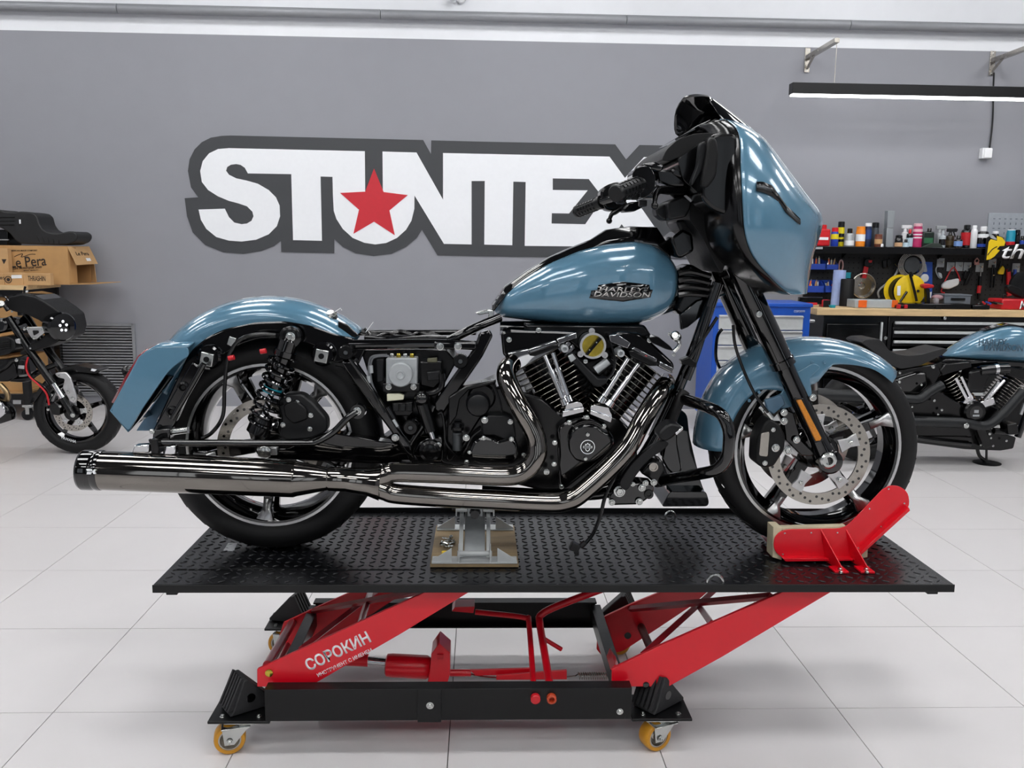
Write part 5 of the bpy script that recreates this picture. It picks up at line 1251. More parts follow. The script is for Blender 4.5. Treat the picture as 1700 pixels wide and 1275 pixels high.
t = cbox('carton', 'upright brown carton with an arrow mark standing at the left frame edge', W(zBox((-200, 580))[0], 7.2).x, W(zBox((78, 580))[0], 7.2).x, 7.281-.06, 7.279, zz, W(zBox((0, 575))[0], 7.22).z, CARDL, tape=False)
P('arrow_mark', DPRT, t, zBox((20, 720), (85, 720), (52, 785)), 7.219, 7.2205, 0)
# motorcycle seats on the carton
st = thing('loose_saddle', 'black stepped motorcycle seat with quilted pad lying on the carton', 'seat', W(zBox((500, 535))[0], 7.42))
sp_ = zBox((-200, 60), (0, 65), (60, 92), (180, 100), (260, 88), (360, 92), (440, 105), (490, 150), (520, 260), (570, 330), (640, 365), (740, 380), (820, 370), (900, 350), (970, 352), (1020, 390), (1025, 440), (990, 490), (900, 528), (700, 533), (500, 525), (270, 515), (200, 470), (120, 370), (0, 300), (-200, 280))
LEA = mat('black_leather', '#1b1b1c', .5, var=.15, scale=120, bump=.25)
obj('seat_body', MB().pp(arc(sp_, 3, 3), 7.36, 7.64), LEA, st, bev=.035, seg=5, ang=70)
for k in range(5):
    a = (330+95*k*.9, 340+30*k); 
    T('stitch_seam', MBLK, st, [W(zBox((430+85*k, 345+10*k))[0], 7.375), W(zBox((500+70*k, 440+15*k))[0], 7.358), W(zBox((530+60*k, 520))[0], 7.366)], .003, smooth=3, n=5)
P('seat_tag', WPRT, st, zBox((250, 195), (268, 195), (272, 250), (255, 252)), 7.352, 7.36, 0)
for k in range(3): T('seat_rib', MBLK, st, [W(zBox((-100, 170+50*k))[0], 7.36), W(zBox((190, 165+50*k))[0], 7.358)], .004, smooth=0, n=5)
ub = thing('black_case', 'black case under the seat at the left frame edge', 'case', W(zBox((50, 535))[0], 7.45))
obj('body', MB().pp(zBox((-200, 330), (105, 330), (105, 533), (-200, 533)), 7.40, 7.62), BLK, ub, bev=.006)
obj('rim', MB().pp(zBox((-200, 455), (108, 455), (108, 470), (-200, 470)), 7.395, 7.41), GREY, ub)
# cartons on the lower shelves
x1 = RX-.07
cbox('carton', 'wide brown carton on the upper shelf behind the black motorcycle fairing', x1-.95, x1-.02, RY0+.08, RY1-.1, .657, zr-.10)
t = cbox('carton', 'brown carton with white label on the lowest rack shelf', x1-.62, x1-.02, RY0+.07, RY1-.1, .227, .50)
P('address_label', WPRT, t, zYam((95, 810), (152, 810), (152, 882), (95, 882)), RY0+.066, RY0+.069, 0)

# ================================================================ LEFT MOTORCYCLE
YM = 5.98
yam = thing('motorcycle', 'matte black naked motorcycle with round headlight fairing at the left edge', 'motorcycle', (W((60, 740), YM).x, YM, 0))
MC = W(zYam((577, 935))[0], YM); MC = Vector((MC.x, YM, .292))
wheel(yam, MC, .290, .12, .222, 20, 5, 'w', black_only=True, twod=False, detail=True)
disc(yam, Vector((MC.x-.005, 0, MC.z+.0)), YM-.075, .128, .088, 5, 10, m=STEEL)
obj('hub_cap', MB().lathe(Vector((MC.x-.01, YM-.08, MC.z)), (0, -1, 0), [(0, .055), (.01, .05), (.012, .02)], 24), BLK, yam)
text('tyre_lettering', 'YAMAHA', WPRT, yam, W(zYam((500, 1142))[0], YM-.070), .03, .001, tilt=radians(-17), fit=(.105, .019))
yp = lambda name, m, pts, y0, y1, bev=.006, rad=0, **k: P(name, m, yam, zYam(*pts), YM+y0, YM+y1, bev, rad, **k)
yp('headlight_fairing', MBLK, [(20, 150), (70, 98), (160, 78), (260, 98), (340, 142), (410, 190), (470, 240), (490, 330), (470, 400), (400, 440), (340, 465), (260, 490), (215, 495), (195, 470), (220, 440), (290, 415), (330, 370), (335, 310), (280, 270), (190, 230), (90, 205), (40, 185)], -.15, .15, .05, 3, seg=5, ang=70)
yp('fly_screen', GBLK, [(15, 150), (70, 92), (160, 70), (260, 90), (340, 135), (395, 178), (330, 186), (200, 165), (60, 165)], -.13, .13, .03, 2, seg=4, ang=70)
hl_ = W(zYam((448, 318))[0], YM-.15)
H_ = obj('headlight', MB().lathe(hl_+Vector((-.02, .02, 0)), (.8, -.6, 0), [(-.05, .09), (.03, .095), (.045, .085), (.05, .06), (.052, .01)], 28), GBLK, yam)
LEDH = mat('headlight_led', '#f4f6ff', .3, emit=1.6, var=0)
hd = Vector((.8, -.6, 0)); hu = Vector((.6, .8, 0))
for dx, dz in ((.0, .035), (-.02, .01), (.022, .012), (-.012, -.02), (.015, -.022)): obj('led_lens', MB().ball(hl_+hd*.022+hu*dx+Vector((0, 0, dz)), .009, 8, 6), LEDH, H_)
br_ = yp('fork_bracket', ALU, [(185, 322), (310, 318), (330, 345), (320, 365), (260, 412), (235, 408), (210, 375)], -.175, -.155, .004, 3)
yp('bracket_opening', MBLK, [(235, 345), (280, 345), (285, 362), (245, 385)], -.178, -.174, .002, 2)
for q in ((205, 332), (312, 342), (248, 400), (180, 335)): bpx(yam, zYam(q)[0], YM-.178, .012, kind='round')
for q in ((88, 207), (222, 475)): bpx(yam, zYam(q)[0], YM-.152, .008, kind='round')
for y, a in ((-.11, 0), (.11, 1)):
    pts = [W(zYam(q)[0], YM-.11) for q in ((60, 250), (235, 520), (390, 735))]
    pts = [Vector((p.x, YM+y, p.z)) for p in pts]
    fk = obj('fork', MB().tube(pts, [.024, .026, .030], 18), BLK, yam)
    p2 = [Vector((p.x, YM+y, p.z)) for p in [W(zYam(q)[0], YM-.11) for q in ((390, 735), (462, 845))]]
    obj('fork_inner', MB().tube(p2, .020, 16), CHR, fk)
    p3 = [Vector((p.x, YM+y, p.z)) for p in [W(zYam(q)[0], YM-.11) for q in ((455, 838), (530, 965))]]
    obj('fork_foot', MB().tube(p3, [.026, .022], 16), BLK, fk)
bpx(yam, zYam((531, 964))[0], YM-.13, .016)
yp('front_fender', BLK, [(215, 885), (235, 830), (300, 750), (400, 665), (470, 612), (560, 600), (690, 628), (735, 640), (700, 662), (560, 650), (440, 685), (320, 770), (250, 870)], -.075, .075, .012, 3, ang=60)
yp('fender_tag', WPRT, [(668, 625), (705, 632), (690, 645), (662, 640)], -.08, -.074, 0)
yp('fork_guard', ALU, [(395, 660), (420, 652), (480, 650), (515, 690), (540, 770), (562, 840), (540, 880), (510, 865), (455, 765), (470, 700), (420, 690)], -.15, -.13, .006, 3)
for q, r in (((432, 678), .010), ((497, 795), .014), ((532, 842), .016)): bpx(yam, zYam(q)[0], YM-.152, r, kind='round')
yp('caliper', BLK, [(350, 880), (400, 860), (440, 900), (430, 970), (370, 960)], -.14, -.06, .010, 3)
for q in ((352, 922), (440, 898), (378, 816)): bpx(yam, zYam(q)[0], YM-.145, .011, kind='round')
T('brake_hose', REDP, yam, [zYam(q)[0] for q in ((205, 540), (190, 610), (215, 680), (290, 750), (340, 810), (358, 890))], .006, YM-.16, smooth=5, n=8)
T('brake_hose', BLK, yam, [zYam(q)[0] for q in ((200, 560), (230, 690), (330, 760), (370, 830))], .008, YM-.15, smooth=5, n=8)
yp('radiator', PLAST, [(-60, 400), (60, 390), (110, 420), (110, 480), (60, 520), (-60, 545)], -.15, .1, .01, 3)
for k in range(5): T('radiator_fin', MBLK, yam, [zYam((0, 432+15*k))[0], zYam((75, 418+15*k))[0]], .004, YM-.155, smooth=0, n=5)
yp('frame_bracket', ALU, [(105, 410), (145, 405), (150, 445), (115, 440)], -.155, -.13, .004, 2)
yp('fuel_tank', GBLK, [(-60, 260), (30, 255), (60, 300), (40, 360), (-60, 380)], -.14, .14, .02)
yp('engine_case', BLK, [(-60, 560), (90, 550), (120, 620), (130, 680), (60, 720), (-60, 720)], -.14, .12, .012, 3)
yp('relay_box', PLAST, [(135, 555), (185, 560), (180, 670), (125, 665)], -.16, -.13, .006, 2)
yp('relay_band', ALU, [(132, 600), (178, 602), (176, 628), (130, 624)], -.163, -.158, .002)
for q in ((158, 582), (152, 645)): obj('relay_cap', MB().lathe(W(zYam(q)[0], YM-.16), (0, -1, 0), [(0, .014), (.006, .012)], 14), BLK, yam)
T('hose', BLK, yam, [zYam(q)[0] for q in ((-40, 660), (40, 610), (80, 570), (120, 560))], .016, YM-.15, smooth=4)
T('lower_arm', BLK, yam, [zYam(q)[0] for q in ((80, 700), (200, 700), (280, 650), (410, 590))], .018, YM-.1, smooth=4)
bpx(yam, zYam((122, 562))[0], YM-.165, .014, kind='round')
T('handlebar', BLK, yam, [zYam(q)[0] for q in ((-60, 200), (20, 160), (60, 200))], .014, YM-.2, smooth=4)
T('throttle_cable', BLK, yam, [zYam(q)[0] for q in ((60, 130), (40, 105), (0, 90), (-40, 95))], .006, YM-.2, smooth=4, n=6)
obj('steering_cap', MB().lathe(W(zYam((10, 150))[0], YM-.2), (.5, -1, .2), [(0, .02), (.02, .018)], 12), ZINC, yam)
T('header_pipe', mat('hot_steel', '#b9a07a', .3, 1), yam, [zYam(q)[0] for q in ((0, 740), (45, 790), (55, 840), (10, 890))], .018, YM-.12, smooth=5)
mo = T('muffler', BLK, yam, [zYam(q)[0] for q in ((-80, 900), (20, 960), (50, 1010))], [.09, .09, .05], YM-.16, smooth=3, n=20)
yp('muffler_cover', CHR, [(-60, 850), (0, 870), (35, 920), (30, 960), (-10, 990), (-60, 1000)], -.27, -.24, .01, 3)
T('key_stalk', BLK, yam, [zYam((178, 75))[0], zYam((180, 40))[0], zYam((185, 25))[0]], .008, YM, smooth=2, n=6)
yp('key_tag', WPRT, [(188, 55), (202, 52), (196, 80), (184, 78)], -.01, .0, 0)
# ================================================================ RIGHT BACKGROUND: bench wall
SY0, SY1 = WY-.26, WY-.022                        # bottle shelf
PB = WY-.012
def sx(q, Y): return W(zShelf(q)[0], Y)
BTY = 7.12
# blue roller cabinet
bc = thing('tool_cabinet', 'blue roller tool cabinet with pale grey drawers beside the workbench', 'cabinet', (W((1264, 600), 6.75).x, 6.95, 0))
cx0, cx1 = W((1184, 560), 6.75).x, W((1344, 560), 6.75).x; czt = W((1310, 508), 6.75).z
obj('body', MB().box(((cx0+cx1)/2, 7.0, czt/2+.05), (cx1-cx0, .48, czt-.1)), BLUEC, bc, bev=.006)
obj('top_tray', MB().box(((cx0+cx1)/2, 6.99, czt+.006), (cx1-cx0+.02, .50, .03)), BLUEC, bc, bev=.006)
text('lettering', 'СОРОКИН', LGREY, bc, W((1327, 517), 6.735), .02, .001, fit=(.085, .018))
n = 7; dh = (czt-.17)/n
for k in range(n):
    z = czt-.07-dh*(k+.5)
    d = obj('drawer', MB().box(((cx0+cx1)/2-.012, 6.75, z), (cx1-cx0-.1, .02, dh-.008)), LGREY, bc, bev=.003)
    obj('drawer_lip', MB().box(((cx0+cx1)/2-.012, 6.736, z+dh/2-.016), (cx1-cx0-.1, .016, .014)), ALU, d, bev=.002)
T('side_handle', ALU, bc, [Vector((cx1, 6.82, czt-.12)), Vector((cx1+.05, 6.82, czt-.12)), Vector((cx1+.05, 7.1, czt-.12)), Vector((cx1, 7.1, czt-.12))], .012, smooth=0)
for x in (cx0+.06, cx1-.06):
    for y in (6.82, 7.18): obj('caster', MB().lathe((x, y+.015, .05), (0, -1, 0), [(0, .05), (.03, .05)], 18).box((x, y, .1), (.05, .04, .04)), PLAST, bc)
# workbench: worktop and cabinets
wtz = W((1500, 513.5), BTY).z; wx0 = W((1357, 517), BTY).x; wx1 = 6.9
wt = tag(obj('worktop', MB().box(((wx0+wx1)/2, (BTY+WY)/2-.01, wtz-.028), (wx1-wx0, WY-BTY-.04, .056)), WOOD, bev=.004), 'long pale wooden worktop along the wall under the pegboard', 'worktop')
zc_ = wtz-.057
def base_cab(label, xa, xb):
    t = thing('base_cabinet', label, 'cabinet', ((xa+xb)/2, BTY+.3, 0))
    obj('carcass', MB().box(((xa+xb)/2, BTY+.31, zc_/2), (xb-xa-.004, .56, zc_-.002)), BLK, t, bev=.003)
    return t
xa = W((1367, 560), BTY).x; xb = W((1475, 560), BTY).x; xd = W((1845, 560), BTY).x
t = base_cab('black workbench cabinet with a single door and upright silver handle', xa, xb)
dr = obj('door', MB().box(((xa+xb)/2, BTY+.022, zc_/2-.02), (xb-xa-.06, .02, zc_-.10)), BLK, t, bev=.003)
hx_ = W((1463.5, 552), BTY).x; hz = W((1463, 535), BTY).z
obj('handle', MB().box((hx_, BTY+.004, hz-.10), (.014, .02, .2)), LGREY, dr, bev=.003)
bpx(t, zHD((637, 260))[0], BTY+.012, .018, kind='round', name='lock')
t = base_cab('black workbench cabinet with wide drawers and long silver handles', xb+.004, xd)
for k, yy_ in enumerate((155, 222, 289, 350)):
    z = W(zHD((900, yy_))[0], BTY).z
    d = obj('drawer', MB().box(((xb+xd)/2, BTY+.024, z-.02), (xd-xb-.08, .02, .115 if k else .04)), BLK, t, bev=.003)
    obj('handle', MB().box(((xb+xd)/2+.0, BTY+.006, z), (xd-xb-.10, .024, .022)), LGREY, d, bev=.003)
for k in range(2): 
    z = W(zHD((900, 350))[0], BTY).z-.16-.2*k
    d = obj('drawer', MB().box(((xb+xd)/2, BTY+.024, z-.04), (xd-xb-.08, .02, .18)), BLK, t, bev=.003)
    obj('handle', MB().box(((xb+xd)/2, BTY+.006, z), (xd-xb-.10, .024, .022)), LGREY, d, bev=.003)
bpx(t, zHD((1056, 120))[0], BTY+.012, .016, kind='round', name='lock')
# pegboard
pg = thing('pegboard', 'black perforated tool board on the wall between shelf and worktop', 'pegboard', (W((1500, 510), PB).x, PB, wtz))
p0 = W((1338, 412), PB); p0.z = W((1500, 410.5), SY0).z-.014; p1x = 6.9
obj('panel', MB().box(((p0.x+p1x)/2, PB+.003, (p0.z+wtz)/2+.002), (p1x-p0.x, .012, p0.z-wtz-.004)), mat('pegboard_black', '#1f2022', .6), pg)
hm = MB(); z = wtz+.05
PH = mat('peg_hole', '#030303', .9)
while z < p0.z-.02:
    x = p0.x+.12
    while x < 5.2:
        hm.box((x, PB-.0045, z), (.010, .001, .010)); x += .045
    z += .045
obj('peg_holes', hm, PH, pg, kind='stuff')
# shelf
zs = W((1500, 410.5), SY0).z; sx0 = W((1346, 410), SY0).x
sh_ = thing('wall_shelf', 'black wall shelf carrying the row of bottles and spray cans', 'shelf', (sx0+1, SY1, zs))
obj('shelf_board', MB().box(((sx0+6.9)/2, (SY0+SY1)/2, zs-.006), (6.9-sx0, SY1-SY0, .010)), BLK, sh_)
obj('shelf_front', MB().box(((sx0+6.9)/2, SY0-.003, zs-.03), (6.9-sx0, .006, .058)), BLK, sh_, bev=.002)
o = P('maker_plate', GREY, sh_, zShelf((135, 358), (205, 358), (205, 374), (135, 374)), SY0-.008, SY0-.006, 0)
for q in (395, 1120):
    x = sx((q, 400), SY0+.1).x
    obj('shelf_bracket', MB().prism([Vector((x, SY0+.04, zs-.012)), Vector((x, SY1, zs-.012)), Vector((x, SY1, zs-.10))], (.006, 0, 0)), BLK, sh_)
# bottles and cans
BG = 'bottles and cans on the wall shelf'
BY = SY0+.09
def can(name, label, x0, x1, top, body, cap=None, capm=None, bands=(), shoulder=.8, capw=.75, neck=False, cat='bottle', dy=0, spray=None, box=False, txt=None):
    Y = BY+dy
    a, b = sx((x0, 360), Y), sx((x1, 360), Y); cx = (a.x+b.x)/2; r = (b.x-a.x)/2
    zt_ = sx(((x0+x1)/2, top), Y).z; zcap = sx(((x0+x1)/2, cap), Y).z if cap is not None else zt_
    z0 = zs+.0005
    t = thing(name, label, cat, (cx, Y, z0), BG)
    h = zt_-z0; sc = min(h*.16, r*.9)
    if box: 
        obj('body', MB().box((cx, Y, z0+h/2), (2*r, r*1.1, h)), body, t, bev=.012, seg=3)
    else:
        obj('body', MB().lathe((cx, Y, z0), (0, 0, 1), [(0, r*.92), (.004, r), (h-sc, r), (h-sc*.4, r*(.55+.45*shoulder)), (h, r*capw)], 22), body, t)
    if cap is not None: obj('cap', MB().lathe((cx if not box else cx+.3*r, Y, zt_-.001), (0, 0, 1), [(0, r*capw*(1 if not box else .45)), (zcap-zt_-.004, r*capw*(1 if not box else .45)), (zcap-zt_, r*capw*.85*(1 if not box else .45))], 18), capm or body, t)
    for y0_, y1_, m_ in bands:
        za, zb_ = sx((x0, y0_), Y).z, sx((x0, y1_), Y).z
        if box: obj('label_band', MB().box((cx, Y-.55*r-.0008, (za+zb_)/2), (2*r*.75, .0015, abs(za-zb_))), m_, t)
        else: obj('label_band', MB().lathe((cx, Y, zb_), (0, 0, 1), [(0, r*1.0), (0, r*1.015), (za-zb_, r*1.015), (za-zb_, r*1.0)], 22, True), m_, t)
    if spray:
        sm = spray
        hz_ = zt_
        obj('trigger_head', MB().lathe((cx, Y, hz_-.002), (0, 0, 1), [(0, r*.5), (.02, r*.45), (.03, r*.3)], 14).box((cx+.01, Y, hz_+.042), (.085, .022, .03)).box((cx+.05, Y, hz_+.045), (.02, .016, .018)).prism([Vector((cx+.02, Y-.006, hz_+.03)), Vector((cx+.032, Y-.006, hz_+.03)), Vector((cx+.05, Y-.006, hz_-.015)), Vector((cx+.042, Y-.006, hz_-.018))], (0, .012, 0)), sm, t, bev=.003)
    if txt: text('label_lettering', txt[0], txt[1], t, Vector((cx, Y-r*1.02-(0 if not box else -.45*r), sx((x0, txt[2]), Y).z)), .02, .001, fit=(r*1.3, .016))
    return t
RDB = mat('bottle_red', '#c8141e', .35); BLB = mat('bottle_blue', '#1e3ea8', .35); YLB = mat('bottle_yellow', '#e3cf1e', .35); SLB = mat('bottle_silver', '#aeb2b5', .35, .5); ORB = mat('bottle_orange', '#f08a1a', .4)
NVB = mat('bottle_navy', '#1b2a4d', .35); GRB = mat('bottle_grey', '#4b4f55', .35); BRB = mat('bottle_brown', '#6a3826', .5); MGB = mat('bottle_magenta', '#b3235e', .4); GNB = mat('bottle_green_black', '#15221b', .3); AMBB = mat('bottle_amber', '#2e2415', .25)
can('oil_can', 'red square oil jug leftmost on the bottle shelf', 132, 245, 225, RDB, 192, RDB, ((285, 305, WPRT),), box=True)
can('spray_can', 'blue and yellow spray can with a red cap on the shelf', 262, 316, 245, BLB, 213, RDB, ((262, 300, YLB),), capw=.85, dy=-.03)
can('spray_can', 'tall yellow spray can with a black cap behind the blue one', 308, 358, 212, YLB, 168, GBLK, ((258, 285, GBLK), (300, 320, GBLK)), capw=.95, dy=.05)
can('oil_bottle', 'small silver oil bottle with dark cap beside the yellow can', 365, 432, 255, SLB, 220, GBLK, ((310, 345, WPRT),), capw=.55)
can('spray_can', 'orange spray can with a wide white band', 447, 513, 222, ORB, 205, ORB, ((263, 315, WPRT),), capw=.9)
can('spray_can', 'navy blue can with a white lid next to the orange one', 511, 559, 205, NVB, 180, WHITE, ((230, 300, mat('bottle_navy2', '#27427e', .35)),), capw=.95)
can('spray_can', 'dark grey spray can with black cap behind the brown jar', 560, 612, 215, GRB, 175, GBLK, (), capw=.95, dy=.06)
can('jar', 'small brown jar with pale label marks', 588, 641, 275, BRB, 262, BRB, ((300, 335, CARDL),), capw=.95, dy=-.05)
can('tag', 'crumpled little white label lying on the shelf by the brown jar', 630, 655, 335, WHITE, None, None, (), cat='label', dy=-.07)
tb_ = thing('metal_profile', 'tall silver metal profile standing upright among the bottles', 'profile', (sx((712, 358), BY).x, BY, zs), BG)
P('lower_half', mat('galvanised', '#b4babd', .35, .8, stretch=(40, 1, 1)), tb_, zShelf((672, 357), (726, 357), (730, 218), (682, 216)), BY-.03, BY+.03, .002)
P('upper_half', mat('galvanised', '#b4babd', .35, .8, stretch=(40, 1, 1)), tb_, zShelf((683, 214), (731, 216), (742, 90), (690, 88)), BY-.03, BY+.03, .002)
can('spray_can', 'slim black can just behind the silver profile', 660, 684, 195, GBLK, 178, GBLK, (), dy=.08)
can('jar', 'black jar with orange and white label right of the silver profile', 738, 794, 290, GBLK, 270, GBLK, ((325, 355, mat('tan_label', '#c9a07a', .5)),), capw=.85, dy=-.03)
can('spray_bottle', 'white trigger spray bottle on the shelf', 783, 832, 245, WHITE, None, None, (), capw=.4, spray=WHITE, dy=.05)
can('bottle', 'small bottle with pale blue label before the white sprayer', 798, 842, 320, GBLK, 300, GBLK, ((325, 358, mat('pale_blue_label', '#b9d0dc', .5)),), capw=.5, dy=-.05)
can('oil_bottle', 'dark bottle with a red cap beside the magenta tube', 822, 868, 255, GBLK, 226, REDP, ((290, 355, mat('pale_blue_label', '#b9d0dc', .5)),), capw=.45)
can('grease_tube', 'tall magenta and pink grease tube with white print', 868, 934, 205, MGB, 182, mat('pink_cap', '#e3b4bd', .4), ((225, 245, mat('pink_cap', '#e3b4bd', .4)), (262, 270, WPRT), (285, 293, WPRT)), capw=.9)
can('oil_can', 'black and green square jug on the shelf', 930, 1018, 245, GNB, 218, GBLK, ((290, 330, mat('green_label', '#27623f', .5)),), box=True)
can('spray_bottle', 'leaning grey trigger spray bottle', 1040, 1085, 250, SLB, None, None, (), capw=.45, spray=GREY, dy=.05)
can('bottle', 'little clear bottle with dark label before the grey sprayer', 1067, 1111, 270, CLEAR, 237, CLEAR, ((300, 345, GBLK),), capw=.4, dy=-.055)
can('spray_bottle', 'amber brown trigger spray bottle with black head', 1117, 1173, 270, AMBB, None, None, ((310, 345, mat('brown_label', '#4a3a1f', .5)),), capw=.5, spray=GBLK)
can('bottle', 'small blue and white labelled bottle right of the amber sprayer', 1180, 1238, 300, GBLK, 272, GBLK, ((315, 352, mat('blue_label', '#6f8fc4', .5)),), capw=.5, dy=-.09)
can('oil_bottle', 'black oil bottle with a red label strip', 1228, 1304, 225, GBLK, 193, GBLK, ((250, 345, REDP),), capw=.6, dy=.06)
can('bottle', 'slim white bottle with white spout beside the black oil bottle', 1299, 1344, 225, WHITE, 197, WHITE, (), capw=.7)
can('spray_can', 'black and white printed can with white nozzle', 1350, 1428, 240, GBLK, 205, WHITE, ((262, 290, WPRT), (335, 358, BLUEP)), capw=.6)
can('spray_can', 'teal spray can behind the yellow logo sign', 1563, 1624, 235, mat('bottle_teal', '#1794b0', .4), 228, WHITE, ((318, 345, REDP),), capw=.9)
can('spray_can', 'black spray can right of the teal one', 1625, 1662, 250, GBLK, 230, GBLK, (), capw=.9)
can('bottle', 'short dark bottle near the right frame edge', 1662, 1702, 300, GBLK, 275, GBLK, ((310, 345, BLUEP),), capw=.6)
can('bottle', 'dark bottle with white lid half behind the yellow logo', 1455, 1505, 260, GBLK, 240, WHITE, (), capw=.8)
ty_ = thing('drip_tray', 'low dark green tray lying on the shelf under the sprayers', 'tray', (sx((1010, 358), BY-.1).x, BY-.1, zs), BG)
a, b = sx((930, 358), BY-.11), sx((1090, 358), BY-.11)
obj('tray', MB().prism([Vector((a.x, BY-.14, zs+.001)), Vector((b.x, BY-.14, zs+.001)), Vector((b.x-.03, BY-.14, zs+.035)), Vector((a.x+.09, BY-.14, zs+.04))], (0, .03, 0)), mat('dark_green', '#26302a', .5), ty_, bev=.002)
# grey perforated panel and the logo sign
gp = thing('perforated_sheet', 'light grey perforated metal panel on the wall at the right edge', 'panel', W((1680, 400), WY))
a = sx((1440, 105), WY-.01); 
obj('panel', MB().box(((a.x+6.5)/2, WY-.008, (a.z+zs)/2), (6.5-a.x, .012, a.z-zs)), mat('panel_grey', '#a3a9b0', .5, .2), gp, bev=.002)
hm = MB()
for i in range(14):
    for j in range(7): hm.box((a.x+.05+i*.05, WY-.0148, a.z-.05-j*.042), (.006 if j % 2 else .018, .001, .02 if j % 2 else .006))
obj('slots', hm, mat('slot_grey', '#565b62', .8), gp, kind='stuff')
lg = thing('logo_sign', 'black logo sign with a yellow emblem and white slanted lettering at the right edge', 'sign', sx((1560, 440), SY0-.02))
LY = SY0-.04
P('backing', MBLK, lg, zShelf((1408, 462), (1425, 290), (1470, 262), (1545, 285), (1570, 345), (1800, 330), (1800, 440), (1515, 432), (1470, 450)), LY, LY+.012, .002)
P('emblem', YEL, lg, zShelf((1422, 455), (1440, 320), (1455, 300), (1500, 312), (1500, 275), (1540, 288), (1562, 320), (1555, 350), (1520, 352), (1500, 375), (1522, 382), (1480, 430), (1450, 450)), LY-.006, LY, .002)
P('emblem_horn', GREY, lg, zShelf((1440, 265), (1470, 270), (1500, 300), (1490, 306), (1455, 292)), LY-.008, LY, .001)
T('emblem_line', MBLK, lg, [zShelf(q)[0] for q in ((1430, 418), (1465, 375), (1500, 355))], .004, LY-.007, smooth=2, n=5)
tc_ = sx((1520, 390), LY-.001)
text('lettering', 'thor', WPRT, lg, tc_, .2, .006, fit=(.44, .125), shear=.25, align='LEFT')

# ---------------------------------------------------------------- tools on the board
HG = 'tools on the pegboard'
TY = PB-.03
def tool(name, label, cat, q, Y=TY, grp=HG): return thing(name, label, cat, sx(q, Y), grp)
def tp_(t, name, m, pts, y0=0, y1=.02, bev=.002, rad=0, Y=TY): return P(name, m, t, zShelf(*pts), Y+y0, Y+y1, bev, rad)
def tt_(t, name, m, pts, r, Y=TY, smooth=4, n=8): return T(name, m, t, [zShelf(q)[0] for q in pts], r, Y, smooth, n)
# blue bins
for k, (x0, x1, y0, y1, lb) in enumerate(((95, 230, 455, 525, 'upper left blue parts bin with wooden handled tools in it'), (232, 325, 465, 525, 'upper right blue parts bin with brushes in it'), (88, 220, 615, 695, 'lower left blue parts bin with small fittings'), (222, 308, 615, 695, 'lower right blue parts bin with small fittings'))):
    Y0 = PB-.14; a, b = sx((x0, y1), Y0), sx((x1, y0), Y0)
    t = thing('parts_bin', lb, 'bin', (a.x, PB-.07, a.z), 'blue parts bins on the board')
    h = b.z-a.z; wv = b.x-a.x; cx = (a.x+b.x)/2; yb_ = PB-.014
    m = MB()
    m.box((cx, (Y0+yb_)/2, a.z+.002), (wv, yb_-Y0, .004)); m.box((cx, yb_-.003, a.z+h*.55), (wv, .004, h*1.1)); m.box((cx, Y0+.002, a.z+h*.3), (wv, .004, h*.6))
    for s in (-1, 1):
        xx = cx+s*(wv/2-.002)
        m.prism([Vector((xx, Y0, a.z)), Vector((xx, yb_, a.z)), Vector((xx, yb_, a.z+h*1.1)), Vector((xx, Y0+.06, a.z+h)), Vector((xx, Y0, a.z+h*.6))], (-s*.003, 0, 0))
    obj('bin', m, BLUEP, t)
    rnd = random.Random(k)
    for j in range(4):
        st_ = thing('hand_tool', f'{["tan", "silver", "orange", "white"][(j+k) % 4]} handled small tool sticking out of the {lb.split(" blue")[0]} blue bin', 'tool', Vector((cx, PB-.08, a.z+.006)), 'small tools in the blue bins')
        xx = cx+(j-1.5)*wv*.18; l_ = h*(.95 if k < 2 else .75)+rnd.uniform(0, .03)
        p0_ = Vector((xx, PB-.08, a.z+.008)); p1_ = Vector((xx+rnd.uniform(-.01, .02), PB-.075, a.z+l_))
        obj('handle', MB().tube([p0_, p0_.lerp(p1_, .6), p1_], [.007, .009, .007], 8), [CARDL, ALU, ORG, CREAM][(j+k) % 4], st_)
        obj('tip', MB().tube([p1_, p1_+(p1_-p0_)*.15], .004, 6), STEEL, st_)
bench = wtz+.001
def onbench(name, label, cat, q, Y): return thing(name, label, cat, Vector((sx(q, Y).x, Y, bench)), 'things on the worktop')
t = onbench('paper_roll', 'tall pale blue paper roll standing on the worktop', 'roll', (325, 800), 7.6)
a = sx((326, 530), 7.6)
obj('roll', MB().tube([Vector((sx((308, 800), 7.6).x, 7.6, bench)), Vector((a.x+.012, 7.61, a.z))], .052, 20), mat('pale_blue_paper', '#9fb2e0', .7), t)
obj('core', MB().tube([Vector((a.x+.012, 7.61, a.z-.002)), Vector((a.x+.012, 7.61, a.z+.004))], .02, 12), CARD, t)
t = onbench('black_roll', 'black fabric tool roll standing upright beside the blue paper roll', 'tool roll', (390, 805), 7.47)
a = sx((392, 595), 7.47); r_ = .5*(sx((442, 700), 7.42).x-sx((342, 700), 7.42).x)
obj('roll', MB().lathe((a.x, 7.47, bench), (0, 0, 1), [(0, r_), (a.z-bench-.01, r_*.98), (a.z-bench, r_*.9)], 22), MBLK, t)
obj('inner_fold', MB().lathe((a.x+.02, 7.47, a.z-.002), (0, 0, 1), [(0, r_*.5), (.008, r_*.5)], 16), BLK, t)
t = onbench('cleaner_box', 'little teal box peeking out behind the black tool roll', 'box', (380, 600), 7.72)
a = sx((378, 552), 7.72); obj('box', MB().box((a.x, 7.73, (a.z+bench)/2), (.075, .05, a.z-bench)), TEAL, t, bev=.003); obj('lid', MB().box((a.x, 7.73, a.z+.003), (.078, .053, .006)), TEAL, t)
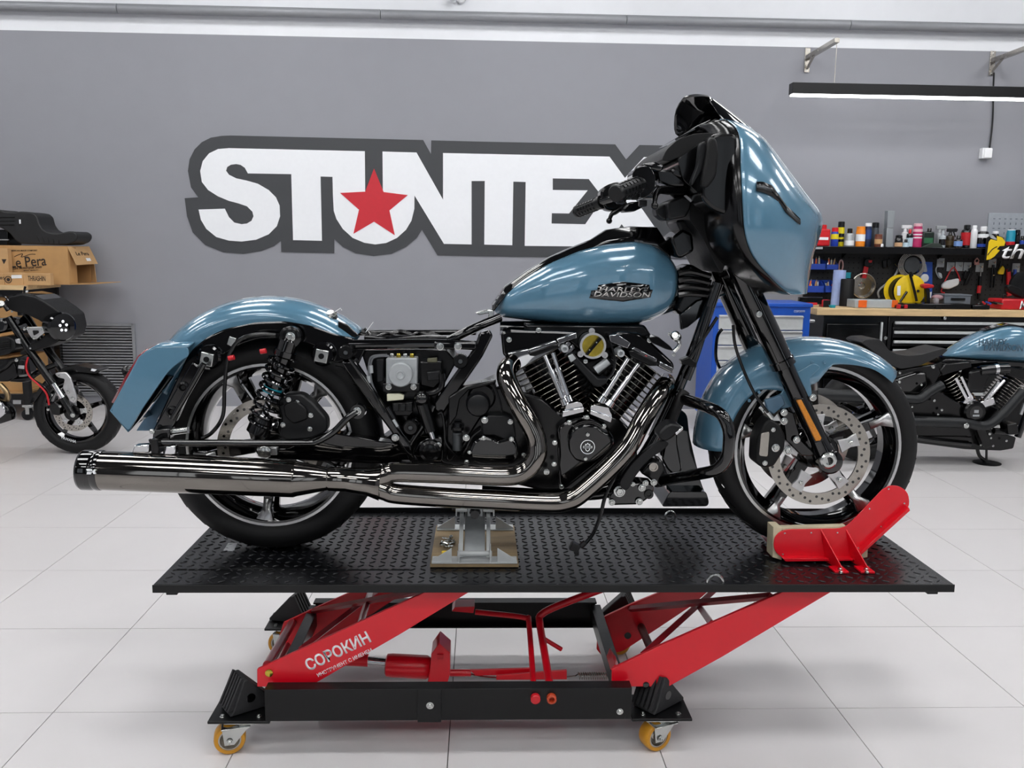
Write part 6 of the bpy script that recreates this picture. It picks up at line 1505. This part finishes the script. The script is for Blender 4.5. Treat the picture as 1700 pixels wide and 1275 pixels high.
t = tool('tape_ring', 'pink loop of tape hanging over the blue paper roll', 'tape', (340, 497)); c = sx((340, 497), TY)
obj('ring', MB().tube([c+Vector((.03*cos(u)*.6, 0, .05*sin(u))) for u in [2*pi*k/16 for k in range(16)]], .007, 8, closed=True), mat('pink_tape', '#d9a7a3', .6), t); obj('hook', MB().tube([c+Vector((0, .03, .05)), c+Vector((0, -.01, .05))], .004, 6), ZINC, t)
t = tool('filter_wrench', 'oil filter wrench with red handle and shiny round cup', 'wrench', (500, 560))
c = sx((497, 645), TY)
obj('cup', MB().lathe(c+Vector((0, .02, 0)), (0, -1, 0), [(0, .10), (.05, .112), (.052, .105), (.012, .09), (.012, .03), (.02, .02)], 30), STEEL, t)
tp_(t, 'handle', REDP, ((497, 588), (515, 500), (548, 510), (530, 592)), -.02, .0, .004); tp_(t, 'yoke', BLK, ((515, 500), (520, 450), (560, 440), (590, 470), (575, 500), (545, 510)), -.02, .01, .004, 3)
tp_(t, 'button', REDP, ((545, 455), (575, 455), (570, 475), (548, 475)), -.026, -.02, .002)
t = tool('hook_bracket', 'small matte black bracket hanging beside the filter wrench', 'bracket', (680, 480))
tp_(t, 'plate', BLK, ((652, 460), (680, 455), (680, 515), (655, 512))); tp_(t, 'wing', PLAST, ((684, 455), (705, 448), (718, 485), (690, 512)))
t = tool('hose', 'bent grey hose hanging from a peg left of the yellow reel', 'hose', (700, 600))
tt_(t, 'hose', GREY, ((765, 520), (740, 570), (680, 630), (630, 670), (615, 700), (625, 735)), .010); tt_(t, 'hose_branch', GREY, ((775, 520), (745, 570), (735, 605)), .008)
tt_(t, 'peg', ZINC, ((740, 480), (765, 505), (800, 490)), .006)
t = tool('wire_coil', 'round coil of silver wire hanging above the yellow reel', 'coil', (865, 490))
c = sx((866, 492), TY-.06)
for k in range(4): obj('wire_turn', MB().tube([c+Vector(((.118-.010*k)*cos(u), -.006*k, (.118-.010*k)*sin(u))) for u in [2*pi*j/28 for j in range(28)]], .006, 6, closed=True), STEEL, t)
obj('hub', MB().lathe(c, (0, -1, 0), [(-.01, .075), (.01, .07), (.012, .02)], 24), mat('dark_steel', '#55585a', .4, .8), t)
t = onbench('cable_reel', 'yellow cable reel with black cord leaning against the board', 'reel', (830, 770), 7.55)
c = sx((838, 680), 7.5); rr_ = c.z-bench-.002
obj('flange', MB().lathe(Vector((c.x, 7.47, bench+rr_)), (0, -1, 0), [(0, rr_), (.006, rr_), (.02, rr_*.55), (.024, rr_*.2)], 36), YEL, t)
obj('flange', MB().lathe(Vector((c.x-.05, 7.56, bench+rr_)), (0, -1, 0), [(0, rr_*.98), (.006, rr_*.98)], 36), YEL, t)
obj('cord', MB().lathe(Vector((c.x-.03, 7.555, bench+rr_)), (0, -1, 0), [(0, rr_*.85), (.07, rr_*.85)], 32), MBLK, t)
tp_(t, 'label', WPRT, ((760, 648), (785, 645), (782, 718), (758, 718)), -.001, .002, 0, Y=7.448)
T('crank', BLK, t, [W(zShelf(q)[0], 7.44) for q in ((780, 765), (830, 690))], .010, smooth=0)
obj('crank_hole', MB().lathe(sx((912, 685), 7.447), (0, -1, 0), [(0, .012), (.004, .012)], 14), GBLK, t)
t = tool('belt', 'black rubber belt hanging across the yellow reel', 'belt', (880, 650), 7.42)
T('strap', BLK, t, [W(zShelf(q)[0], 7.42) for q in ((855, 560), (870, 620), (890, 700), (903, 760))], .012, smooth=4, n=6)
T('loop', BLK, t, [W(zShelf(q)[0], 7.43) for q in ((850, 560), (862, 548), (872, 575))], .010, smooth=3, n=6)
t = tool('gauge_pack', 'blue blister pack with a round white gauge', 'pack', (960, 600))
tp_(t, 'card', mat('blue_card', '#1f4fb0', .4), ((905, 465), (1022, 470), (1018, 740), (905, 745)), .0, .008)
obj('gauge', MB().lathe(sx((955, 588), TY), (0, -1, 0), [(0, .036), (.02, .036), (.022, .03)], 24), WHITE, t); tp_(t, 'blister', CLEAR, ((920, 480), (975, 480), (985, 545), (925, 545)), -.02, .0, .006, 3); tp_(t, 'print', WPRT, ((980, 700), (1015, 690), (1010, 735), (975, 735)), -.002, .0, 0)
t = onbench('cordless_drill', 'red and black cordless drill standing before the blue pack', 'drill', (990, 770), 7.4)
tp_(t, 'body', REDP, ((945, 640), (985, 628), (1010, 635), (1035, 640), (1035, 662), (960, 668)), -.03, .03, .008, 3, Y=7.4); tp_(t, 'grip', BLK, ((975, 665), (1003, 668), (1005, 775), (980, 775)), -.025, .025, .006, 2, Y=7.4); tp_(t, 'battery', BLK, ((945, 775), (1015, 772), (1015, 800), (945, 802)), -.04, .04, .006, 2, Y=7.4)
t = tool('respirator', 'white face mask hanging on red straps', 'mask', (1160, 620))
tp_(t, 'mask', WHITE, ((1095, 640), (1130, 610), (1225, 590), (1220, 640), (1150, 672), (1100, 668)), -.05, -.01, .012, 4)
tt_(t, 'strap', REDP, ((1100, 640), (1150, 540), (1180, 505)), .006); tt_(t, 'strap', REDP, ((1180, 505), (1210, 560), (1225, 610)), .006); tt_(t, 'strap', REDP, ((1095, 660), (1085, 690), (1110, 700)), .006)
for q, lb in (((1080, 475), 'clear hook plate with clear goggles hanging at its left'), ((1155, 505), 'clear hook plate above the mask straps'), ((1218, 503), 'clear hook plate right of the mask strap'), ((1280, 505), 'clear hook plate over the dark pliers'), ((1370, 510), 'clear hook plate with a pink tag'), ((1465, 478), 'clear hook plate over the long black tools'), ((1640, 512), 'clear hook plate over the blue screwdriver')):
    t = tool('hook_plate', lb, 'hook', q); c = sx(q, PB-.008)
    obj('plate', MB().box(c, (.07, .006, .08)), CLEAR, t, bev=.003); obj('hook', MB().tube([c+Vector((0, -.004, .01)), c+Vector((0, -.04, .0)), c+Vector((0, -.045, .015))], .004, 6), ZINC, t)
t = tool('goggles', 'clear goggles dangling from the first hook plate', 'goggles', (1080, 560))
tt_(t, 'strap', CLEAR, ((1060, 490), (1045, 530), (1065, 580), (1085, 590)), .005); tp_(t, 'lens', CLEAR, ((1065, 545), (1090, 555), (1095, 592), (1070, 580)), -.02, .0, .004, 2)
t = tool('pliers', 'large black pliers hanging at a slant', 'pliers', (1290, 570))
tp_(t, 'jaw', PLAST, ((1290, 520), (1330, 500), (1340, 520), (1305, 560)), -.01, .01, .004); tp_(t, 'handle', PLAST, ((1300, 550), (1330, 545), (1285, 640), (1255, 645)), -.012, .012, .004); tp_(t, 'handle', PLAST, ((1270, 530), (1295, 555), (1270, 600), (1250, 590)), -.012, .012, .004)
t = tool('pink_tag', 'pink paper loop on the board near the hook plates', 'tag', (1350, 460)); tt_(t, 'loop', mat('pink_tape', '#d9a7a3', .6), ((1350, 440), (1365, 460), (1345, 480), (1335, 462), (1350, 442)), .005); tp_(t, 'paper', mat('pink_tape', '#d9a7a3', .6), ((1335, 470), (1365, 468), (1370, 490), (1340, 492)))
t = tool('screwdriver', 'screwdriver with a black and red handle hanging low', 'screwdriver', (1372, 640)); tt_(t, 'blade', STEEL, ((1380, 520), (1376, 580)), .005, smooth=0); tt_(t, 'handle', BLK, ((1376, 575), (1370, 645)), .016, smooth=0); tt_(t, 'handle_tip', REDP, ((1370, 645), (1362, 700)), .017, smooth=0); tt_(t, 'shank', BLK, ((1362, 700), (1360, 745)), .012, smooth=0)
t = tool('long_pliers', 'pair of long thin black pliers', 'pliers', (1465, 560)); tt_(t, 'leg', BLK, ((1468, 490), (1460, 570), (1450, 660)), .008, smooth=2); tt_(t, 'leg', BLK, ((1475, 490), (1482, 570), (1472, 660)), .008, smooth=2); tt_(t, 'tip', STEEL, ((1466, 565), (1478, 565)), .010, smooth=0)
t = tool('yellow_cutter', 'yellow handled cutter with thin dark wire tips', 'cutter', (1535, 535)); tp_(t, 'handle', YEL, ((1510, 545), (1530, 510), (1545, 495), (1560, 520), (1550, 562), (1512, 560)), -.01, .01, .004, 2); tt_(t, 'wire', BLK, ((1530, 460), (1520, 510)), .005, smooth=0); tt_(t, 'wire', BLK, ((1545, 560), (1535, 630)), .005, smooth=0)
t = tool('red_level', 'upright red bar tool hanging at right', 'tool', (1592, 620)); tp_(t, 'bar', REDP, ((1577, 525), (1602, 520), (1610, 720), (1580, 725)), -.015, .01, .004); tp_(t, 'end_cap', BLK, ((1577, 525), (1602, 520), (1600, 540), (1578, 545)), -.017, -.014, .001)
t = tool('blue_screwdriver', 'blue handled screwdriver hanging at right', 'screwdriver', (1632, 560)); tt_(t, 'handle', BLUEP, ((1634, 525), (1630, 590)), .014, smooth=0); tt_(t, 'blade', STEEL, ((1630, 590), (1626, 625)), .005, smooth=0)
# things lying on the worktop
def slab(name, label, cat, x0, x1, y0, m, Y, d=.18, bev=.006):
    a, b = sx((x0, y0), Y), sx((x1, y0), Y)
    t = thing(name, label, cat, Vector(((a.x+b.x)/2, Y+d/2, bench)), 'things on the worktop')
    obj('body', MB().box(((a.x+b.x)/2, Y+d/2, (bench+a.z)/2), (b.x-a.x, d, a.z-bench)), m, t, bev=bev)
    return t, a, b
t, a, b = slab('organiser', 'clear plastic organiser case with orange latches', 'case', 447, 760, 750, CLEAR, 7.22, .17)
for q in (500, 740): c = sx((q, 780), 7.22); obj('latch', MB().box((c.x, 7.217, c.z), (.07 if q == 500 else .05, .008, .06)), ORG, t, bev=.003)
t, a, b = slab('tool_tray', 'long black tool case lying closed on the worktop', 'case', 820, 1310, 778, BLK, 7.17, .2)
obj('lid_seam', MB().box(((a.x+b.x)/2, 7.168, a.z-.03), (b.x-a.x-.02, .002, .004)), MBLK, t); obj('latch', MB().box(((a.x+b.x)/2, 7.166, a.z-.03), (.05, .006, .03)), PLAST, t)
t, a, b = slab('grey_case', 'grey plastic case standing behind the black tool case', 'case', 1112, 1308, 718, mat('case_grey', '#6c737b', .45), 7.40)
obj('handle', MB().box(((a.x+b.x)/2, 7.395, a.z-.03), (.12, .012, .02)), PLAST, t); obj('lid', MB().box(((a.x+b.x)/2, 7.49, a.z+.004), (b.x-a.x+.01, .19, .01)), mat('case_grey', '#6c737b', .45), t)
t, a, b = slab('rag_pile', 'crumpled grey and pink rag beside the grey case', 'rag', 1040, 1078, 735, mat('rag_grey', '#8a8588', .9, var=.3, scale=25), 7.38, .1, .02)
obj('fold', MB().ball(Vector((a.x+.045, 7.43, a.z)), (.05, .04, .025)), mat('rag_pink', '#a8858a', .9), t)
t, a, b = slab('red_clamp', 'red and black clamp tool on the left end of the worktop', 'clamp', 205, 265, 752, REDP, 7.3, .08)
c = sx((235, 780), 7.297); obj('opening', MB().box(c, (.06, .006, .06)), MBLK, t, bev=.004); obj('bar', MB().box((a.x-.09, 7.34, bench+.05), (.2, .04, .06)), BLK, t, bev=.004); obj('trigger', MB().box((a.x-.1, 7.325, bench+.025), (.12, .03, .02)), REDP, t)
t, a, b = slab('small_cap', 'tiny teal cap on the worktop near the red clamp', 'cap', 270, 300, 793, TEAL, 7.2, .05, .002); obj('rim', MB().box(((a.x+b.x)/2, 7.225, a.z), (b.x-a.x+.006, .056, .006)), TEAL, t)
t, a, b = slab('red_ratchet', 'red and black ratchet lying in front of the organiser', 'ratchet', 762, 825, 790, BLK, 7.16, .06); obj('grip', MB().box(((a.x+b.x)/2-.03, 7.155, bench+.02), (.03, .02, .035)), REDP, t, bev=.003); obj('knob', MB().box(((a.x+b.x)/2+.03, 7.155, bench+.02), (.025, .02, .03)), REDP, t, bev=.003)
t, a, b = slab('tool_heap', 'dark heap of small tools in a flat tray on the worktop', 'tray', 1320, 1450, 790, BLK, 7.18, .16)
for k in range(5): obj('tool', MB().tube([Vector((a.x+.06+.05*k, 7.2, a.z+.012)), Vector((a.x+.12+.03*k, 7.30, a.z+.02))], .008, 8), [STEEL, REDP, BLUEP, MBLK, STEEL][k], t)
t, a, b = slab('red_machine', 'red power tool case with black handle at the right end of the worktop', 'power tool', 1540, 1800, 745, REDP, 7.2, .22, .012)
tp_(t, 'handle', MBLK, ((1575, 650), (1600, 635), (1680, 665), (1700, 700), (1690, 740), (1650, 720), (1590, 690)), .0, .06, .01, 4, Y=7.26); obj('wheel', MB().lathe(sx((1680, 640), 7.34), (0, -1, 0), [(0, .11), (.03, .11), (.035, .08), (.03, .03)], 26), PLAST, t); text('lettering', 'M', WPRT, t, sx((1695, 790), 7.196), .05, .002, fit=(.06, .07), shear=.2)
tt_(t, 'wire_handle', PLAST, ((1545, 740), (1545, 715), (1570, 712)), .007, Y=7.3, smooth=0)
# ================================================================ RIGHT MOTORCYCLE
YH = 5.86
hd = thing('motorcycle', 'blue grey cruiser motorcycle with black solo seat parked by the workbench', 'motorcycle', (W((1560, 760), YH).x, YH, 0))
hp_ = lambda name, m, pts, y0, y1, bev=.006, rad=0, **k: P(name, m, hd, zHD(*pts), YH+y0, YH+y1, bev, rad, **k)
ht_ = lambda name, m, pts, r, y, smooth=4, n=12: T(name, m, hd, [zHD(q)[0] for q in pts], r, YH+y, smooth, n)
HC = Vector((W((1432, 700), YH).x, YH, .325))
wheel(hd, HC, .32, .16, .225, 10, 5, 'w', black_only=True, twod=False, detail=False)
fc = Vector((HC.x+1.64, YH, .325)); wheel(hd, fc, .32, .13, .24, 10, 5, 'w', black_only=True, twod=False, detail=False)
hp_('seat', LEA, ((465, 290), (500, 270), (590, 266), (625, 292), (660, 345), (720, 375), (800, 385), (900, 375), (1000, 345), (1060, 332), (1080, 345), (1040, 378), (960, 420), (880, 455), (800, 472), (740, 478), (660, 440), (590, 380)), -.13, .13, .03, 3, seg=4, ang=70)
hp_('rear_fender', BLK, ((300, 420), (380, 350), (470, 300), (600, 380), (740, 480), (740, 510), (640, 470), (500, 420), (380, 440)), -.09, .09, .01)
rows = []
TKt = zHD((1055, 392), (1085, 360), (1120, 330), (1220, 265), (1350, 205), (1450, 178), (1530, 166), (1640, 190), (1740, 240), (1820, 320), (1850, 400)); TKb = zHD((1055, 392), (1090, 400), (1140, 405), (1220, 412), (1350, 420), (1450, 426), (1530, 428), (1640, 432), (1740, 436), (1820, 430), (1850, 400))
for k, (p, q) in enumerate(zip(TKt, TKb)):
    a, b = W(p, YH-.02), W(q, YH-.06); zc_ = (a.z+b.z)/2; h_ = max((a.z-b.z)/2, .003); w_ = [.02, .06, .085, .115, .14, .15, .15, .145, .125, .09, .02][k]
    rows.append([Vector((a.x, YH-w_*math.copysign(abs(cos(u))**.8, cos(u)), zc_+h_*math.copysign(abs(sin(u))**.8, sin(u)))) for u in [2*pi*j/28 for j in range(28)]])
mb = MB().grid(rows, True); mb.f += [list(range(27, -1, -1)), [10*28+k for k in range(28)]]
htk = obj('fuel_tank', mb, BLUE, hd, ang=70, sub=2)
hp_('tank_console', GBLK, ((1340, 205), (1450, 172), (1510, 158), (1620, 178), (1740, 230), (1720, 238), (1600, 192), (1500, 176)), -.04, .04, .004)
DKL = mat('dark_badge', '#40596a', .4)
text('tank_lettering', 'HARLEY-', DKL, htk, W(zHD((1400, 290))[0], YH-.160), .03, .006, fit=(.20, .045)); text('tank_lettering', 'DAVIDSON', DKL, htk, W(zHD((1470, 328))[0], YH-.164), .03, .006, fit=(.26, .045))
hp_('frame', GBLK, ((720, 490), (960, 450), (1060, 400), (1500, 420), (1700, 430), (1700, 470), (1020, 470), (760, 520)), -.07, .07, .01)
hp_('side_cover', GBLK, ((705, 570), (720, 545), (860, 500), (930, 500), (940, 600), (880, 660), (730, 650)), -.14, .08, .015, 4)
hp_('side_frame', BLK, ((630, 510), (740, 480), (1000, 440), (1040, 500), (960, 640), (820, 680), (700, 640), (700, 560)), -.11, .1, .01)
hp_('engine_case', BLK, ((760, 690), (1000, 620), (1180, 730), (1330, 720), (1450, 760), (1400, 900), (1250, 960), (830, 960), (790, 820)), -.14, .14, .012, 4)
for sg_, base, top in ((0, (1190, 730), (1060, 520)), (1, (1390, 740), (1530, 560))):
    b0, t0 = W(zHD(base)[0], YH), W(zHD(top)[0], YH); ax = (t0-b0).normalized(); L = (t0-b0).length; lat = Vector((ax.z, 0, -ax.x))
    co = obj('cylinder', MB().lathe(b0-ax*.02, ax, [(0, .06), (L+.02, .06)], 18), BLK, hd)
    for k in range(11):
        c = b0+ax*L*(k/10); q = [c+lat*(.075*math.copysign(abs(cos(u))**.6, cos(u)))+Vector((0, .10*math.copysign(abs(sin(u))**.6, sin(u)), 0)) for u in [2*pi*j/18 for j in range(18)]]
        obj('fin', MB().prism(q, ax*.006), GBLK, co)
        obj('fin_edge', MB().tube([p+ax*.003 for p in q], .0022, 4, closed=True), STEEL, co)
hp_('rocker_box', BLK, ((1020, 490), (1060, 440), (1240, 425), (1255, 470), (1100, 510), (1040, 530)), -.12, .1, .01, 3); hp_('rocker_box', BLK, ((1490, 520), (1500, 460), (1640, 480), (1700, 520), (1700, 560), (1600, 560)), -.12, .1, .01, 3)
hp_('air_cleaner', BLK, ((1230, 500), (1320, 480), (1380, 520), (1320, 640), (1220, 640)), -.16, -.05, .01, 4)
ht_('intake', GBLK, ((1300, 490), (1400, 480), (1500, 475)), .035, -.14, 2, 16); ht_('intake_ring', CHR, ((1400, 480), (1425, 478)), .038, -.14, 0, 16)
for a, b in (((1130, 540), (1215, 700)), ((1170, 530), (1245, 690)), ((1435, 570), (1330, 700)), ((1475, 560), (1360, 690))): ht_('pushrod_tube', CHR, (a, b), .012, -.15, 0, 10)
for q in ((1230, 710), (1345, 715)): obj('tappet_block', MB().box(W(zHD(q)[0], YH-.13), (.10, .05, .05), Matrix.Rotation(radians(20 if q[0] < 1300 else -20), 3, 'Y')), CHR, hd, bev=.005)
c = W(zHD((1258, 780))[0], YH-.15)
obj('cam_cover', MB().lathe(c, (0, -1, 0), [(0, .075), (.02, .075), (.03, .065), (.032, .05)], 28), BLK, hd); obj('cam_badge', MB().lathe(c+Vector((0, -.0325, 0)), (0, -1, 0), [(0, .045), (.002, .045)], 24), GBLK, hd); obj('cam_text', MB().box(c+Vector((0, -.035, -.02)), (.045, .002, .012)).box(c+Vector((0, -.035, .008)), (.03, .002, .02)), GREY, hd)
PB_ = mat('pipe_black', '#1e2022', .38, .3)
ht_('exhaust_pipe', PB_, ((-100, 640), (110, 640), (480, 675), (780, 690), (880, 690), (950, 640), (1040, 590)), .031, -.20, 5, 18)
ht_('exhaust_pipe', PB_, ((60, 800), (450, 830), (800, 842), (1150, 855), (1330, 880), (1440, 820), (1560, 690), (1610, 630)), .031, -.21, 5, 18)
ht_('muffler', PB_, ((-100, 650), (480, 672)), .045, -.2, 0, 20); ht_('muffler', PB_, ((480, 835), (1180, 858)), .036, -.21, 0, 20)
bpx(hd, zHD((1205, 878))[0], YH-.25, .022, kind='round')
for q, r in (((972, 464), .018), ((980, 702), .014), ((1033, 767), .014), ((738, 506), .012), ((647, 540), .012), ((735, 570), .014), ((740, 615), .012), ((890, 590), .012), ((1008, 800), .012), ((930, 880), .010), ((825, 745), .010), ((1370, 935), .016), ((1397, 910), .014), ((1490, 985), .012), ((1310, 1015), .012), ((1395, 1020), .012), ((1380, 965), .012), ((825, 940), .014)): bpx(hd, zHD(q)[0], YH-.17, r*.8, kind='round')
hp_('lower_frame', BLK, ((810, 930), (1240, 960), (1290, 900), (1480, 940), (1560, 960), (1540, 1040), (1450, 1055), (1200, 1045), (860, 1000)), -.13, .13, .01, 3)
ht_('frame_tube', GBLK, ((830, 960), (1000, 985), (1240, 1010)), .016, -.15, 3)
hp_('foot_control', BLK, ((1280, 900), (1340, 890), (1400, 1020), (1340, 1040)), -.2, -.14, .008, 2)
ht_('down_tube', GBLK, ((1700, 520), (1640, 760), (1570, 960)), .022, -.06, 2); ht_('shock_rod', ALU, ((1620, 720), (1590, 800)), .012, -.16, 0)
hp_('foot_peg', BLK, ((1500, 870), (1570, 860), (1580, 940), (1510, 945)), -.26, -.16, .01, 2)
ht_('foot_rest', BLK, ((1400, 915), (1500, 920)), .022, -.2, 0)
# jiffy stand with a floor plate
ht_('side_stand', BLK, ((1285, 1040), (1300, 1090), (1340, 1125)), .012, -.11, 3); ht_('stand_rod', BLK, ((1350, 1050), (1350, 1125)), .008, -.11, 0, 8)
sc_ = G(zHD((1353, 1138))[0], .006)
pk = tag(obj('stand_plate', MB().lathe(Vector((sc_.x, sc_.y, .001)), (0, 0, 1), [(0, .088), (.005, .09), (.008, .08)], 28), PLAST), 'round black plate on the floor under the cruiser side stand', 'plate')
obj('plate_boss', MB().lathe(Vector((sc_.x, sc_.y, .008)), (0, 0, 1), [(0, .03), (.012, .028)], 18), PLAST, pk)
